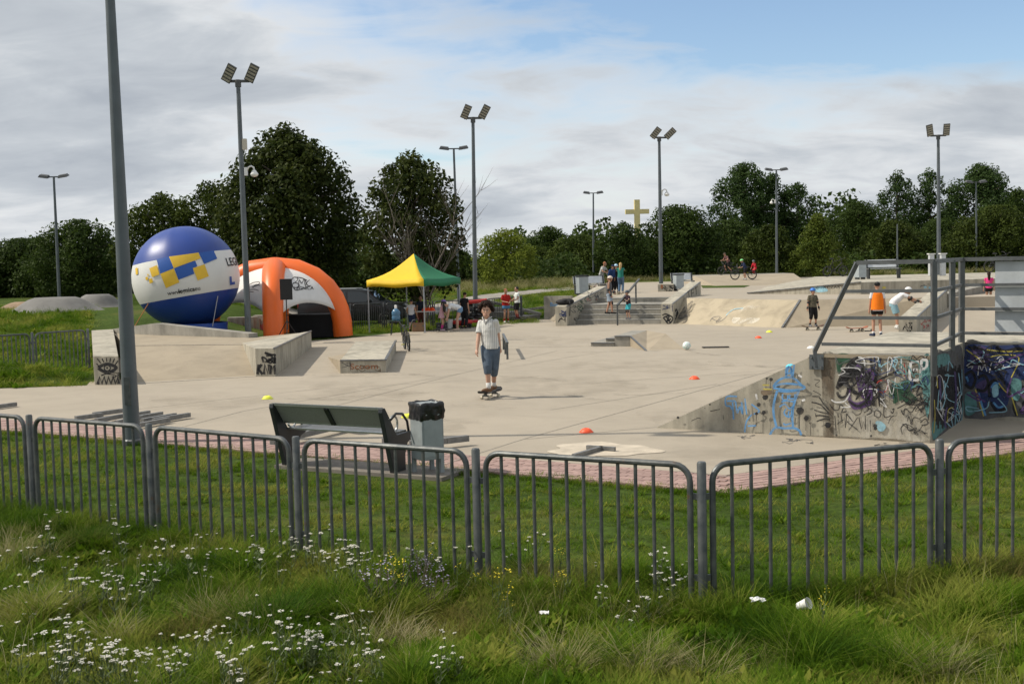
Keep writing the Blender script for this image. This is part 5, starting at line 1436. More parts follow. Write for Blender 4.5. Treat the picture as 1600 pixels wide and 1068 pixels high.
def tree(px, ytop, wpx, Y, kind, lm, label, seed, leaf=0.26, dens=1.0, base=0.06, name='tree', pxb=None, lobes=34, trunk_r=None, zb=None, cat='tree', group='trees around the park'):
    rng = np.random.default_rng(seed); r_ = random.Random(seed)
    t = D(px, ytop, Y); gx_ = t.x; zb = hz(gx_, Y) if zb is None else zb
    Ht = t.z - zb; W = wpx / F * Y / 2 * (1.08 if kind == 'chestnut' else 1.28)
    root = thing(name, (gx_, Y, zb), label, cat, group=group)
    z0 = Ht * base
    P, N = [], []
    lobes = int(lobes * 1.7); leaf *= 0.70
    for k in range(lobes):
        tt = (k + r_.random()) / lobes
        tt = tt ** 0.9
        e = envelope(kind, tt) * W
        ang = k * 2.39996 + r_.uniform(-.4, .4)
        rl = (0.16 + 0.15 * r_.random()) * W * (0.75 + 0.35 * envelope(kind, tt))
        rr = max(0, e - rl * 0.85) * (1 if k % 3 else r_.uniform(0.1, 0.7))
        c = np.array([rr * math.cos(ang), rr * math.sin(ang), z0 + (Ht - z0) * (0.02 + 0.93 * tt) - rl * 0.15])
        rad = np.array([rl, rl, rl * r_.uniform(0.75, 1.15)])
        n = int(dens * 9.0 * rl * rl / (leaf * leaf) * 1.7)
        d = rng.normal(0, 1, (n, 3)); d /= np.linalg.norm(d, axis=1, keepdims=True)
        rho = rng.uniform(0.25, 1.0, (n, 1)) ** 0.45 * rng.uniform(0.86, 1.16, (n, 1))
        P.append(c + d * rad * rho); N.append(d + np.array([0, 0, 0.35]))
    # sprigs that break the outline
    P = np.concatenate(P); N = np.concatenate(N)
    keep = P[:, 2] < Ht * 1.02
    P, N = P[keep], N[keep]
    v, f = leaf_cloud(P, N, leaf, rng)
    np_mesh('crown', v, f, LM[lm], root)
    tr_r = trunk_r or max(0.07, Ht * 0.022)
    mb = MB(); q = [V3((0, 0, -0.1)), V3((r_.uniform(-.1, .1), 0, Ht * 0.25)), V3((r_.uniform(-.2, .2), r_.uniform(-.2, .2), Ht * 0.6)), V3((0, 0, Ht * 0.85))]
    mb.tube(q, [tr_r, tr_r * 0.8, tr_r * 0.45, tr_r * 0.12], 9)
    for k in range(9):
        z = Ht * (0.14 + 0.07 * k); a = k * 2.4 + r_.random()
        e = envelope(kind, min(1, max(0, (z - z0) / (Ht - z0)))) * W * 0.75
        mb.tube([V3((0, 0, z)), V3((e * .5 * math.cos(a), e * .5 * math.sin(a), z + e * 0.30)), V3((e * math.cos(a), e * math.sin(a), z + e * 0.42))], [tr_r * 0.42, tr_r * 0.25, tr_r * 0.06], 6)
    mb.build('trunk', BARK, root, world=False, smooth=True)
    return root
T = tree
T(35, 374, 150, 75, 'round', 'dark', 'round dark tree at the far left edge of the park', 1)
T(120, 345, 135, 70, 'round', 'dark', 'bushy dark tree behind the asphalt humps', 2)
T(185, 385, 90, 76, 'dome', 'dark', 'lower dark tree between the humps and the near pole', 22)
T(250, 300, 150, 64, 'chestnut', 'brown', 'olive toned broad tree behind the blue balloon', 3, leaf=0.28)
T(325, 280, 105, 63, 'round', 'brown', 'upright olive tree between balloon and tall chestnut', 4, leaf=0.28)
T(446, 196, 222, 56, 'chestnut', 'chestnut', 'tall dark chestnut tree rising over the orange tent', 5, leaf=0.33, lobes=64, base=0.09, trunk_r=0.28)
T(641, 237, 132, 50, 'column', 'chestnut', 'dark chestnut tree standing directly behind the gazebo', 6, leaf=0.28, lobes=52, base=0.16, trunk_r=0.22)
T(545, 400, 150, 72, 'dome', 'dark', 'low dark shrub tree between the two chestnuts', 7)
T(700, 392, 110, 84, 'dome', 'dark', 'dark shrub tree behind the slim lamp right of the chestnut', 8)
T(788, 356, 86, 76, 'round', 'light', 'young yellow-green tree right of the tall floodlight', 9, leaf=0.24, dens=0.75)
T(857, 354, 78, 112, 'round', 'dark', 'dark round tree far behind the young yellow-green tree', 10, leaf=0.34)
T(833, 385, 70, 96, 'dome', 'mid', 'low green tree beneath the far dark round tree', 23)
T(905, 368, 100, 94, 'dome', 'mid', 'mid green tree behind the slim lamp above the friends', 11)
T(972, 347, 75, 84, 'round', 'dark', 'dark leafy tree in front of the golden cross', 12)
T(1058, 321, 122, 88, 'round', 'dark', 'broad dark tree right of the golden cross', 13, leaf=0.30)
T(1010, 372, 90, 92, 'dome', 'dark', 'low dark tree under the golden cross', 14)
T(1135, 345, 110, 95, 'dome', 'dark', 'dark tree filling the gap below the tall poplar', 15)
T(1162, 250, 92, 116, 'column', 'poplar', 'tallest poplar left of the slim camera lamp', 16, leaf=0.36, lobes=48)
T(1205, 266, 66, 118, 'column', 'poplar', 'slender poplar right behind the slim camera lamp', 17, leaf=0.36, lobes=40)
T(1246, 282, 66, 116, 'column', 'poplar', 'shorter pointed poplar right of the slim camera lamp', 18, leaf=0.36, lobes=40)
T(1200, 352, 84, 82, 'dome', 'brown', 'olive shrub tree behind the back bank', 19)
T(1277, 334, 92, 80, 'cone', 'bright', 'pointed yellowish tree right of the slim camera lamp', 20, leaf=0.24)
T(1340, 316, 110, 100, 'round', 'dark', 'dark brownish tree left of the right-hand poplars', 21)
T(1395, 345, 96, 90, 'dome', 'brown', 'olive tree behind the white bench', 24)
T(1403, 265, 62, 118, 'column', 'poplar', 'left poplar of the right-hand trio', 25, leaf=0.36, lobes=36)
T(1453, 261, 60, 119, 'column', 'poplar', 'middle poplar of the right-hand trio', 26, leaf=0.36, lobes=36)
T(1532, 257, 112, 117, 'round', 'poplar', 'broad pale poplar at the right of the trio', 27, leaf=0.36, lobes=48)
T(1592, 292, 70, 112, 'round', 'dark', 'dark tree at the far right edge behind the poplars', 28)
T(1470, 342, 110, 92, 'dome', 'dark', 'dark tree behind the far right floodlight pole', 29)
T(1556, 322, 130, 86, 'round', 'brown', 'bushy olive tree at right behind the bicycle', 30)
T(1660, 330, 130, 90, 'round', 'dark', 'dark tree just beyond the right edge of the view', 31)
T(-70, 372, 150, 78, 'round', 'dark', 'dark tree just beyond the left edge of the view', 32)
# the far wood that closes the gaps reads as one mass
rng = np.random.default_rng(77)
n = 42000
x = rng.uniform(-95, 95, n); yy = rng.uniform(122, 128, n)
hgt = 3.7 + 2.4 * np.clip((x - 8) / 16, 0, 1) + 1.2 * np.sin(x * 0.23) + 1.0 * np.sin(x * 0.71 + 1) + 0.6 * np.sin(x * 1.9)
z = 0.9 + hgt * rng.uniform(0, 1, n) ** 0.8 * rng.uniform(0.85, 1.05, n)
v, f = leaf_cloud(np.stack([x, yy, z], 1), np.tile([[0, -0.5, 0.6]], (n, 1)), 0.55, rng)
tag(np_mesh('treeline', v, f, LM['dark']), 'far dark woodland edge closing the horizon', None, None, 'stuff')
# undergrowth at the feet of the tree belt
n = 34000
x = rng.uniform(-60, 60, n); yy = rng.uniform(84, 92, n) - 10 * (x < -8) 
z = 0.8 + rng.uniform(0, 1, n) ** 1.2 * (1.6 + 0.7 * np.sin(x * 0.6) + 0.5 * np.sin(x * 1.7)) * np.where((x < -3), 1.9, 1.0)
v, f = leaf_cloud(np.stack([x, yy, z], 1), np.tile([[0, -0.5, 0.6]], (n, 1)), 0.30, rng)
tag(np_mesh('undergrowth', v, f, LM['dark']), 'low dark undergrowth along the foot of the trees', None, None, 'stuff')
# bare tree before the second chestnut
bt = V3((D(668, 470, 47.5).x, 47.5, 0)); bare = thing('bare_tree', bt, 'leafless spiky grey tree in front of the chestnut behind the gazebo', 'tree')
mbt = MB(); rbt = random.Random(8)
def branch(p, d, L, r, lev):
    pts = [p]; q = p.copy(); dd = d.copy()
    for k in range(4):
        dd = (dd + V3((rbt.uniform(-.13, .13), rbt.uniform(-.13, .13), 0.06))).normalized(); q = q + dd * (L / 4); pts.append(q.copy())
    mbt.tube(pts, [r * (1 - 0.2 * k) for k in range(5)], 5 if lev else 8)
    if lev < 3:
        for k in range(7 if lev == 0 else 5):
            t = rbt.uniform(0.25, 1.0); i = min(3, int(t * 4)); b0_ = lerp(pts[i], pts[i + 1], t * 4 - i)
            a = rbt.uniform(0, 6.28); sp = rbt.uniform(0.45, 0.9)
            nd = (dd * 0.9 + V3((math.cos(a) * sp, math.sin(a) * sp, rbt.uniform(-.1, .35)))).normalized()
            branch(b0_, nd, L * rbt.uniform(0.5, 0.72), max(0.006, r * 0.42), lev + 1)
branch(V3((0, 0, -0.1)), V3((0, 0, 1)), 2.5, 0.10, 0)
for k in range(5):
    a = k * 1.3 + 0.3; branch(V3((0, 0, 1.0 + 0.15 * k)), V3((math.cos(a) * 0.75, math.sin(a) * 0.4, 0.9)).normalized(), 3.0, 0.055, 1)
mbt.build('branches', mat('dead_bark', (0.11, 0.095, 0.075), 0.95, 0, 0.3, 6), bare, world=False, smooth=True)

# ------------------------------------------------------------------ grass, built of small tufts
def grass_mat(name, a, b, c):
    """blade colour by tuft and by blade"""
    m = bpy.data.materials.new(name); m.use_nodes = True; nt = m.node_tree; nt.nodes.clear()
    out = nt.nodes.new('ShaderNodeOutputMaterial'); oi = nt.nodes.new('ShaderNodeObjectInfo'); ge = nt.nodes.new('ShaderNodeNewGeometry')
    nz = nt.nodes.new('ShaderNodeTexNoise'); nz.inputs['Scale'].default_value = 0.9; nz.inputs['Detail'].default_value = 4
    nt.links.new(ge.outputs['Position'], nz.inputs['Vector'])
    s0 = nt.nodes.new('ShaderNodeMath'); s0.operation = 'MULTIPLY_ADD'; s0.inputs[1].default_value = 1.7; s0.inputs[2].default_value = -0.36; nt.links.new(nz.outputs['Fac'], s0.inputs[0])
    s1 = nt.nodes.new('ShaderNodeMath'); s1.operation = 'MULTIPLY_ADD'; s1.inputs[1].default_value = 0.25
    nt.links.new(oi.outputs['Random'], s1.inputs[0]); nt.links.new(s0.outputs[0], s1.inputs[2])
    s2 = nt.nodes.new('ShaderNodeMath'); s2.operation = 'MULTIPLY_ADD'; s2.inputs[1].default_value = 0.32
    nt.links.new(ge.outputs['Random Per Island'], s2.inputs[0]); nt.links.new(s1.outputs[0], s2.inputs[2])
    r = nt.nodes.new('ShaderNodeValToRGB'); el = r.color_ramp.elements
    el[0].position = 0.45; el[0].color = (*a, 1); el[1].position = 1.0; el[1].color = (*c, 1); e = el.new(0.74); e.color = (*b, 1)
    nt.links.new(s2.outputs[0], r.inputs[0])
    d = nt.nodes.new('ShaderNodeBsdfPrincipled'); d.inputs['Roughness'].default_value = 0.65; d.inputs['Specular IOR Level'].default_value = 0.06
    tr = nt.nodes.new('ShaderNodeBsdfTranslucent'); mx = nt.nodes.new('ShaderNodeMixShader'); mx.inputs[0].default_value = 0.4
    nt.links.new(r.outputs[0], d.inputs['Base Color']); nt.links.new(r.outputs[0], tr.inputs[0])
    nt.links.new(d.outputs[0], mx.inputs[1]); nt.links.new(tr.outputs[0], mx.inputs[2]); nt.links.new(mx.outputs[0], out.inputs[0])
    return m
GM = grass_mat('lawn_blades', (0.038, 0.088, 0.005), (0.094, 0.172, 0.008), (0.23, 0.24, 0.045))
GM2 = grass_mat('meadow_blades', (0.036, 0.084, 0.005), (0.094, 0.172, 0.008), (0.24, 0.26, 0.05))
GM3 = grass_mat('straw_blades', (0.12, 0.14, 0.035), (0.23, 0.22, 0.085), (0.40, 0.36, 0.20))
GM4 = grass_mat('rusty_blades', (0.075, 0.105, 0.014), (0.115, 0.135, 0.026), (0.19, 0.16, 0.05))
def tuft(seed, n, r, h0, h1, w, splay, bend):
    """n curved tapering blades"""
    rng = np.random.default_rng(seed); V = []; Fc = []
    k = 0
    for _ in range(n):
        a = rng.uniform(0, 2 * PI); rr = r * math.sqrt(rng.uniform(0, 1)); b = np.array([rr * math.cos(a), rr * math.sin(a), -0.02])
        a2 = a + rng.normal(0, 0.7); h = rng.uniform(h0, h1); sp = splay * rng.uniform(0.3, 1.2) ; dr = np.array([math.cos(a2), math.sin(a2), 0.0])
        sd = np.array([-dr[1], dr[0], 0]) * w * rng.uniform(0.7, 1.3) / 2
        tw = rng.uniform(-0.6, 0.6); sd = sd * math.cos(tw) + dr * (w / 2) * math.sin(tw)
        pts = []
        for s in (0, 0.4, 0.75, 1.0):
            out = h * (sp * s + bend * s * s * rng.uniform(0.7, 1.2)); up_ = h * (s - 0.35 * bend * s * s - 0.15 * sp * s)
            pts.append(b + dr * out + np.array([0, 0, up_]))
        ws = (1, 0.9, 0.6)
        for p, q in zip(pts[:3], ws): V += [p - sd * q, p + sd * q]
        V.append(pts[3])
        Fc += [[k, k + 1, k + 3, k + 2], [k + 2, k + 3, k + 5, k + 4], [k + 4, k + 5, k + 6]]
        k += 7
    me = bpy.data.meshes.new('tuft'); me.from_pydata([tuple(p) for p in V], [], Fc); return me
def flower_mesh(seed, stems, h0, h1, kind):
    rng = random.Random(seed); mb = MB()
    for _ in range(stems):
        a = rng.uniform(0, 6.28); h = rng.uniform(h0, h1); o = V3((rng.uniform(-.09, .09), rng.uniform(-.09, .09), 0)); tip = o + V3((math.cos(a) * h * .22, math.sin(a) * h * .22, h))
        mb.cur = 0; mb.tube([o, lerp(o, tip, .5) + V3((0, 0, .02)), tip], [.0035, .003, .002], 4, caps=False)
        for k in range(5):
            t = rng.uniform(.1, .75); p = lerp(o, tip, t); b = rng.uniform(0, 6.28); L = rng.uniform(.03, .07)
            q = p + V3((math.cos(b) * L, math.sin(b) * L, L * .7)); s = V3((-math.sin(b), math.cos(b), 0)) * .006
            mb.quad(p - s, p + s, q + s * .3, q - s * .3)
        mb.cur = 1
        if kind == 'yarrow':
            R = rng.uniform(.013, .028)
            for k in range(16):
                b = rng.uniform(0, 6.28); rr = R * math.sqrt(rng.random()); c = tip + V3((rr * math.cos(b), rr * math.sin(b), rng.uniform(-.003, .007) - rr * .1))
                s = rng.uniform(.005, .009)
                mb.quad(*[c + V3((s * math.cos(2 * PI * j / 5 + b), s * math.sin(2 * PI * j / 5 + b), rng.uniform(-.002, .002))) for j in range(5)])
            mb.cur = 0
            for k in range(6):
                b = 2 * PI * k / 6; c = tip + V3((R * .8 * math.cos(b), R * .8 * math.sin(b), -.004)); s_ = V3((-math.sin(b), math.cos(b), 0)) * .0015; p = tip - V3((0, 0, .03))
                mb.quad(p - s_, p + s_, c + s_, c - s_)
        else:
            for k in range(6):
                c = tip + V3((rng.uniform(-.03, .03), rng.uniform(-.03, .03), rng.uniform(-.06, .01))); s = rng.uniform(.005, .009)
                mb.quad(*[c + V3((s * math.cos(2 * PI * j / 5), s * math.sin(2 * PI * j / 5) , rng.uniform(-.003, .003))) for j in range(5)])
    me = bpy.data.meshes.new('sprig'); me.from_pydata([tuple(p) for p in mb.v], [], mb.f); 
    return me, mb.mi
def broad_mesh(seed):
    rng = random.Random(seed); mb = MB()
    for _ in range(26):
        a = rng.uniform(0, 6.28); L = rng.uniform(.05, .12); w = L * .35; el_ = rng.uniform(.2, 1.0); o = V3((rng.uniform(-.08, .08), rng.uniform(-.08, .08), 0))
        d = V3((math.cos(a) * math.cos(el_), math.sin(a) * math.cos(el_), math.sin(el_))); s = V3((-math.sin(a), math.cos(a), 0)) * w / 2
        mb.quad(o, o + d * L * .5 + s, o + d * L, o + d * L * .5 - s)
    me = bpy.data.meshes.new('leafy'); me.from_pydata([tuple(p) for p in mb.v], [], mb.f); return me
TUFTS = bpy.data.collections.new('tuft_shapes')        # shapes only, not linked to the scene
def shape(me, mats, mi=None, i=[0]):
    for m in mats: me.materials.append(m)
    if mi: me.polygons.foreach_set('material_index', mi)
    o = bpy.data.objects.new('shape_%02d' % i[0], me); i[0] += 1
    TUFTS.objects.link(o); return i[0] - 1
S_LAWN = [shape(tuft(k, 52, 0.10, 0.03, 0.080, 0.0048, 0.55, 0.5), [GM]) for k in range(4)]
S_MED = [shape(tuft(10 + k, 54, 0.11, 0.07, 0.17, 0.0050, 0.45, 0.5), [GM2]) for k in range(4)]
S_TALL = [shape(tuft(20 + k, 80, 0.10, 0.16, 0.36, 0.0052, 0.50, 0.65), [GM2]) for k in range(3)]
S_DRY = [shape(tuft(30 + k, 45, 0.09, 0.16, 0.34, 0.0045, 0.55, 0.6), [GM3]) for k in range(3)]
S_RUST = [shape(tuft(40 + k, 60, 0.10, 0.12, 0.28, 0.0045, 0.50, 0.55), [GM4]) for k in range(2)]
S_STALK = [shape(tuft(90 + k, 7, 0.13, 0.24, 0.46, 0.0030, 0.18, 0.28), [GM3]) for k in range(3)]
STEMG = mat('flower_stem', (0.07, 0.10, 0.03), 0.7, 0, 0.2); YARW = mat('yarrow_white', (0.58, 0.565, 0.48), 0.7, 0, 0.1, 60); YELF = mat('yellow_petals', (0.75, 0.60, 0.02), 0.6, 0, 0.1, 60); VIOF = mat('lilac_petals', (0.22, 0.20, 0.28), 0.6, 0, 0.1, 60)
S_YAR = []
for k in range(4):
    me, mi = flower_mesh(50 + k, (2, 3, 4, 3)[k], 0.24, 0.42, 'yarrow'); S_YAR.append(shape(me, [STEMG, YARW], mi))
S_YEL = []
for k in range(2):
    me, mi = flower_mesh(60 + k, 4, 0.22, 0.40, 'sprig'); S_YEL.append(shape(me, [STEMG, YELF], mi))
me, mi = flower_mesh(70, 8, 0.25, 0.42, 'sprig'); S_LIL = [shape(me, [mat('twig_brown', (0.09, 0.075, 0.05), 0.8, 0, 0.2), VIOF], mi)]
S_BROAD = [shape(broad_mesh(80 + k), [GM]) for k in range(2)]
grn = np.random.default_rng(5)
def field(name, pts, label):
    """pts: (x, y, shape, scale); one object that carries all the tufts"""
    n = len(pts); me = bpy.data.meshes.new(name)
    P = np.array([(p[0], p[1], hz(p[0], p[1]) + (p[4] if len(p) > 4 else 0)) for p in pts], dtype=np.float32)
    me.vertices.add(n); me.vertices.foreach_set('co', P.ravel())
    at_ = me.attributes.new('kind_id', 'INT', 'POINT'); at_.data.foreach_set('value', np.array([p[2] for p in pts], dtype=np.int32))
    sc_ = me.attributes.new('size', 'FLOAT', 'POINT'); sc_.data.foreach_set('value', np.array([p[3] for p in pts], dtype=np.float32))
    ro = me.attributes.new('turn', 'FLOAT_VECTOR', 'POINT'); R = np.zeros((n, 3), dtype=np.float32); R[:, 2] = grn.uniform(0, 2 * PI, n); R[:, 0] = grn.normal(0, 0.10, n); R[:, 1] = grn.normal(0.06, 0.10, n); ro.data.foreach_set('vector', R.ravel())
    o = bpy.data.objects.new(name, me); COL.objects.link(o)
    ng = bpy.data.node_groups.new(name + '_scatter', 'GeometryNodeTree')
    ng.interface.new_socket('Geometry', in_out='INPUT', socket_type='NodeSocketGeometry'); ng.interface.new_socket('Geometry', in_out='OUTPUT', socket_type='NodeSocketGeometry')
    N = ng.nodes.new; gi, go = N('NodeGroupInput'), N('NodeGroupOutput')
    ci = N('GeometryNodeCollectionInfo'); ci.inputs['Collection'].default_value = TUFTS; ci.inputs['Separate Children'].default_value = True; ci.inputs['Reset Children'].default_value = True
    mp = N('GeometryNodeMeshToPoints'); io = N('GeometryNodeInstanceOnPoints'); io.inputs['Pick Instance'].default_value = True
    def attr(nm, ty): a = N('GeometryNodeInputNamedAttribute'); a.data_type = ty; a.inputs['Name'].default_value = nm; return a.outputs['Attribute']
    ng.links.new(gi.outputs[0], mp.inputs[0]); ng.links.new(mp.outputs[0], io.inputs['Points']); ng.links.new(ci.outputs[0], io.inputs['Instance'])
    ng.links.new(attr('kind_id', 'INT'), io.inputs['Instance Index']); ng.links.new(attr('size', 'FLOAT'), io.inputs['Scale'])
    e2r = N('FunctionNodeEulerToRotation'); ng.links.new(attr('turn', 'FLOAT_VECTOR'), e2r.inputs[0]); ng.links.new(e2r.outputs[0], io.inputs['Rotation'])
    ng.links.new(io.outputs[0], go.inputs[0])
    md = o.modifiers.new('scatter', 'NODES'); md.node_group = ng
    return tag(o, label, None, None, 'stuff')
from mathutils import noise as mnoise
def nz2(x, y, s, o=0): return mnoise.noise(V3((x * s + o, y * s - o, o * 0.37)))
def fence_y(x):
    """distance line of the near railing"""
    for a, b in zip(fp, fp[1:]):
        if min(a.x, b.x) <= x <= max(a.x, b.x): return lerp(a.y, b.y, (x - a.x) / (b.x - a.x))
    return fp[0].y if x < fp[0].x else fp[-1].y
def pave_y(x):
    d = LDIR if x < P_OUT.x else RDIR; return P_OUT.y + d.y / d.x * (x - P_OUT.x)
rg = random.Random(21)
pts = []
# lawn between railing and paving
for _ in range(15000):
    x = rg.uniform(-13, 11); yy = rg.uniform(7.5, 22)
    if abs(x) > yy * 0.62 + 1.5: continue
    py_ = pave_y(x); fy = fence_y(x)
    if yy > py_ - 0.03 or yy < fy - 0.25: continue
    if yy < 14.6 and abs((V3((x, yy, 0)) - bl - bn * 0.35).dot(bn)) < 0.5 and -0.35 < (V3((x, yy, 0)) - bl).dot(bd) < BL + 0.8: continue
    near_f = yy - fy
    if near_f < 0.35 and rg.random() < 0.7: k, s = rg.choice(S_MED), rg.uniform(0.6, 1.1)
    elif rg.random() < 0.04 and near_f < 2: k, s = rg.choice(S_MED), rg.uniform(0.4, 0.7)
    elif rg.random() < 0.10: k, s = rg.choice(S_BROAD), rg.uniform(0.4, 0.8)
    else: k, s = rg.choice(S_LAWN), rg.uniform(0.8, 1.45) * (1 + 0.35 * nz2(x, yy, 0.9))
    pts.append((x, yy, k, s))
# ragged edge against the paving
for _ in range(900):
    x = rg.uniform(-11, 9); pts.append((x, pave_y(x) - rg.uniform(0.0, 0.12), rg.choice(S_LAWN), rg.uniform(0.8, 1.5)))
field('grass', pts, 'short mown lawn between the railing and the pink paving')
pts = []
for _ in range(22000):
    x = rg.uniform(-9, 7.5); yy = rg.uniform(3.6, 13)
    if abs(x) > yy * 0.56 + 1.6: continue
    fy = fence_y(x)
    if yy > fy + 0.12: continue
    wild = nz2(x, yy, 0.55, 3.1) + 0.35 * smooth(2.4, -1.5, x)
    u = rg.random()
    bump = nz2(x, yy, 1.4, 9.2)
    if bump > 0.24 and u < 0.20 + 0.12 * (x < 2): k, s = rg.choice(S_TALL), rg.uniform(0.6, 1.05)
    elif bump > 0.12 and nz2(x, yy, 1.1, 17) > 0.2 and u < 0.22: k, s = rg.choice(S_DRY), rg.uniform(0.55, 0.95)
    elif nz2(x, yy, 0.8, 31) > 0.3 and u < 0.2: k, s = rg.choice(S_RUST), rg.uniform(0.6, 1.0)
    elif u < 0.15: k, s = rg.choice(S_BROAD), rg.uniform(0.6, 1.3)
    elif u < 0.18: k, s = rg.choice(S_STALK), rg.uniform(0.6, 1.1)
    elif wild > 0.0: k, s = rg.choice(S_MED), rg.uniform(0.55, 0.95)
    else: k, s = rg.choice(S_MED + S_LAWN + S_LAWN), rg.uniform(0.6, 1.05)
    pts.append((x, yy, k, s))
# a fringe of long grass along the railing that the mower cannot reach
for _ in range(1100):
    x = rg.uniform(-9, 7); yy = fence_y(x) + rg.gauss(-0.05, 0.15)
    pts.append((x, yy, rg.choice(S_TALL + S_MED + S_RUST), rg.uniform(0.5, 0.85)))
# the heavier tussocks seen in the photograph
for px, py, s, ks in ((60, 870, 1.0, 'd'), (20, 860, 1.0, 'd'), (60, 965, 1.1, 't'), (75, 960, 0.9, 'd'), (390, 975, 1.1, 't'), (350, 960, .9, 'd'), (300, 985, 1.0, 'r'), (560, 950, 1.2, 't'), (510, 930, 1.0, 't'), (600, 960, 1.0, 't'), (440, 960, .9, 'd'),
                      (620, 985, .9, 'd'), (960, 900, 1.1, 't'), (890, 900, 1.0, 'r'), (1000, 910, 1.0, 't'), (860, 905, 1.0, 'r'), (1045, 905, .9, 't'), (960, 1040, 1.0, 't'), (1050, 1045, 1.0, 'd'), (880, 1050, 1.0, 'd'), (1400, 1050, 1.1, 't'), (1450, 1055, 1.0, 'd'),
                      (1500, 960, 1.0, 't'), (1560, 940, 1.0, 't'), (700, 900, 1.0, 'r'), (740, 915, 1.0, 'r'), (1290, 1040, .9, 't'), (230, 870, .8, 'r'), (180, 850, .8, 't'), (820, 890, .9, 't')):
    p = G(px, py, 0.0)
    for _ in range(7):
        pts.append((p.x + rg.gauss(0, 0.10), p.y + rg.gauss(0, 0.10), rg.choice({'d': S_DRY, 't': S_TALL, 'r': S_RUST}[ks]), s * rg.uniform(0.7, 1.1)))
field('meadow_grass', pts, 'long unmown meadow grass in front of the railing')
# flowers
pts = []
def fl(px, py, sx, sy, n, ks, s0=0.8, s1=1.2):
    for _ in range(max(1, int(n * (0.8 if ks is S_YAR else 0.45)))):
        p = G(rg.gauss(px, sx * 1.6), rg.gauss(py, sy * 1.5) + 42, 0.0)
        if p.y < 3.5 or p.y > 16: continue
        pts.append((p.x, p.y, rg.choice(ks), rg.uniform(s0, s1)))
for a in ((75, 880, 40, 12, 9), (190, 890, 45, 22, 16), (260, 870, 40, 14, 12), (170, 915, 30, 12, 8), (290, 835, 60, 12, 9), (430, 850, 40, 12, 14), (535, 858, 30, 14, 26), (500, 850, 40, 10, 14), (150, 1030, 45, 14, 36), (260, 1035, 60, 18, 26), (60, 1050, 50, 14, 9), (480, 1000, 40, 16, 22), (510, 1010, 30, 12, 14), (600, 1040, 50, 16, 14), (420, 1050, 30, 12, 10),
          (1045, 885, 22, 8, 15), (1010, 905, 22, 14, 8), (990, 940, 12, 8, 4), (760, 850, 30, 10, 7), (780, 825, 10, 5, 3), (120, 800, 60, 14, 14), (20, 860, 20, 14, 6), (360, 1000, 30, 16, 6), (30, 990, 20, 20, 6)):
    fl(*a, S_YAR, 0.5, 0.82)
for a in ((640, 862, 25, 14, 8), (660, 855, 20, 10, 6), (800, 885, 30, 10, 8), (790, 920, 25, 10, 5), (1310, 938, 20, 6, 3)): fl(*a, S_YEL, 0.6, 0.95)
for a in ((620, 900, 26, 10, 9),): fl(*a, S_LIL, 0.8, 1.1)
field('meadow_flowers', pts, 'white yarrow heads and small yellow flowers dotted through the meadow')
# rougher grass further off: left mound, gazebo verge, slopes and dry belt under the trees
pts = []
for _ in range(9000):
    x = rg.uniform(-24, -8.5); yy = rg.uniform(23.5, 52)
    if x > -9.2 - (yy - 24.7) * 0.36 - 0.1: continue
    if yy < 24.7 + 0.03 * (x + 9) * 0: continue
    pts.append((x, yy, rg.choice(S_LAWN + S_LAWN + S_MED + S_BROAD), rg.uniform(1.3, 2.4)))
for _ in range(2600):
    x = rg.uniform(-7, 1.0); yy = rg.uniform(40.6, 52)
    if yy < 41.6 + 0.75 * (x + 4.2) * (x > -4.2) + 0.2: continue
    pts.append((x, yy, rg.choice(S_MED + S_LAWN), rg.uniform(1.1, 1.8)))
for _ in range(3200):
    x = rg.uniform(-14, 42); yy = rg.uniform(70, 83)
    if 5 < x < 42 and yy < 80.3: continue
    pts.append((x, yy, rg.choice(S_DRY + S_DRY + S_RUST + S_MED), rg.uniform(1.6, 2.6)))
PATHS = [[(-16, 52), (-9, 53.5), (-5.2, 55), (-3, 60), (-0.8, 66), (4, 71), (12, 76)], [(-7.6, 50.5), (-5.6, 52), (-4.0, 55), (-2.2, 60)]]
def on_path(x, y, w=1.25):
    for P_ in PATHS:
        for a, b in zip(P_, P_[1:]):
            d = (b[0] - a[0], b[1] - a[1]); L2_ = d[0] ** 2 + d[1] ** 2; t = max(0, min(1, ((x - a[0]) * d[0] + (y - a[1]) * d[1]) / L2_))
            if math.hypot(x - a[0] - d[0] * t, y - a[1] - d[1] * t) < w: return True
    return False
for _ in range(2500):
    x = rg.uniform(-16, 4); yy = rg.uniform(50, 72)
    if on_path(x, yy): continue
    pts.append((x, yy, rg.choice(S_LAWN + S_MED), rg.uniform(1.6, 2.6)))
field('rough_grass', pts, 'rough tufty grass on the mounds and verges beyond the plaza')
# single weeds that stand out
def weed(px, py, label, ks, n, sp, s, name, cat):
    p = G(px, py, 0.0); z = hz(p.x, p.y); root = thing(name, (p.x, p.y, z), label, cat); V = []; Fc = []; k0 = 0
    for _ in range(n):
        me = TUFTS.objects[rg.choice(ks)].data; a = rg.uniform(0, 6.28); ca, sa_ = math.cos(a), math.sin(a); ox, oy = rg.gauss(0, sp), rg.gauss(0, sp); sc_ = s * rg.uniform(.7, 1.1)
        V += [((v.co.x * ca - v.co.y * sa_) * sc_ + ox, (v.co.x * sa_ + v.co.y * ca) * sc_ + oy, v.co.z * sc_) for v in me.vertices]
        Fc += [[k0 + i for i in q.vertices] for q in me.polygons]; k0 += len(me.vertices)
    me = bpy.data.meshes.new('foliage'); me.from_pydata(V, [], Fc); me.materials.append(GM3 if ks is S_DRY else GM4)
    o = bpy.data.objects.new('foliage', me); COL.objects.link(o); o.parent = root
weed(136, 850, 'round brown dried weed beside the railing post', S_RUST, 7, 0.07, 1.15, 'dry_weed', 'plant')
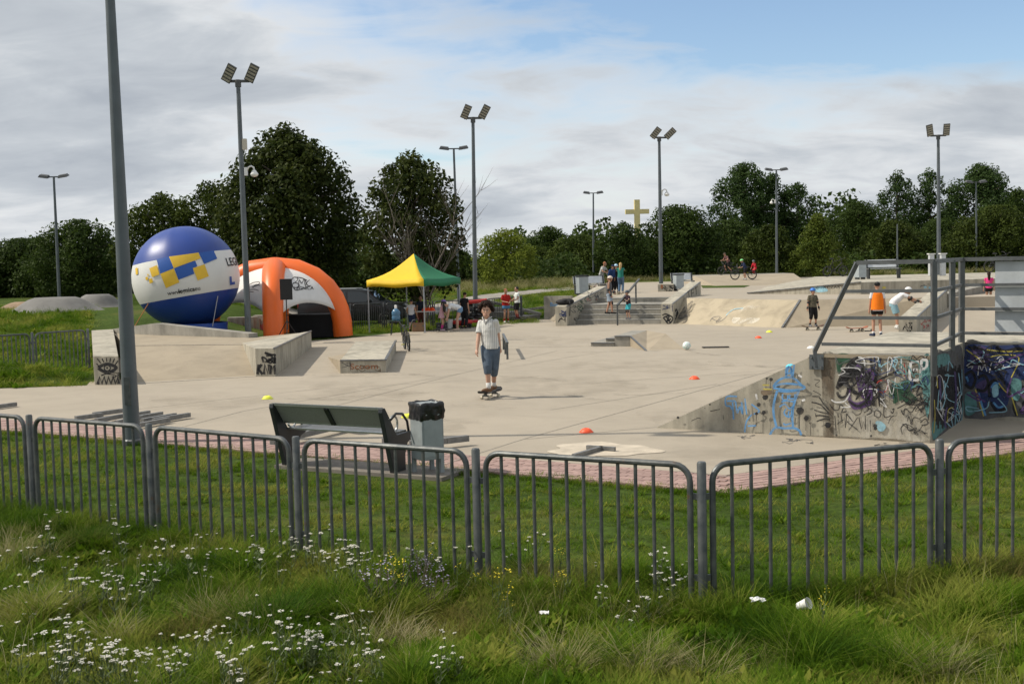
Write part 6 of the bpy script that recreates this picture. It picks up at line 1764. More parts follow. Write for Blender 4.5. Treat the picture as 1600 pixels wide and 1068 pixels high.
weed(1190, 1040, 'flattened heap of dead straw in the near grass', S_DRY, 6, 0.10, 0.55, 'straw_heap', 'plant')
# ------------------------------------------------------------------ people
def blob(mb, name, m, parent, vox, it=3, fac=0.5):
    """one continuous skin over overlapping forms"""
    me = bpy.data.meshes.new(name); me.from_pydata([tuple(p) for p in mb.v], [], mb.f)
    bm = bmesh.new(); bm.from_mesh(me); bmesh.ops.recalc_face_normals(bm, faces=bm.faces); bm.to_mesh(me); bm.free()
    tmp = bpy.data.objects.new('tmp', me)
    r = tmp.modifiers.new('r', 'REMESH'); r.mode = 'VOXEL'; r.voxel_size = vox; r.adaptivity = 0
    s = tmp.modifiers.new('s', 'SMOOTH'); s.factor = fac; s.iterations = it
    out = evaluated_mesh(tmp)
    bpy.data.objects.remove(tmp); bpy.data.meshes.remove(me)
    out.name = name; out.materials.clear(); out.materials.append(m)
    out.polygons.foreach_set('use_smooth', [True] * len(out.polygons))
    o = bpy.data.objects.new(name, out); COL.objects.link(o); o.parent = parent
    return o
def ik(a, b, l1, l2, hint):
    """middle joint between a and b"""
    a = V3(a); b = V3(b); d = b - a; L = min(d.length, (l1 + l2) * 0.999); d.normalize()
    x = (l1 * l1 - l2 * l2 + L * L) / (2 * L); h = math.sqrt(max(0, l1 * l1 - x * x))
    hint = V3(hint); n = hint - d * hint.dot(d)
    n = n.normalized() if n.length > 1e-5 else V3((0, 0, 0))
    return a + d * x + n * h, a + d * L
SKIN = mat('fair_skin', (0.46, 0.27, 0.19), 0.55, 0, 0.07, 9); SKIN2 = mat('tanned_skin', (0.40, 0.215, 0.14), 0.55, 0, 0.07, 9)
EYEW = mat('eye_white', (0.6, 0.58, 0.55), 0.4, 0, 0.02); EYED = mat('eye_dark', (0.02, 0.014, 0.01), 0.3, 0, 0.02); LIP = mat('lips', (0.36, 0.13, 0.11), 0.5, 0, 0.05)
HAIRC = {'dark': mat('dark_brown_hair', (0.020, 0.011, 0.007), 0.8, 0, 0.4, 30, 0.9, 60, spec=0.2), 'black': mat('black_hair', (0.010, 0.008, 0.007), 0.6, 0, 0.4, 30, 0.9, 60), 'blond': mat('blond_hair', (0.48, 0.32, 0.13), 0.6, 0, 0.25, 30, 0.9, 60), 'ginger': mat('ginger_hair', (0.30, 0.10, 0.03), 0.6, 0, 0.25, 30, 0.9, 60)}
def fab(name, c, var=0.12): return mat('cloth_' + name, c, 0.85, 0, var, 14, 0.5, 22, 0.2)
def person(loc, rz, label, H=1.6, skin=None, hair='dark', hairstyle='short', top=None, sleeve=0.55, bottom=None, blen=0.55, shoes=None, socks=None,
           lean=0.0, yaw=0.0, side=0.0, feet=((-0.10, 0.0, 0), (0.10, 0.02, 0)), hipdrop=0.0, hands=None, head=(0.0, 0.0), hat=None, hatcol=None, pads=None, kid=1.0, vox=0.014, vest=None, baggy=1.0, hem=0.0, name='person', elbow=None, hipxy=(0, 0), dress=False, knee=(0, -1, 0), toes=None, fine=False, topmat=None):
    s = H / 1.75; root = thing(name, loc, label, 'person', rz); skin = skin or SKIN
    S = lambda x, y, z: V3((x * s, y * s, z * s))
    UL, LL, AH = 0.43, 0.42, 0.075
    hz_ = 0.925 - hipdrop
    pel = S(hipxy[0], hipxy[1], hz_)
    Rt = Matrix.Rotation(yaw, 3, 'Z') @ Matrix.Rotation(side, 3, 'Y') @ Matrix.Rotation(lean, 3, 'X')      # lean > 0 bends towards -y (forward)
    Rp = Matrix.Rotation(yaw * 0.6, 3, 'Z')
    up_ = lambda x, y, z: pel + Rt @ S(x, y, z)
    xd = Rt @ V3((1, 0, 0))
    neck = up_(0, -0.01, 0.51); hc = up_(0, -0.035, 0.655); hk = kid
    Rh = Matrix.Rotation(yaw + head[0], 3, 'Z') @ Matrix.Rotation(lean * 0.45 + head[1], 3, 'X')
    hp = lambda x, y, z: hc + Rh @ (S(x, y, z) * hk)
    sh = [up_(-0.160, 0, 0.435), up_(0.160, 0, 0.435)]
    hips = [pel + Rp @ S(-0.085, 0, -0.02), pel + Rp @ S(0.085, 0, -0.02)]
    mb = MB()
    mb.loft([(pel + Rp @ S(0, 0, -0.10), 0.10 * s, 0.08 * s), (pel, 0.150 * s, 0.105 * s), (up_(0, 0, 0.14), 0.125 * s, 0.09 * s), (up_(0, -0.005, 0.30), 0.150 * s, 0.105 * s), (up_(0, 0, 0.42), 0.145 * s, 0.092 * s), (up_(0, 0, 0.475), 0.095 * s, 0.065 * s)], xd, 18)
    mb.cone(up_(0, 0.005, 0.44), hp(0, 0.01, -0.06), 0.060 * s, 0.050 * s, 12)
    mb.ell(hp(0, 0.008, 0.02), (0.076 * s * hk, 0.096 * s * hk, 0.105 * s * hk), 18, 12, Rh); mb.ell(hp(0, -0.018, -0.055), (0.056 * s * hk, 0.070 * s * hk, 0.062 * s * hk), 14, 10, Rh)
    mb.cone(hp(0, -0.085, 0.015), hp(0, -0.108, -0.022), 0.010 * s * hk, 0.015 * s * hk, 8)
    for k in (-1, 1): mb.ell(hp(0.077 * k, 0.012, -0.008), (0.012 * s, 0.022 * s, 0.032 * s), 8, 6, Rh)
    hands = hands or ((-0.25, -0.06, 0.80), (0.25, -0.06, 0.80))
    elbow = elbow or ((-0.5, 0.6, -0.1), (0.5, 0.6, -0.1))
    arm = []
    for k in (0, 1):
        tgt = S(*hands[k]); el_, wr = ik(sh[k], tgt, 0.285 * s, 0.255 * s, V3(elbow[k])); arm.append((sh[k], el_, wr))
        mb.tube([sh[k], lerp(sh[k], el_, 0.45), el_, lerp(el_, wr, 0.35), wr], [0.052 * s, 0.046 * s, 0.038 * s, 0.039 * s, 0.026 * s], 12)
        mb.ell(sh[k], (0.055 * s,) * 3, 12, 8)
        d = (wr - el_).normalized(); sd = V3((-1 if k == 0 else 1, 0, 0)); fwd = V3((0, -1, 0))
        pal = wr + d * 0.05 * s; wd = (fwd - d * fwd.dot(d)).normalized()
        mb.tube([wr - d * 0.01 * s, wr + d * 0.035 * s, wr + d * 0.085 * s], [0.024 * s, 0.034 * s, 0.032 * s], 10)
        inn = d.cross(wd).normalized() * (1 if k == 0 else -1)
        inn = -inn if inn.dot(pel - wr) < 0 else inn
        fr = 0.0095 * s if fine else 0.012 * s
        for q, L in ((-0.027, 0.060), (-0.009, 0.072), (0.009, 0.068), (0.027, 0.052)):
            b0_ = wr + d * 0.08 * s + wd * (-q) * s; m1 = b0_ + d * L * 0.55 * s + inn * 0.012 * s; e_ = m1 + (d * 0.35 + inn * 0.55).normalized() * L * 0.5 * s
            mb.tube([b0_, m1, e_], [fr, fr * 0.95, fr * 0.8], 7)
        t0_ = wr + d * 0.03 * s + wd * 0.026 * s; t1_ = t0_ + (d * 0.6 + wd * 0.6 + inn * .3).normalized() * 0.04 * s; mb.tube([t0_, t1_, t1_ + d * 0.032 * s], [fr * 1.3, fr * 1.1, fr * 0.85], 7)
    legs = []; toes = toes or (0, 0)
    for k in (0, 1):
        f = S(feet[k][0], feet[k][1], feet[k][2] + AH); kn, an = ik(hips[k], f, UL * s, LL * s, V3(knee))
        legs.append((hips[k], kn, an)); an = f if (f - an).length < 0.03 else an
        mb.tube([hips[k], lerp(hips[k], kn, 0.4), kn, lerp(kn, an, 0.32), an], [0.086 * s, 0.074 * s, 0.052 * s, 0.053 * s, 0.034 * s], 14)
        fd = Matrix.Rotation(toes[k], 3, 'Z') @ V3((0, -1, 0))
        mb.ell(an + fd * 0.05 * s + V3((0, 0, -0.035 * s)), (0.042 * s, 0.11 * s, 0.036 * s), 12, 8, Matrix.Rotation(toes[k], 3, 'Z'))
    blob(mb, 'body', skin, root, vox)
    # face
    for k in (-1, 1):
        e = MB().ell(hp(0.030 * k, -0.082, 0.012), (0.012 * s * hk, 0.009 * s * hk, 0.007 * s * hk), 10, 6, Rh).build('eye', EYEW, root, world=False, smooth=True)
        MB().ell(hp(0.030 * k, -0.089, 0.012), (0.006 * s * hk, 0.004 * s * hk, 0.006 * s * hk), 8, 5, Rh).build('pupil', EYED, e, world=False)
        MB().tube([hp(0.014 * k, -0.091, 0.030), hp(0.030 * k, -0.090, 0.036), hp(0.048 * k, -0.080, 0.030)], 0.0045 * s, 5).build('eyebrow', HAIRC[hair], root, world=False)
    MB().tube([hp(-0.022, -0.083, -0.058), hp(0, -0.092, -0.056), hp(0.022, -0.083, -0.058)], [0.004 * s, 0.0065 * s, 0.004 * s], 6).build('mouth', LIP, root, world=False)
    # hair
    hm = HAIRC[hair]
    if hairstyle != 'none':
        h = MB(); rr = random.Random(int(H * 1000) + len(label))
        if hairstyle == 'curly':
            for _ in range(330):
                a, b_ = rr.uniform(0, 2 * PI), rr.uniform(-0.5, 1.45)
                x, y, z = math.cos(b_) * math.cos(a), math.cos(b_) * math.sin(a), math.sin(b_)
                if y < -0.30 and z < 0.36: continue
                R = rr.uniform(0.90, 1.17)
                h.ell(hp(0.118 * x * R, 0.02 + 0.122 * y * R, 0.045 + 0.120 * z * R), (rr.uniform(.012, .024) * s,) * 3, 7, 5)
            h.ell(hp(0, 0.03, 0.05), (0.09 * s * hk, 0.095 * s * hk, 0.10 * s * hk), 14, 9, Rh)
        else:
            h.ell(hp(0, 0.022, 0.042), (0.084 * s * hk, 0.092 * s * hk, 0.094 * s * hk), 16, 10, Rh)
            if hairstyle == 'long':
                dn = V3((0, 0, -1)) if lean > 0.6 else Rh @ V3((0, 0.15, -1))
                st = hp(0, 0.06 if lean < 0.6 else 0.0, 0.02 if lean < .6 else 0.04)
                h.tube([st, st + dn * 0.14 * s, st + dn * 0.30 * s, st + dn * 0.36 * s], [0.075 * s, 0.075 * s, 0.055 * s, 0.02 * s], 12)
        blob(h, 'hair', hm, root, max(0.009, vox * 0.8) if hairstyle != 'curly' else 0.009, 2 if hairstyle != 'curly' else 1)
    if hat == 'helmet':
        hl = MB().ell(hp(0, 0.012, 0.03), (0.108 * s * hk, 0.125 * s * hk, 0.112 * s * hk), 22, 9, Rh, zmin=-0.05).build('helmet', hatcol, root, world=False, smooth=True)
        MB().tube([hp(-0.085, 0.0, 0.03), hp(-0.07, -0.03, -0.07), hp(0, -0.04, -0.112), hp(0.07, -0.03, -0.07), hp(0.085, 0.0, 0.03)], 0.006 * s, 5).build('chin_strap', BLACK, hl, world=False)
        for k in (-1, 0, 1): MB().ell(hp(0.045 * k, -0.06 + 0.02 * abs(k), 0.118 - 0.012 * abs(k)), (0.012 * s, 0.03 * s, 0.008 * s), 8, 5, Rh @ Matrix.Rotation(0.45, 3, 'X')).build('vent', BLACK, hl, world=False)
    elif hat == 'cap':
        hl = MB().ell(hp(0, 0.01, 0.04), (0.092 * s * hk, 0.108 * s * hk, 0.092 * s * hk), 20, 8, Rh, zmin=0.0).build('cap', hatcol, root, world=False, smooth=True)
        MB().ell(hp(0, -0.11, 0.046), (0.066 * s * hk, 0.062 * s * hk, 0.008 * s * hk), 14, 5, Rh).build('cap_peak', hatcol, hl, world=False, smooth=True)
    # clothes
    g_ = 0.020 * s
    if top:
        t = MB(); bz = -0.06 - hem
        bp0 = pel + Rp @ S(0, 0.0, bz)
        t.loft([(bp0, (0.178 if not dress else 0.235) * s * baggy, (0.135 if not dress else 0.19) * s * baggy), (up_(0, 0, 0.05), 0.168 * s * baggy, 0.125 * s * baggy), (up_(0, 0, 0.16), 0.158 * s * baggy, 0.118 * s * baggy), (up_(0, -0.005, 0.30), 0.168 * s, 0.124 * s), (up_(0, 0, 0.41), 0.160 * s, 0.110 * s), (up_(0, 0.006, 0.465), 0.122 * s, 0.086 * s), (up_(0, 0.012, 0.505), 0.080 * s, 0.066 * s)], xd, 22)
        for a, e, w in arm:
            if sleeve <= 0: continue
            t.ell(a, (0.062 * s,) * 3, 12, 8)
            if sleeve <= 1: t.tube([a, lerp(a, e, sleeve * 0.6), lerp(a, e, sleeve)], [0.062 * s, 0.062 * s * baggy, 0.066 * s * baggy], 14)
            else: t.tube([a, e, lerp(e, w, sleeve - 1)], [0.068 * s, 0.056 * s, 0.045 * s], 14)
        blob(t, 'shirt' if not dress else 'dress', topmat or top, root, vox, 2)
    if vest:
        t = MB()
        t.loft([(pel + Rp @ S(0, 0, -0.03 - hem), 0.200 * s, 0.160 * s), (up_(0, 0, 0.14), 0.190 * s, 0.150 * s), (up_(0, -0.005, 0.30), 0.186 * s, 0.144 * s), (up_(0, 0, 0.41), 0.165 * s, 0.128 * s), (up_(0, 0.004, 0.485), 0.120 * s, 0.095 * s)], xd, 22)
        blob(t, 'vest', vest, root, vox, 2)
    if bottom:
        t = MB()
        t.loft([(pel + Rp @ S(0, 0, -0.13), 0.150 * s * baggy, 0.115 * s * baggy), (pel + Rp @ S(0, 0, -0.02), 0.176 * s, 0.130 * s), (up_(0, 0, 0.075), 0.152 * s, 0.116 * s)], Rp @ V3((1, 0, 0)), 20)
        for hp_, kn, an in legs:
            if blen <= 1:
                e = lerp(hp_, kn, blen); t.tube([hp_, lerp(hp_, e, 0.5), e], [0.108 * s, 0.102 * s * baggy, 0.098 * s * baggy], 16)
            else:
                e = lerp(kn, an, blen - 1); t.tube([hp_, lerp(hp_, kn, .5), kn, e], [0.108 * s, 0.098 * s * baggy, 0.080 * s * baggy, 0.066 * s * baggy], 16)
        blob(t, 'shorts' if blen < 1.6 else 'trousers', bottom, root, vox, 2)
    for k, (hp_, kn, an) in enumerate(legs):
        f = S(*feet[k]); Rf = Matrix.Rotation(toes[k], 3, 'Z'); fd = Rf @ V3((0, -1, 0)); az = f + V3((0, 0, AH * s))
        if shoes:
            t = MB(); t.ell(az + fd * 0.055 * s + V3((0, 0, -0.026 * s)), (0.054 * s, 0.138 * s, 0.048 * s), 14, 9, Rf); t.ell(az + V3((0, 0, -0.01 * s)) - fd * 0.03 * s, (0.046 * s, 0.058 * s, 0.060 * s), 12, 8, Rf)
            so = blob(t, 'shoe', shoes, root, max(0.009, vox * 0.75), 2)
            MB().ell(az + fd * 0.055 * s + V3((0, 0, -0.062 * s)), (0.052 * s, 0.138 * s, 0.014 * s), 16, 6, Rf).build('sole', mat('pale_sole', (0.35, 0.32, 0.27), 0.7, 0, 0.1), so, world=False, smooth=True)
        if socks:
            d = (kn - az).normalized(); MB().tube([az + V3((0, 0, 0.01 * s)), az + d * 0.05 * s, az + d * socks[1] * s], [0.046 * s, 0.043 * s, 0.042 * s + 0.014 * s * min(1, socks[1] / .3)], 12).build('sock', socks[0], root, world=False, smooth=True)
    if pads:
        for hp_, kn, an in legs:
            if 'k' in pads: MB().ell(kn + V3(knee) * 0.035 * s, (0.058 * s, 0.045 * s, 0.088 * s), 12, 8).build('knee_pad', BLACK, root, world=False, smooth=True)
        for a, e, w in arm:
            if 'e' in pads: MB().ell(e, (0.055 * s, 0.055 * s, 0.075 * s), 12, 8).build('elbow_pad', BLACK, root, world=False, smooth=True)
            if 'w' in pads: MB().tube([lerp(e, w, 0.72), w + (w - e).normalized() * 0.04 * s], [0.038 * s, 0.042 * s], 10).build('wrist_guard', BLACK, root, world=False, smooth=True)
    return root
# ---- skateboards
def skateboard(loc, rz, label, deck=None, flip=False, z=0.0):
    root = thing('skateboard', loc, label, 'skateboard', rz, group='skateboards')
    dm = deck or mat('worn_deck', (0.05, 0.04, 0.035), 0.7, 0, 0.3, 12)
    mb = MB(); n = 20; sec = []
    for i in range(n + 1):
        u = -0.4 + 0.8 * i / n; e = max(0, abs(u) - 0.27); w = 0.1 * math.sqrt(max(0.02, 1 - max(0, (abs(u) - 0.30) / 0.105) ** 2)); zz = 0.105 + e * 0.42
        for y in (-w, 0, w): mb.v.append(V3((u, y, zz + (0.004 if y else 0))))
    mb.f = [[i * 3 + k, (i + 1) * 3 + k, (i + 1) * 3 + k + 1, i * 3 + k + 1] for i in range(n) for k in range(2)]; mb.mi = [0] * len(mb.f)
    o = mb.build('deck', dm, root, world=False); md = o.modifiers.new('t', 'SOLIDIFY'); md.thickness = 0.013
    for sx in (-1, 1):
        tk = MB().bar((0.2 * sx, -0.06, 0.062), (0.2 * sx, 0.06, 0.062), 0.03, 0.025); tk.box((0.2 * sx, 0, 0.082), (0.06, 0.05, 0.03)); tk = tk.build('truck', STEEL, root, world=False)
        for sy in (-1, 1):
            MB().cone((0.2 * sx, 0.055 * sy, 0.03), (0.2 * sx, 0.092 * sy, 0.03), 0.03, 0.03, 14).build('wheel', mat('cream_wheel', (0.55, 0.5, 0.38), 0.5, 0, 0.1), root, world=False, smooth='auto')
    if flip: root.rotation_euler = (PI, 0, rz); root.location.z += 0.125
    return root
# ---- bicycles
def bicycle(loc, rz, label, R=0.25, wb=0.95, col=None, lean=0.0, name='bicycle', steer=0.0, bmx=True, crate=False):
    root = thing(name, loc, label, 'bicycle', rz, tilt=(lean, 0)); col = col or BLACK
    k = R / 0.25 if not bmx else 1.0
    for sx in (-1, 1):
        c = V3((sx * wb / 2, 0, R))
        w = MB().ring(c, R - 0.022, 0.024, 'Y', 30, 8).build('wheel', RUBBER, root, smooth=True, world=False)
        MB().ring(c, R - 0.05, 0.011, 'Y', 30, 6).build('rim', STEEL, w, smooth=True, world=False)
        sp = MB()
        for j in range(16):
            a = 2 * PI * j / 16; sp.tube([c + V3((0, 0.02 * (1 if j % 2 else -1), 0)), c + V3(((R - .055) * math.cos(a), 0, (R - .055) * math.sin(a)))], 0.0016, 3, caps=False)
        sp.build('spokes', STEEL, w, world=False)
        MB().cone(c + V3((0, -0.05, 0)), c + V3((0, 0.05, 0)), 0.022, 0.022, 10).build('hub', STEEL, w, world=False)
    rear, front = V3((-wb / 2, 0, R)), V3((wb / 2, 0, R)); bbk = V3((-wb * 0.10, 0, R + 0.03)); seat_t = V3((-wb * 0.20, 0, R + (0.30 if bmx else 0.48))); hd = V3((wb * 0.34, 0, R + (0.36 if bmx else 0.55))); hd0 = V3((wb * 0.37, 0, R + (0.26 if bmx else 0.42)))
    fr = MB()
    for a, b_ in ((bbk, hd0), (seat_t, hd), (bbk, seat_t)): fr.tube([a, b_], 0.018, 8)
    for sy in (-1, 1):
        o = V3((0, 0.05 * sy, 0)); fr.tube([rear + o, bbk + o * 0.5], 0.010, 6); fr.tube([rear + o, seat_t + o * 0.3], 0.009, 6)
    fr.tube([hd0, hd], 0.022, 8); fr.build('frame', col, root, world=False, smooth='auto')
    fk = MB()
    for sy in (-1, 1): o = V3((0, 0.055 * sy, 0)); fk.tube([front + o, hd0 + o], 0.013, 6)
    fk.tube([hd0 + V3((0, -.06, 0)), hd0 + V3((0, .06, 0))], 0.016, 6); fk.build('fork', col, root, world=False)
    tp = hd + V3((-0.02, 0, 0.04)); hb_ = MB(); r = 0.22 if bmx else 0.1
    hb_.tube([tp, tp + V3((0.04, 0, 0.02))], 0.018, 8)
    hb_.tube([tp + V3((0.03, -0.34, r)), tp + V3((0.05, -0.20, r)), tp + V3((0.04, -0.08, 0.02)), tp + V3((0.04, 0.08, 0.02)), tp + V3((0.05, 0.20, r)), tp + V3((0.03, 0.34, r))], 0.011, 8); hb_.build('handlebar', STEEL if bmx else col, root, world=False, smooth=True)
    for sy in (-1, 1): MB().cone(tp + V3((0.035, 0.24 * sy, r)), tp + V3((0.03, 0.36 * sy, r)), 0.017, 0.017, 8).build('grip', RUBBER, root, world=False)
    st = seat_t + V3((-0.03, 0, 0.12)); MB().tube([seat_t, st], 0.013, 6).build('seat_post', STEEL, root, world=False)
    MB().ell(st + V3((-0.03, 0, 0.03)), (0.13, 0.06, 0.03), 14, 6).build('saddle', BLACK, root, world=False, smooth=True)
    cr_ = MB().ring(bbk, 0.07, 0.008, 'Y', 18, 5); cr_.tube([bbk + V3((0, -0.06, 0)), bbk + V3((0.12, -0.06, -0.1))], 0.010, 5); cr_.tube([bbk + V3((0, 0.06, 0)), bbk + V3((-0.12, 0.06, 0.1))], 0.010, 5); cr_.build('crank', STEEL, root, world=False)
    for sy in (-1, 1): MB().box(bbk + V3((-0.12 * sy, 0.11 * sy, 0.1 * sy)), (0.1, 0.09, 0.02)).build('pedal', mat('yellow_pedal', (0.5, 0.48, 0.06), 0.5, 0, 0.1) if bmx else BLACK, root, world=False)
    return root

GRIP = mat('grip_tape', (0.018, 0.018, 0.019), 0.9, 0, 0.3, 40)
# the young skater riding towards the camera
sk = G(766, 621.5)
skateboard(sk, math.radians(66), 'skateboard ridden by the young skater in the middle', GRIP)
def striped():
    m = bpy.data.materials.new('striped_shirt'); m.use_nodes = True; nt = m.node_tree; b = nt.nodes['Principled BSDF']; b.inputs['Roughness'].default_value = 0.85
    t = nt.nodes.new('ShaderNodeTexCoord'); sp = nt.nodes.new('ShaderNodeSeparateXYZ'); nt.links.new(t.outputs['Object'], sp.inputs[0])
    w = nt.nodes.new('ShaderNodeMath'); w.operation = 'MULTIPLY'; w.inputs[1].default_value = 190; nt.links.new(sp.outputs[0], w.inputs[0])
    s_ = nt.nodes.new('ShaderNodeMath'); s_.operation = 'SINE'; nt.links.new(w.outputs[0], s_.inputs[0])
    r = nt.nodes.new('ShaderNodeValToRGB'); r.color_ramp.elements[0].position = 0.25; r.color_ramp.elements[0].color = (0.58, 0.58, 0.55, 1); r.color_ramp.elements[1].position = 0.75; r.color_ramp.elements[1].color = (0.34, 0.35, 0.355, 1)
    nt.links.new(s_.outputs[0], r.inputs[0]); nt.links.new(r.outputs[0], b.inputs['Base Color'])
    nz = nt.nodes.new('ShaderNodeTexNoise'); nz.inputs['Scale'].default_value = 9; nz.inputs['Detail'].default_value = 4; nt.links.new(t.outputs['Object'], nz.inputs['Vector'])
    bp = nt.nodes.new('ShaderNodeBump'); bp.inputs['Strength'].default_value = 0.9; bp.inputs['Distance'].default_value = 0.03; nt.links.new(nz.outputs['Fac'], bp.inputs['Height']); nt.links.new(bp.outputs[0], b.inputs['Normal'])
    return m
DENIM = mat('faded_denim', (0.070, 0.098, 0.135), 0.9, 0, 0.25, 7, 0.7, 10); SUEDE = mat('brown_suede', (0.13, 0.065, 0.03), 0.9, 0, 0.2, 14, 0.5, 40); WSOCK = fab('white_sock', (0.62, 0.62, 0.61))
hero = person(sk + V3((0, 0, 0.115)), 0.0, 'young skater in striped shirt and long denim shorts riding towards the camera', 1.68, SKIN, 'dark', 'curly', topmat=striped(), top=WHITE, sleeve=0.72, bottom=DENIM, blen=1.32, shoes=SUEDE, socks=(WSOCK, 0.12),
       yaw=-0.48, feet=((-0.02, -0.19, 0), (0.065, 0.19, 0)), toes=(-0.8, -0.55), hipdrop=0.045, lean=0.05, hands=((-0.225, -0.15, 0.80), (0.205, 0.10, 0.80)), head=(0.40, 0.05), vox=0.0085, baggy=1.06, hem=0.0, fine=True, hipxy=(0.025, 0), knee=(0.05, -1, 0), kid=1.10, side=-0.05)
fab('pale_collar', (0.40, 0.40, 0.39))
# his open collar and button line
MB().tube([(-0.10, -0.02, 1.36), (-0.075, -0.075, 1.345), (-0.02, -0.108, 1.28), (0.0, -0.118, 1.24)], [0.012, 0.014, 0.012, 0.006], 6).build('collar', MATS['cloth_pale_collar'], hero, world=False, smooth=True).rotation_euler = (0, 0, -0.48)
MB().tube([(0.085, -0.02, 1.365), (0.06, -0.078, 1.345), (0.015, -0.108, 1.28), (0.0, -0.118, 1.24)], [0.012, 0.014, 0.012, 0.006], 6).build('collar', MATS['cloth_pale_collar'], hero, world=False, smooth=True).rotation_euler = (0, 0, -0.48)
# red shirt and white shirt children near the short steps
rp_ = G(791, 504)
person(rp_, 0.35, 'person in red T-shirt and blue shorts near the short steps', 1.42, SKIN2, 'ginger', 'short', top=fab('red', (0.33, 0.018, 0.014)), sleeve=0.75, bottom=fab('blue_short', (0.07, 0.18, 0.32)), blen=0.5, shoes=fab('white_shoe', (0.6, 0.6, 0.58)), socks=(fab('red_sock', (0.3, .02, .02)), 0.15), hands=((-0.06, -0.24, 1.05), (0.10, -0.22, 1.02)), head=(0.2, 0.25), kid=1.10, baggy=1.18)
wp_ = G(809, 503)
skateboard(wp_, 0.15, 'skateboard under the child in white T-shirt and black shorts', GRIP)
person(wp_ + V3((0, 0, .115)), -1.2, 'child in white T-shirt and black shorts standing on a skateboard', 1.36, SKIN2, 'black', 'short', top=fab('white_tee', (0.64, 0.68, 0.66)), sleeve=0.6, bottom=fab('black_short', (0.012, 0.012, 0.013)), blen=0.95, shoes=fab('dark_shoe', (0.03, 0.02, 0.018)), socks=(fab('maroon_sock', (0.14, .03, .025)), 0.22), hands=((-0.12, -0.30, 1.0), (0.14, -0.26, 1.0)), kid=1.12, baggy=1.12)
# under the gazebo
person(gpt(643, 42.0), 2.9, 'child in pale grey top seen from behind at the gazebo table', 1.22, SKIN2, 'black', 'short', top=fab('pale_grey', (0.48, 0.49, 0.52)), sleeve=0.3, bottom=fab('navy', (0.02, 0.03, 0.07)), blen=0.95, shoes=fab('dark_shoe', (0.03, 0.02, 0.018)), hands=((-0.25, -0.15, 0.85), (0.25, -0.2, 0.9)), kid=1.14)
person(gpt(658, 43.4), 0.1, 'person in dark blue top behind the gazebo table', 1.35, SKIN2, 'dark', 'short', top=fab('dark_blue', (0.025, 0.035, 0.06)), bottom=fab('rust', (0.12, 0.04, 0.03)), blen=1.8, shoes=fab('dark_shoe', (0.03, 0.02, 0.018)), lean=0.35, hands=((-0.2, -0.35, 0.82), (0.2, -0.35, 0.82)), kid=1.1)
PINKC = fab('pale_pink', (0.55, 0.33, 0.38))
person(gpt(690, 41.9), 1.35, 'girl in pale pink dress with purple helmet under the gazebo', 1.18, SKIN, 'black', 'long', top=PINKC, dress=True, hem=0.16, sleeve=0.5, bottom=None, shoes=fab('white_pink_skate', (0.55, 0.40, 0.47)), socks=(fab('magenta_sock', (0.45, 0.04, 0.18)), 0.27), hat='helmet', hatcol=mat('purple_helmet', (0.16, 0.09, 0.30), 0.4, 0, 0.1), lean=0.18, kid=1.14, hands=((-0.12, -0.3, 0.85), (0.12, -0.3, 0.85)))
person(gpt(714, 41.7), -1.45, 'woman in white top and denim shorts bending down under the gazebo', 1.55, SKIN, 'black', 'long', top=fab('white_blouse', (0.62, 0.64, 0.66)), sleeve=0.5, bottom=fab('light_denim', (0.14, 0.24, 0.38)), blen=0.35, shoes=fab('beige_sandal', (0.45, 0.36, 0.28)), lean=1.25, hipxy=(0, 0.14), hands=((-0.16, -0.42, 0.50), (0.16, -0.40, 0.52)), elbow=((-0.3, -0.2, 0.4), (0.3, -0.2, 0.4)))
person(gpt(725, 43.0), 2.6, 'person in black clothes standing beyond the bending woman', 1.42, SKIN2, 'dark', 'short', top=fab('black_tee', (0.012, 0.012, 0.014)), bottom=fab('black_trouser', (0.014, 0.014, 0.016)), blen=1.85, shoes=fab('dark_shoe', (0.03, 0.02, 0.018)), lean=0.15)
skateboard(gpt(692, 41.1), 0.1, 'dark skateboard on the ground in front of the gazebo', GRIP)
# on the stairs
def stair_at(px, k, back=0.15):
    """a spot on tread k (1..5) under a pixel column"""
    p = D(px, 500, 44.0); s_ = (V3((p.x, p.y, 0)) - S0).dot(ex); q = SQ(s_, deps[k - 1] + back, rz_ * k)
    # keep the pixel column
    c = D(px, 500, q.y); q2 = SQ((V3((c.x, q.y, 0)) - S0).dot(ex), deps[k - 1] + back, rz_ * k); return q2
p = stair_at(952, 2, 0.1)
person(p, 1.3, 'youth in white helmet and grey tank top walking on the steps', 1.52, SKIN2, 'dark', 'short', top=fab('grey_tank', (0.10, 0.10, 0.105)), sleeve=0.0, bottom=fab('pale_blue_short', (0.30, 0.36, 0.43)), blen=0.80, shoes=fab('black_shoe', (0.015, 0.015, 0.016)), hat='helmet', hatcol=mat('cream_helmet', (0.62, 0.52, 0.44), 0.4, 0, 0.05), pads='kew', feet=((-0.08, -0.16, 0), (0.09, 0.14, 0)), hands=((-0.2, -0.12, 0.85), (0.22, -0.18, 0.95)), lean=0.06)
p = stair_at(983, 1, 0.12)
person(p, -1.0, 'small child in dark T-shirt and turquoise shorts holding the stair handrail', 1.12, SKIN, 'dark', 'short', top=fab('maroon_black', (0.035, 0.02, 0.03)), bottom=fab('turquoise', (0.05, 0.36, 0.42)), blen=0.8, shoes=fab('grey_shoe', (0.16, 0.16, 0.17)), hat='helmet', hatcol=mat('dark_grey_helmet', (0.05, 0.06, 0.075), 0.45, 0, 0.1), pads='kew', kid=1.22, hands=((-0.30, -0.30, 1.12), (0.05, -0.36, 1.10)), lean=0.12, elbow=((-.6, .2, -.4), (.6, .2, -.4)))
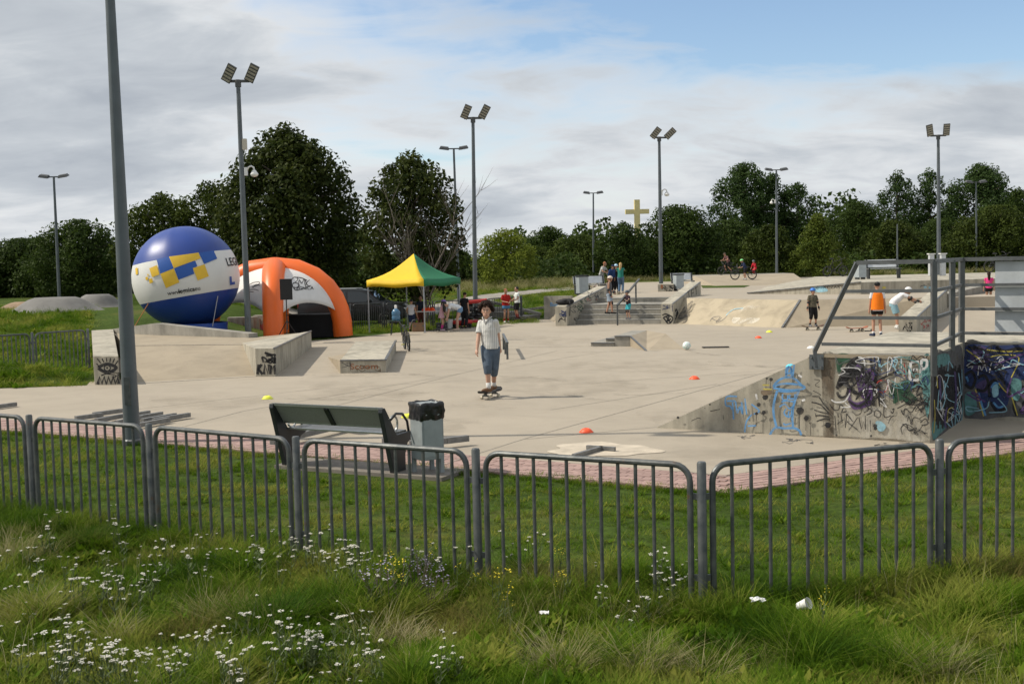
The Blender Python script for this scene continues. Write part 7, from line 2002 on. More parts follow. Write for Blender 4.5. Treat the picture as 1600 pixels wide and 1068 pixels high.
# the group at the top of the stairs
def deckpt(px, Y, z=ZD): p = D(px, 450, Y); return V3((p.x, Y, z))
person(deckpt(970, 53.0), 2.75, 'blond woman in teal top and jeans fastening a helmet on the deck', 1.46, SKIN, 'blond', 'long', top=fab('teal', (0.03, 0.20, 0.16)), sleeve=0.5, bottom=fab('jeans', (0.10, 0.16, 0.25)), blen=1.9, shoes=fab('pale_shoe', (0.4, 0.35, 0.3)), hands=((0.05, -0.42, 1.38), (0.16, -0.42, 1.36)), elbow=((-.6, 0, -.5), (.6, 0, -.5)))
person(deckpt(963, 54.2), 0.1, 'child in light blue helmet facing the blond woman', 1.38, SKIN, 'dark', 'short', top=fab('black_tee', (0.012, 0.012, 0.014)), bottom=fab('black_short', (0.012, 0.012, 0.013)), blen=1.7, shoes=fab('black_shoe', (0.015, 0.015, 0.016)), hat='helmet', hatcol=mat('light_blue_helmet', (0.38, 0.58, 0.72), 0.4, 0, 0.05), kid=1.1)
person(deckpt(954.5, 54.0), 0.6, 'person in dark blue top leaning over beside the light blue helmet', 1.40, SKIN2, 'dark', 'short', top=fab('royal_blue', (0.02, 0.05, 0.15)), sleeve=1.6, bottom=fab('black_trouser', (0.014, 0.014, 0.016)), blen=1.85, shoes=fab('black_shoe', (0.015, 0.015, 0.016)), hat='cap', hatcol=fab('navy', (0.02, 0.03, 0.07)), lean=0.3)
bic = deckpt(942, 54.6)
bicycle(bic, 0.5, 'dark bicycle with rider at the top of the stairs', 0.30, 1.0, mat('copper_frame', (0.22, 0.06, 0.03), 0.4, 0.3, 0.1), bmx=True)
person(bic + V3((-0.08, 0.0, 0.06)), 1.0, 'person in light shirt sitting on a bicycle above the stairs', 1.50, SKIN2, 'ginger', 'short', top=fab('light_grey_shirt', (0.42, 0.42, 0.40)), sleeve=0.6, bottom=fab('black_trouser', (0.014, 0.014, 0.016)), blen=1.7, shoes=fab('black_shoe', (0.015, 0.015, 0.016)), lean=0.35, hands=((-0.22, -0.5, 1.05), (0.22, -0.5, 1.05)), feet=((-0.15, -0.1, -0.06), (0.15, 0.05, -0.06)))
# boy with blue helmet
bp2 = G(1270, 515.5)
skateboard(bp2, 0.25, 'skateboard under the boy in the blue helmet', mat('brown_deck', (0.10, 0.05, 0.03), 0.7, 0, 0.2))
CAMO = mat('camouflage_cloth', (0.035, 0.045, 0.025), 0.9, 0, 0.2, 22, col2=(0.16, 0.13, 0.09))
person(bp2 + V3((0, 0, .115)), 0.2, 'boy in blue helmet and camouflage T-shirt standing on a skateboard', 1.28, SKIN2, 'dark', 'short', top=CAMO, sleeve=0.7, bottom=fab('black_short', (0.012, 0.012, 0.013)), blen=1.35, shoes=fab('grey_shoe', (0.16, 0.16, 0.17)), socks=(fab('black_sock', (0.02, 0.02, 0.02)), 0.1), hat='helmet', hatcol=mat('bright_blue_helmet', (0.02, 0.16, 0.55), 0.4, 0, 0.05), pads='ew', kid=1.18, feet=((-0.15, -0.02, 0), (0.15, 0.02, 0)), hands=((-0.28, -0.05, 0.82), (0.29, -0.02, 0.84)), baggy=1.12)
# helper in the orange vest
person(G(1371, 525.5), PI - 0.12, 'person in orange vest and black cap seen from behind', 1.66, SKIN2, 'black', 'short', top=fab('white_tee2', (0.66, 0.66, 0.68)), sleeve=0.62, bottom=fab('black_short', (0.012, 0.012, 0.013)), blen=0.48, shoes=fab('navy_shoe', (0.02, 0.03, 0.06)), socks=(WSOCK, 0.08), hat='cap', hatcol=fab('black_cap', (0.012, 0.012, 0.012)), vest=fab('orange_vest', (0.85, 0.20, 0.015), 0.06), hem=0.06, feet=((-0.11, 0, 0), (0.12, -0.03, 0)), toes=(-0.2, 0.5), hands=((-0.24, -0.02, 0.82), (0.24, -0.05, 0.80)))
# youth leaning on the ledge
lp_ = G(1403, 514)
person(lp_, 1.35, 'youth in white T-shirt and white helmet leaning over the long ledge', 1.62, SKIN2, 'dark', 'short', top=fab('white_tee2', (0.66, 0.66, 0.68)), sleeve=0.6, bottom=fab('pale_cyan_short', (0.24, 0.40, 0.47)), blen=0.85, shoes=fab('white_shoe', (0.6, 0.6, 0.58)), socks=(WSOCK, 0.08), hat='helmet', hatcol=mat('white_helmet', (0.70, 0.70, 0.70), 0.4, 0, 0.04), pads='ew', lean=0.85, hipxy=(0, 0.16), hands=((-0.18, -0.78, 0.92), (0.16, -0.66, 0.88)), elbow=((-.4, 0, -.6), (.4, 0, -.6)), baggy=1.16, head=(0, -0.15))
# girl in pink behind the boards
pg_ = D(1545, 477, 40.5); 
person((pg_.x, 40.5, pg_.z), 2.8, 'girl in bright pink top and black shorts half hidden by the grey boards', 1.22, SKIN2, 'dark', 'long', top=fab('hot_pink', (0.62, 0.05, 0.20)), sleeve=0.4, bottom=fab('black_short', (0.012, 0.012, 0.013)), blen=0.45, shoes=fab('white_shoe', (0.6, 0.6, 0.58)), socks=(fab('black_sock', (0.02, 0.02, 0.02)), 0.08), kid=1.1)
tag(MB().prism([(pg_.x - 0.8, 40.0), (pg_.x + 3.5, 39.6), (pg_.x + 3.5, 41.6), (pg_.x - 0.9, 41.4)], 0.2, pg_.z).build('raised_slab', C_PLAZA), 'low raised concrete slab under the girl in pink', 'slab')
# bikers at the back bank
g1 = deckpt(1162, 66.0); g1.z = lerp(ZD, zt, (66 - a0.y) / (yb - a0.y))
bicycle(g1 + V3((-0.0, 0, 0)), PI - 0.1, 'black bicycle of the biker with the green helmet', 0.27, 0.98)
person(g1 + V3((0.1, -0.05, 0.0)), -1.35, 'biker in bright green helmet and navy top at the back bank', 1.26, SKIN, 'dark', 'short', top=fab('navy', (0.02, 0.03, 0.07)), sleeve=1.5, bottom=fab('black_short', (0.012, 0.012, 0.013)), blen=0.9, shoes=fab('white_shoe', (0.6, 0.6, 0.58)), hat='helmet', hatcol=mat('green_helmet', (0.20, 0.62, 0.22), 0.4, 0, 0.05), lean=0.45, hands=((-0.2, -0.46, 0.98), (0.2, -0.46, 0.98)), kid=1.15)
g2 = V3((D(1180, 430, 71.0).x, 71.0, zt))
person(g2, -0.9, 'child in red top sitting at the top of the back bank', 1.10, SKIN, 'dark', 'short', top=fab('red2', (0.45, 0.02, 0.035)), sleeve=1.6, bottom=fab('red2', (0.45, 0.02, 0.035)), blen=1.8, shoes=fab('black_shoe', (0.015, 0.015, 0.016)), hat='helmet', hatcol=mat('grey_helmet', (0.12, 0.14, 0.16), 0.4, 0, 0.05), lean=0.35, hipdrop=0.30, hands=((-0.2, -0.4, 0.55), (0.2, -0.4, 0.55)), kid=1.15)
g3 = V3((D(1138, 430, 70.6).x, 70.6, zt))
bicycle(g3, PI + 0.25, 'dark bicycle on top of the back bank', 0.26, 0.95)
person(g3 + V3((0.02, 0.0, 0.18)), -1.2, 'biker in dark shirt standing on the pedals on the back bank', 1.38, SKIN2, 'dark', 'short', top=fab('dusty_rose', (0.16, 0.08, 0.08)), sleeve=0.6, bottom=fab('black_short', (0.012, 0.012, 0.013)), blen=0.9, shoes=fab('black_shoe', (0.015, 0.015, 0.016)), hat='cap', hatcol=fab('brown_cap', (0.12, 0.09, 0.07)), lean=0.5, feet=((-0.12, -0.14, 0), (0.12, 0.22, 0)), hands=((-0.22, -0.5, 0.9), (0.22, -0.5, 0.9)), hipdrop=0.12)
# bicycles without riders
bicycle(G(636, 547), -1.35, 'small black stunt bicycle standing on the plaza in front of the gazebo', 0.25, 0.90, lean=0.06)
q = deckpt(1305, 57, ZU); bicycle(q, 0.25, 'dark bicycle parked left of the litter bin on the upper platform', 0.27, 0.88, bmx=False, lean=0.1)
q = deckpt(1560, 57, ZU); bicycle(q, 0.2, 'dark touring bicycle parked on the upper platform at far right', 0.33, 1.05, bmx=False, lean=0.08)
# boards lying about
skateboard(G(1339, 518), 0.3, 'skateboard with orange deck beside the person in the orange vest', mat('orange_brown_deck', (0.30, 0.10, 0.05), 0.7, 0, 0.2))
skateboard(G(1352, 517), -0.6, 'upturned dark skateboard next to the orange one', GRIP, flip=True)
pl = G(1118, 543); o = thing('wooden_plank', pl, 'dark thin board lying flat on the plaza beyond the ball', 'board', -0.08)
MB().box((0, 0, 0.02), (0.72, 0.22, 0.02)).build('board', mat('dark_ply', (0.04, 0.035, 0.03), 0.8, 0, 0.3, 9), o, world=False, bevel=0.004); MB().box((-0.3, 0, 0.006), (0.04, 0.2, 0.012)).build('batten', MATS['dark_ply'], o, world=False); MB().box((0.3, 0, 0.006), (0.04, 0.2, 0.012)).build('batten', MATS['dark_ply'], o, world=False)
# ------------------------------------------------------------------ graffiti, stains and a painted ledge shadow, laid on the walls they belong to
SPRAY = {'black': (0.014, 0.014, 0.016), 'blue': (0.10, 0.27, 0.52), 'purple': (0.10, 0.05, 0.17), 'white': (0.62, 0.62, 0.62), 'green': (0.02, 0.075, 0.04), 'red': (0.36, 0.04, 0.035), 'cyan': (0.28, 0.50, 0.60), 'yellow': (0.50, 0.42, 0.08), 'navy': (0.018, 0.035, 0.12), 'teal': (0.10, 0.24, 0.24), 'orange': (0.33, 0.13, 0.06), 'grey': (0.10, 0.10, 0.105), 'violet': (0.07, 0.05, 0.14), 'brown': (0.16, 0.12, 0.08)}
def spray(c):
    """paint that thins out in patches so the wall shows through"""
    n = 'spray_' + c
    if n in MATS: return MATS[n]
    m = mat(n, SPRAY[c], 0.75, 0, 0.25, 9); nt = m.node_tree; b = nt.nodes['Principled BSDF']
    t = nt.nodes.new('ShaderNodeTexCoord'); z = nt.nodes.new('ShaderNodeTexNoise'); z.inputs['Scale'].default_value = 7; z.inputs['Detail'].default_value = 7; z.inputs['Roughness'].default_value = 0.7
    nt.links.new(t.outputs['Object'], z.inputs['Vector'])
    r = nt.nodes.new('ShaderNodeValToRGB'); r.color_ramp.elements[0].position = 0.33; r.color_ramp.elements[0].color = (0.45,) * 3 + (1,); r.color_ramp.elements[1].position = 0.5; r.color_ramp.elements[1].color = (0.95,) * 3 + (1,)
    nt.links.new(z.outputs['Fac'], r.inputs[0]); nt.links.new(r.outputs[0], b.inputs['Alpha'])
    return m
def stain_shade_mat(name, c, lo=0.42, hi=0.62, amax=0.75, sc_=(3, 3, 0.8)):
    if name in MATS: return MATS[name]
    m = mat(name, c, 0.9, 0, 0.2, 6); nt = m.node_tree; b = nt.nodes['Principled BSDF']
    t = nt.nodes.new('ShaderNodeTexCoord'); mp = nt.nodes.new('ShaderNodeMapping'); mp.inputs['Scale'].default_value = sc_; z = nt.nodes.new('ShaderNodeTexNoise'); z.inputs['Scale'].default_value = 2.0; z.inputs['Detail'].default_value = 8; z.inputs['Roughness'].default_value = 0.65
    nt.links.new(t.outputs['Object'], mp.inputs[0]); nt.links.new(mp.outputs[0], z.inputs['Vector'])
    r = nt.nodes.new('ShaderNodeValToRGB'); r.color_ramp.elements[0].position = lo; r.color_ramp.elements[0].color = (0, 0, 0, 1); r.color_ramp.elements[1].position = hi; r.color_ramp.elements[1].color = (amax,) * 3 + (1,)
    nt.links.new(z.outputs['Fac'], r.inputs[0]); nt.links.new(r.outputs[0], b.inputs['Alpha'])
    return m
def plane_proj(p0, n, off): 
    n = V3(n).normalized()
    return lambda x, y: PLN(x, y, p0 + n * off, n)
class Wall:
    """a painted wall: strokes in photograph pixels land on its plane, each colour one part"""
    def __init__(s, parent, p0, n, tr=None, label=None):
        s.par, s.p0, s.n, s.tr = parent, V3(p0), V3(n).normalized(), tr or (lambda x, y: (x, y)); s.k = 0
    def T(s, L): return [[s.tr(*p) for p in P] for P in L]
    surf = None; wm = 1.0
    def proj(s):
        s.k += 1
        return bvh_proj(s.surf, 0.05) if s.surf else plane_proj(s.p0, s.n, 0.0025 + 0.0012 * s.k)
    def draw(s, c, w, lines, curve=True, closed=False, name='graffiti'):
        m = spray(c) if isinstance(c, str) else c; pr = s.proj()
        for L in ([lines] if len(lines) > (14 if s.wm > 1 else 3) else [[l] for l in lines]):
            mb = MB(); strokes(mb, s.T(L), w * s.wm, pr, curve, closed)
            if mb.f: mb.build(name, m, s.par, fix=False)
    def fill(s, c, polys, name='graffiti'):
        pr = s.proj()
        for P in polys:
            L = cat_rom([s.tr(*p) for p in P], 5, True)[:-1]
            MB().quad(*[pr(p.x, p.y) for p in L]).build(name, spray(c) if isinstance(c, str) else c, s.par, fix=False)
    def dots(s, c, items):
        mb = MB(); pr = s.proj()
        for x, y, r in items:
            X, Y_ = s.tr(x, y); X2, _ = s.tr(x + r, y); q = X2 - X
            mb.quad(*[pr(X + q * math.cos(2 * PI * k / 14) * (1 + .12 * math.sin(3 * k)), Y_ + q * math.sin(2 * PI * k / 14)) for k in range(14)])
        mb.build('graffiti', spray(c), s.par, fix=False)
    def scribble(s, c, w, box, n, seed, size=0.25, turns=5):
        """restless handwriting inside a box"""
        r = random.Random(seed); L = []
        x0, y0, x1, y1 = box
        for _ in range(n):
            x, y = r.uniform(x0, x1), r.uniform(y0, y1); sx, sy = (x1 - x0) * size, (y1 - y0) * size * 1.3; P = []
            for k in range(turns):
                P.append((min(x1, max(x0, x + r.uniform(-sx, sx))), min(y1, max(y0, y + r.uniform(-sy, sy))))); x += sx * 0.35
            L.append(P)
        s.draw(c, w, L)
    def text(s, txt, c, cx, cy, w, ang=0.0, sx=1.0, **kw):
        x, y = s.tr(cx, cy); px_text(txt, x, y, w, ang, s.proj(), s.par, spray(c), 'graffiti', sx, **kw)

# -- near platform, face towards the camera
W = Wall(plat, wB, nW, cr(1280, 540, 5.0)); W.wm = 1.4
W.fill(stain_shade_mat('rain_stain', (0.13, 0.10, 0.07), 0.36, 0.60, 0.8), [[(18, 70), (118, 70), (120, 300), (112, 520), (108, 735), (35, 720), (30, 500), (22, 300)]], 'stain')
W.fill(stain_shade_mat('foot_stain', (0.17, 0.14, 0.10), 0.40, 0.62, 0.7, (1.2, 1.2, 4)), [[(-1150, 745), (-600, 700), (0, 700), (400, 715), (860, 735), (862, 768), (400, 745), (0, 722), (-600, 712)]], 'stain')
W.fill(stain_shade_mat('pale_patch', (0.55, 0.52, 0.45), 0.40, 0.60, 0.6), [[(180, 480), (420, 470), (640, 520), (840, 560), (845, 740), (500, 720), (200, 700)]], 'stain')
W.fill('teal', [[(800, 110), (862, 80), (866, 420), (845, 560), (815, 420), (800, 260)]])
W.fill('green', [[(140, 70), (240, 68), (235, 120), (180, 150), (165, 210), (140, 200)], [(640, 290), (700, 265), (760, 290), (720, 360), (770, 420), (690, 450), (640, 400)]])
W.draw('green', 3.2, [[(555, 400), (575, 290), (590, 450)], [(590, 300), (605, 440)], [(560, 380), (610, 375)], [(620, 300), (635, 430)]])
W.fill('purple', [[(290, 240), (340, 190), (410, 220), (430, 290), (400, 360), (380, 420), (330, 400), (300, 330)], [(215, 340), (240, 330), (250, 420), (300, 440), (380, 420), (400, 460), (280, 500), (230, 440)]])
W.fill('black', [[(140, 300), (180, 210), (240, 130), (300, 110), (330, 150), (320, 200), (280, 240), (240, 260), (180, 300)]])
W.draw('white', 1.6, [[(215, 190), (250, 120), (310, 90), (350, 110), (355, 160)], [(345, 240), (360, 190), (395, 200), (430, 220)], [(95, 420), (130, 440), (200, 430), (240, 370)]])
W.draw('black', 2.8, [[(135, 330), (175, 225), (250, 120), (305, 90)], [(150, 310), (210, 200), (320, 130), (345, 170)], [(160, 320), (230, 230), (260, 170), (300, 170)], [(140, 360), (160, 400), (210, 390), (225, 310), (170, 300), (140, 340)],
                     [(250, 290), (270, 200), (300, 190), (310, 280)], [(320, 300), (345, 200), (370, 200), (365, 300)], [(385, 300), (400, 200), (430, 190), (440, 260), (400, 300)], [(250, 310), (260, 360), (320, 370), (360, 330)], [(400, 95), (412, 180)], [(480, 95), (455, 190), (440, 280)], [(440, 290), (520, 240), (600, 205), (630, 210)],
                     [(230, 430), (300, 470), (370, 430), (420, 350)], [(430, 470), (420, 380), (450, 290), (470, 300), (480, 440), (510, 400)]])
W.draw('purple', 2.4, [[(280, 180), (310, 150), (330, 220), (300, 300)], [(360, 210), (400, 190), (430, 240)], [(395, 440), (410, 390), (405, 330)]])
W.draw('navy', 1.4, [[(430, 90), (440, 160)], [(575, 95), (580, 140)], [(460, 130), (480, 110)]])
W.draw('red', 1.4, [[(445, 330), (460, 280), (510, 270), (535, 310), (510, 360), (460, 355)], [(665, 130), (668, 240)]])
W.draw('black', 1.1, [[(80, 450), (110, 495), (150, 500), (165, 460), (190, 480), (175, 520), (215, 510)], [(255, 510), (290, 540), (330, 520), (325, 470), (360, 460), (385, 500), (350, 520)], [(370, 540), (410, 520), (400, 490), (370, 500)], [(430, 545), (470, 560), (480, 520), (440, 505), (430, 545)], [(505, 460), (510, 555), (560, 545)], [(540, 605), (560, 560), (585, 545)], [(570, 500), (585, 490), (575, 525), (562, 515)]])
W.draw('black', 1.0, [[(122, 545), (132, 660)], [(145, 530), (150, 560)], [(170, 530), (180, 600), (140, 610), (190, 575)], [(215, 525), (205, 640)], [(215, 530), (260, 590), (215, 590), (300, 655)], [(300, 560), (235, 655)], [(310, 560), (330, 650), (345, 590), (362, 655), (360, 545)], [(398, 580), (402, 670)]], curve=False)
W.draw('black', 1.2, [[(610, 490), (680, 450), (730, 410), (790, 380)], [(640, 500), (660, 540), (670, 490), (720, 520), (760, 470), (800, 520)], [(690, 590), (700, 550), (720, 600), (740, 560), (780, 570)], [(720, 300), (770, 310), (800, 290), (760, 380), (800, 370), (840, 390)], [(760, 440), (800, 400), (780, 470), (850, 400), (845, 480)], [(650, 690), (640, 640), (680, 610), (700, 660), (760, 640), (740, 680), (790, 660), (830, 690)], [(790, 600), (830, 570), (850, 610), (800, 620)], [(700, 90), (715, 130), (730, 75), (760, 100), (800, 80), (830, 100), (845, 75)], [(690, 200), (705, 150), (720, 120)]])
W.scribble('black', 1.0, (640, 270, 855, 460), 14, 5, 0.2)
W.scribble('black', 0.8, (650, 470, 850, 690), 7, 6, 0.2)
W.draw('white', 3.0, [[(715, 130), (710, 260), (780, 262)], [(715, 130), (780, 125)], [(715, 190), (770, 186)], [(800, 110), (790, 250)], [(800, 110), (840, 115), (835, 170), (798, 180)]])
W.draw('black', 0.9, [[(725, 140), (760, 138)], [(728, 175), (735, 215), (750, 180), (760, 220)], [(800, 150), (820, 140)]])
W.fill('cyan', [[(440, 595), (480, 590), (520, 625), (500, 665), (460, 660)]])
W.dots('black', [(437, 625, 16), (440, 645, 14), (70, 620, 22), (405, 703, 9), (135, 697, 8)])
W.draw('black', 1.5, [[(-60, 440), (10, 460), (70, 520)], [(-40, 500), (20, 520), (75, 530)], [(-30, 545), (30, 545), (80, 555)], [(0, 400), (40, 460), (75, 500)], [(-20, 590), (40, 570), (85, 575)]])
W.scribble('cyan', 1.2, (430, 90, 640, 260), 4, 9, 0.25)
W.scribble('grey', 0.9, (130, 90, 640, 330), 12, 31, 0.16); W.scribble('white', 0.9, (140, 90, 640, 480), 8, 32, 0.14); W.scribble('navy', 0.9, (300, 90, 850, 420), 7, 33, 0.14); W.scribble('black', 1.3, (150, 120, 470, 470), 12, 34, 0.2); W.scribble('teal', 1.3, (560, 90, 860, 330), 6, 35, 0.2)
W.tr = cr(1020, 540, 5.714)
W.fill(stain_shade_mat('grey_bloom', (0.22, 0.21, 0.185), 0.46, 0.66, 0.4), [[(350, 580), (600, 450), (900, 330), (1050, 330), (1050, 640), (800, 740), (350, 720)]], 'stain')
W.draw('blue', 2.6, [[(1075, 365), (1100, 330), (1140, 298), (1205, 280), (1270, 297), (1312, 335), (1335, 360)], [(1110, 400), (1088, 480), (1076, 560), (1084, 640), (1104, 722)], [(1305, 400), (1272, 480), (1252, 560), (1246, 640), (1252, 722)], [(1045, 795), (1092, 732), (1180, 736), (1262, 734), (1308, 758), (1326, 796)], [(1120, 400), (1200, 408), (1300, 398)]])
W.draw('blue', 2.4, [[(1080, 372), (1120, 347), (1200, 337), (1300, 347), (1355, 366), (1330, 386), (1230, 396), (1130, 386)]], closed=True)
W.draw('blue', 1.8, [[(1160, 430), (1158, 475), (1200, 480), (1205, 440)], [(1225, 435), (1222, 470), (1265, 468), (1270, 430)], [(1150, 500), (1200, 492), (1260, 498)], [(1130, 545), (1180, 520), (1220, 560), (1262, 530)], [(1190, 560), (1172, 600), (1205, 632), (1215, 580)], [(1165, 690), (1185, 705), (1235, 690)], [(1205, 640), (1235, 620), (1240, 570)]])
W.draw('blue', 2.2, [[(1190, 262), (1192, 205), (1225, 190), (1240, 232), (1200, 250)], [(1262, 170), (1248, 280)], [(1215, 178), (1186, 278)], [(1232, 190), (1240, 280)]])
W.draw('blue', 1.7, [[(752, 452), (658, 455), (652, 530), (690, 540), (712, 570)], [(662, 492), (735, 490)], [(712, 500), (722, 655)], [(737, 492), (757, 600), (777, 540), (802, 610), (792, 500)], [(822, 470), (838, 612)], [(820, 770), (832, 690), (850, 650), (885, 612)], [(848, 715), (925, 712)], [(880, 520), (950, 580), (900, 610)]])
W.dots('black', [(1315, 580, 34), (1370, 645, 22), (1408, 690, 12), (990, 595, 18), (945, 525, 18), (926, 605, 14), (1004, 458, 26), (1056, 300, 16), (1018, 291, 10), (1560, 705, 24), (520, 582, 6), (465, 556, 5), (225, 640, 12), (510, 524, 9)])
W.draw('black', 0.55, [[(1311, 600), (1308, 740)], [(1368, 660), (1366, 755)], [(1408, 700), (1410, 800)], [(985, 610), (982, 770)], [(926, 615), (922, 720)], [(1013, 300), (1010, 385)], [(1052, 312), (1048, 385)], [(628, 618), (632, 660)]], curve=False)
W.draw('black', 0.8, [[(345, 670), (400, 645), (430, 650)], [(520, 582), (600, 565)], [(1440, 300), (1490, 310), (1450, 350), (1490, 370)], [(1430, 400), (1500, 440), (1420, 450), (1490, 460)], [(1450, 600), (1460, 640)]])
W.draw('yellow', 1.6, [[(980, 350), (1040, 350)], [(985, 385), (1060, 390)]]); W.fill('brown', [[(970, 400), (1060, 395), (1055, 430), (980, 440)]])
W.draw('white', 2.2, [[(920, 430), (932, 480)], [(1330, 490), (1360, 480)], [(1300, 260), (1330, 280)]])

# -- side wall and back wall of the recess
sd_n = V3((side_dir.y, -side_dir.x, 0))
if sd_n.dot(V3((0, 0, 0)) - wC) < 0: sd_n = -sd_n
W2 = Wall(plat, wB, sd_n, cr(1280, 540, 5.0))
W2.fill('grey', [[(885, 85), (1000, 45), (1118, 25), (1122, 555), (1010, 650), (892, 735)]])
W2.fill('teal', [[(885, 600), (960, 560), (1000, 620), (940, 690), (892, 730)], [(900, 90), (1000, 60), (1020, 130), (920, 170)], [(1040, 440), (1118, 420), (1120, 540), (1060, 590)]])
W2.fill('navy', [[(960, 300), (1060, 260), (1110, 330), (1080, 470), (980, 520)]])
W2.draw('black', 3.0, [[(900 + 11 * k, 140 + (k * 37) % 60), (905 + 11 * k, 330 + (k * 53) % 120), (898 + 11 * k, 560 + (k * 29) % 90)] for k in range(20)])
W2.scribble('cyan', 1.2, (890, 120, 1115, 640), 8, 44, 0.18); W2.scribble('white', 0.9, (890, 120, 1115, 600), 5, 45, 0.2)
W2.draw('yellow', 1.2, [[(900, 420), (905, 560), (895, 680)], [(915, 150), (925, 330)], [(1000, 600), (1010, 500), (1050, 480)]])
W2.draw('violet', 3.0, [[(1000, 480), (980, 580), (990, 640)], [(1060, 200), (1070, 380), (1060, 540)], [(940, 240), (950, 420)]])
bdir = (WQ(LB + 8, (wC - wB).dot(back) - 0.3, 0) - up(wC, 0)).normalized(); bn2 = V3((bdir.y, -bdir.x, 0))
if bn2.dot(-wC) < 0: bn2 = -bn2
W3 = Wall(plat, wC, bn2, cr(1280, 540, 5.0))
W3.fill('grey', [[(1130, -10), (1350, -10), (1620, -12), (2500, -20), (2500, 580), (1500, 552), (1135, 556)]])
W3.fill('navy', [[(1140, 10), (1350, 0), (1600, -8), (1880, 0), (1880, 300), (1620, 260), (1500, 330), (1330, 420), (1290, 540), (1230, 330), (1150, 300)], [(1330, 300), (1420, 260), (1480, 320), (1470, 460), (1380, 500), (1330, 420)]])
W3.fill('violet', [[(1200, 20), (1300, 10), (1330, 120), (1250, 200), (1180, 160)], [(1230, 300), (1330, 260), (1340, 360), (1250, 360)]])
W3.draw('black', 4.5, [[(1140, 230), (1190, 200), (1220, 260), (1190, 330), (1140, 300)], [(1230, 340), (1290, 350), (1320, 290), (1290, 230), (1240, 250)], [(1330, 400), (1330, 300), (1390, 260), (1440, 280), (1450, 350)], [(1340, 440), (1390, 510), (1460, 480)], [(1440, 330), (1500, 380), (1580, 320), (1640, 340)], [(1540, 380), (1520, 480), (1545, 545)], [(1570, 490), (1590, 510), (1600, 440), (1640, 500)], [(1380, 10), (1450, 40), (1560, 20), (1650, 40)], [(1640, 120), (1700, 260), (1760, 120), (1820, 300)]])
W3.draw('yellow', 1.8, [[(1310, 30), (1450, 45), (1590, 40)], [(1340, 85), (1440, 70), (1560, 95), (1500, 250)], [(1220, 340), (1255, 450), (1285, 550)], [(1400, 290), (1440, 340), (1470, 370)], [(1505, 400), (1550, 545)], [(1150, 30), (1220, 80), (1290, 130)]])
W3.draw('blue', 3.2, [[(1245, 370), (1270, 460), (1300, 545)], [(1345, 330), (1370, 290), (1400, 300)], [(1360, 440), (1400, 480), (1440, 470)], [(1150, 240), (1165, 280)], [(1600, 200), (1680, 320), (1720, 480)]])
W3.draw('white', 1.4, [[(1240, 230), (1250, 150), (1270, 190), (1290, 150), (1310, 200)], [(1330, 210), (1350, 130), (1400, 140), (1370, 180), (1420, 190), (1440, 150)], [(1380, 110), (1420, 80), (1440, 110), (1400, 125)], [(1160, 170), (1200, 160), (1190, 180)]])
W3.draw('teal', 3.5, [[(1165, 470), (1195, 480), (1190, 530)], [(1380, 300), (1410, 330)], [(1560, 360), (1600, 350)]])
W3.fill('teal', [[(1140, 380), (1210, 370), (1230, 500), (1150, 540)], [(1500, 260), (1580, 280), (1560, 420), (1510, 400)]]); W3.fill('cyan', [[(1350, 330), (1390, 300), (1400, 380), (1360, 400)]])
W3.scribble('cyan', 1.6, (1150, 10, 1900, 520), 12, 41, 0.12); W3.scribble('white', 1.1, (1150, 60, 1900, 480), 9, 42, 0.1); W3.scribble('purple', 2.4, (1150, 60, 1900, 520), 8, 43, 0.14)
W3.scribble('black', 1.8, (1150, 0, 1700, 260), 12, 4, 0.14)

# -- eye and teeth on the end of the left ledge
def face_n(a, b):
    d = (b - a).normalized(); n = V3((d.y, -d.x, 0)); return n if n.dot(-a) > 0 else -n
W = Wall(ramp1, L1, face_n(L1, L2), cr(0, 430, 5.933))
W.draw('black', 5.0, [[(915, 858), (950, 832), (995, 822), (1040, 832), (1078, 856), (1040, 886), (995, 896), (950, 884)]], closed=True)
W.draw('black', 1.8, [[(965, 858), (980, 836), (1008, 836), (1024, 858), (1008, 880), (980, 880)]], closed=True)
W.dots('black', [(993, 858, 10)])
W.draw('black', 1.9, [[(900, 770), (935, 815)], [(945, 770), (962, 805)], [(985, 765), (990, 800)], [(1025, 765), (1018, 805)], [(1062, 770), (1045, 812)], [(1095, 790), (1068, 828)], [(895, 815), (915, 840)]], curve=False)
W.draw('black', 5.2, [[(905, 1010), (925, 945), (945, 1005), (965, 940), (985, 1008), (1005, 942), (1028, 1005), (1050, 940), (1070, 1005), (1092, 945), (1100, 1005)]], curve=False)
W.scribble('black', 1.2, (905, 900, 1100, 940), 5, 3, 0.25)
# scrawl on the bank
bkn = (M1 - L2).cross(up(bk1, zP) - L2).normalized(); bkn = bkn if bkn.z > 0 else -bkn
W = Wall(ramp1, up(L2, -0.05), bkn, cr(0, 300, 2.67)); W.surf = BANK1
W.draw('grey', 0.8, [[(680, 730), (720, 712), (700, 735), (760, 710), (735, 745), (800, 715), (775, 745), (840, 715), (815, 740), (868, 722)], [(670, 740), (710, 735), (730, 750), (690, 745)], [(800, 745), (850, 738), (830, 755), (870, 720)], [(740, 722), (760, 750), (790, 722)], [(700, 712), (690, 740)]])
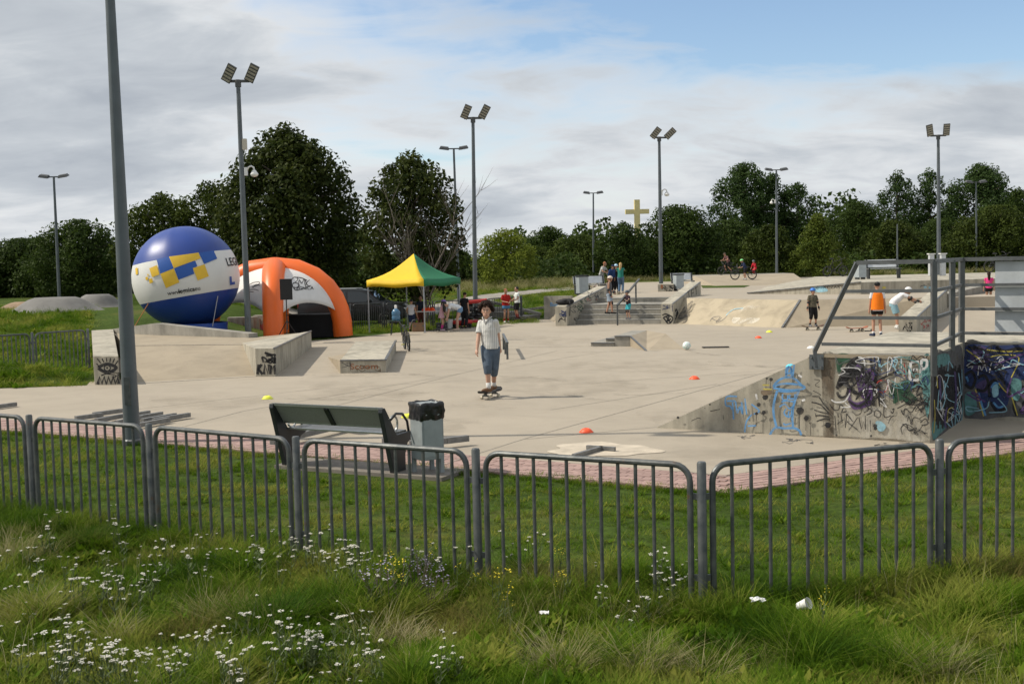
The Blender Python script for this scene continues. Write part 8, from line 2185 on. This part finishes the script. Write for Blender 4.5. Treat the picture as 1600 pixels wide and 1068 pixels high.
# tags on the middle block, kicker, stair ledges, bench and walls
W = Wall(ramp1, M1, face_n(M1, M2), cr(340, 340, 3.56))
W.draw('black', 4.2, [[(222, 870), (228, 815)], [(245, 815), (228, 842), (250, 870)], [(258, 870), (262, 815), (280, 868), (284, 815)], [(292, 870), (298, 820), (306, 850), (316, 818), (320, 870)]], curve=False)
W.scribble('black', 3.0, (215, 750, 318, 808), 6, 2, 0.35)
W = Wall(kick, K1, face_n(K1, K2), cr(340, 340, 3.56))
W.text('Scoom', 'orange', 815, 828, 44, -0.02, 0.75, bold=0.015); W.scribble('brown', 0.9, (700, 808, 905, 855), 6, 2, 0.12); W.scribble('grey', 0.8, (690, 805, 740, 855), 4, 4, 0.4)
W = Wall(hubL, SQ(-0.46, 0), face_n(SQ(-0.46, 0), SQ(0, 0)), cr(730, 450, 5.62))
W.scribble('navy', 1.0, (785, 195, 868, 250), 8, 2, 0.3); W.scribble('black', 0.9, (790, 250, 860, 310), 4, 3, 0.3)
W = Wall(hubL, SQ(0, 0), ex, cr(800, 380, 4.85))
W.scribble('black', 0.8, (430, 470, 560, 600), 9, 7, 0.15); W.scribble('green', 0.9, (470, 400, 690, 520), 9, 8, 0.12); W.scribble('grey', 0.8, (560, 370, 690, 470), 9, 9, 0.14); W.scribble('red', 0.7, (520, 420, 640, 520), 4, 10, 0.12)
W = Wall(hubR, SQ(SW, T1), face_n(SQ(SW, T1), SQ(SW + .46, T1)), cr(800, 380, 4.85))
W.draw('black', 2.2, [[(1140, 545), (1165, 535), (1215, 560), (1210, 590), (1185, 608), (1160, 580), (1145, 560)], [(1150, 560), (1190, 550), (1175, 590), (1205, 570)], [(1165, 550), (1200, 600)]]); W.scribble('navy', 0.8, (1140, 470, 1215, 525), 5, 4, 0.3)
W = Wall(hubR, SQ(SW + .46, T1), ex, cr(800, 380, 4.85))
W.scribble('black', 1.6, (1240, 480, 1330, 590), 12, 12, 0.2); W.draw('black', 1.0, [[(1335, 360), (1345, 420)], [(1325, 375), (1350, 352)], [(1360, 350), (1362, 410)], [(1362, 352), (1380, 345)], [(1363, 380), (1378, 372)], [(1395, 330), (1397, 390)], [(1385, 345), (1408, 325)]], curve=False)
# deck banks and upper wall
bn_a = (foot[1] - foot[0]).cross(up(top[1], ZD) - foot[0]).normalized(); bn_a = bn_a if bn_a.z > 0 else -bn_a
W = Wall(deck, up(foot[1], -0.025), bn_a, cr(1040, 380, 4.45))
W.fill(stain_shade_mat('scuff_pale', (0.62, 0.57, 0.47), 0.42, 0.58, 0.8, (1, 1, 1)), [[(460, 545), (520, 460), (600, 430), (715, 435), (690, 480), (640, 540), (560, 562)]], 'stain')
W.fill(stain_shade_mat('ledge_shadow', (0.06, 0.055, 0.05), 0.42, 0.6, 0.85, (2, 2, 2)), [[(75, 545), (130, 440), (190, 400), (170, 470), (140, 550)]], 'stain')  # dark patch painting the right stair ledge's shadow onto the bank
W.draw('grey', 0.7, [[(310, 540), (330, 515), (380, 510), (350, 550), (400, 530), (430, 500)], [(320, 520), (360, 540), (390, 515)]]); W.draw('cyan', 1.0, [[(420, 500), (470, 460), (540, 450)], [(820, 450), (850, 440)]])
bn_b = (foot[2] - foot[1]).cross(up(top[1], ZD) - foot[1]).normalized(); bn_b = bn_b if bn_b.z > 0 else -bn_b
W = Wall(deck, up(foot[1], -0.025), bn_b, cr(1280, 420, 8.0))
W.draw('grey', 0.9, [[(45, 395), (100, 390)], [(72, 392), (78, 440)], [(125, 440), (128, 395), (155, 400), (150, 420), (130, 420), (155, 440)], [(185, 392), (187, 440)], [(225, 440), (226, 395), (255, 398), (250, 420), (228, 422)], [(300, 390), (305, 425), (330, 432), (345, 390)], [(390, 390), (392, 438), (425, 430)], [(450, 435), (468, 380), (500, 425)], [(458, 412), (490, 405)]], curve=False)
W.draw('grey', 0.6, [[(160, 480), (190, 470), (210, 485), (250, 470), (270, 490), (310, 475), (340, 485)], [(420, 480), (450, 465), (480, 485), (520, 470), (560, 480), (590, 465)], [(310, 525), (340, 545), (370, 530), (420, 550), (460, 525), (510, 545), (560, 530)], [(0, 545), (50, 540)]])
wn2 = face_n(up(wq[0], 0), up(wq[1], 0))
W = Wall(uppr, up(wq[0], 1.0), wn2, cr(1040, 380, 4.45))
W.fill('cyan', [[(1035, 305), (1095, 300), (1125, 320), (1120, 335), (1060, 340), (1030, 330)]])
wn3 = face_n(up(wq[1], 0), up(wq[2], 0))
W.text('XCZARY', 'black', 1165, 305, 32, -0.02, 0.8)
W = Wall(uppr, up(wq[1], 1.0), wn3, cr(1280, 420, 8.0))
W.fill('yellow', [[(790, 225), (830, 222), (828, 245), (795, 248)]]); W.fill('cyan', [[(1310, 215), (1340, 212), (1340, 240), (1312, 240)], [(1370, 225), (1405, 222), (1404, 245), (1372, 248)]]); W.scribble('grey', 0.7, (1230, 190, 1400, 240), 4, 3, 0.2)
W = Wall(lw, w0, face_n(w0, w1), cr(900, 390, 8.0))
W.scribble('black', 1.0, (1035, 450, 1215, 515), 7, 3, 0.16); W.fill('orange', [[(1060, 440), (1085, 438), (1085, 480), (1062, 482)]])
W = Wall(sw_, ra, face_n(ra, rb_), cr(730, 450, 5.62))
W.text('Boo', 'blue', 765, 145, 13, 0, 1.0, bold=0.02)
W = Wall(led, E0, face_n(E0, E1), cr(1280, 420, 8.0))
W.scribble('black', 0.9, (1020, 670, 1160, 800), 7, 3, 0.22)
en = V3((ed.y, -ed.x, 0)); en = en if en.dot(-E1) > 0 or True else -en
W = Wall(led, E1, en, cr(1280, 420, 8.0))
W.scribble('red', 1.0, (1265, 600, 1400, 740), 6, 5, 0.2)
# lettering on the white bench
bn_o = [o for o in bpy.data.objects if o.get('label', '').startswith('white bench with lettering')][0]
vs, fs = text_mesh('ACRO', 0.16, bold=0.004); mb = MB(); Mx = Matrix.Translation((0.0, 0.195, 0.66)) @ Matrix.Rotation(-0.25, 4, 'X') @ Matrix.Rotation(PI / 2, 4, 'X')
mb.v = [Mx @ v for v in vs]; mb.f = fs; mb.mi = [0] * len(fs); mb.build('lettering', INK, bn_o, fix=False, world=False)
# faint tags on the plaza before the platform
W = Wall(plaza, V3((0, 0, 0)), V3((0, 0, 1)), cr(1000, 520, 2.667))
W.scribble('grey', 0.5, (405, 425, 480, 440), 3, 1, 0.3); W.scribble('grey', 0.5, (520, 432, 720, 460), 7, 2, 0.12); W.scribble('grey', 0.6, (940, 455, 1120, 475), 5, 3, 0.15)
# wheel marks and damp blotches on the plaza
W = Wall(plaza, V3((0, 0, 0)), V3((0, 0, 1)))
SC1 = stain_shade_mat('wheel_marks', (0.14, 0.125, 0.10), 0.42, 0.66, 0.27, (1.5, 1.5, 1.5)); SC2 = stain_shade_mat('damp_blotch', (0.20, 0.17, 0.125), 0.42, 0.7, 0.24, (0.8, 0.8, 0.8)); rs = random.Random(14)
for k in range(26):
    x, y = rs.uniform(430, 1150), rs.uniform(530, 660); L = rs.uniform(60, 230); t = rs.uniform(-14, 10)
    W.draw(SC1, rs.uniform(0.8, 2.0), [[(x, y), (x + L * .35, y - t * .3 + rs.uniform(-3, 3)), (x + L * .7, y - t * .75), (x + L, y - t)]], name='wheel_mark')
for x, y, rx, ry in ((560, 610, 90, 14), (880, 600, 120, 16), (700, 545, 90, 8), (1090, 650, 90, 14), (620, 660, 120, 14), (1000, 570, 130, 9), (330, 625, 90, 9), (860, 530, 90, 6), (1120, 710, 130, 14)):
    W.fill(SC2, [[(x + rx * (1 + .2 * math.sin(5 * a + x)) * math.cos(a), y + ry * (1 + .25 * math.sin(3 * a + y)) * math.sin(a)) for a in [2 * PI * i / 14 for i in range(14)]]], 'damp_blotch')
bpy.data.scenes.remove(TMP_SC)
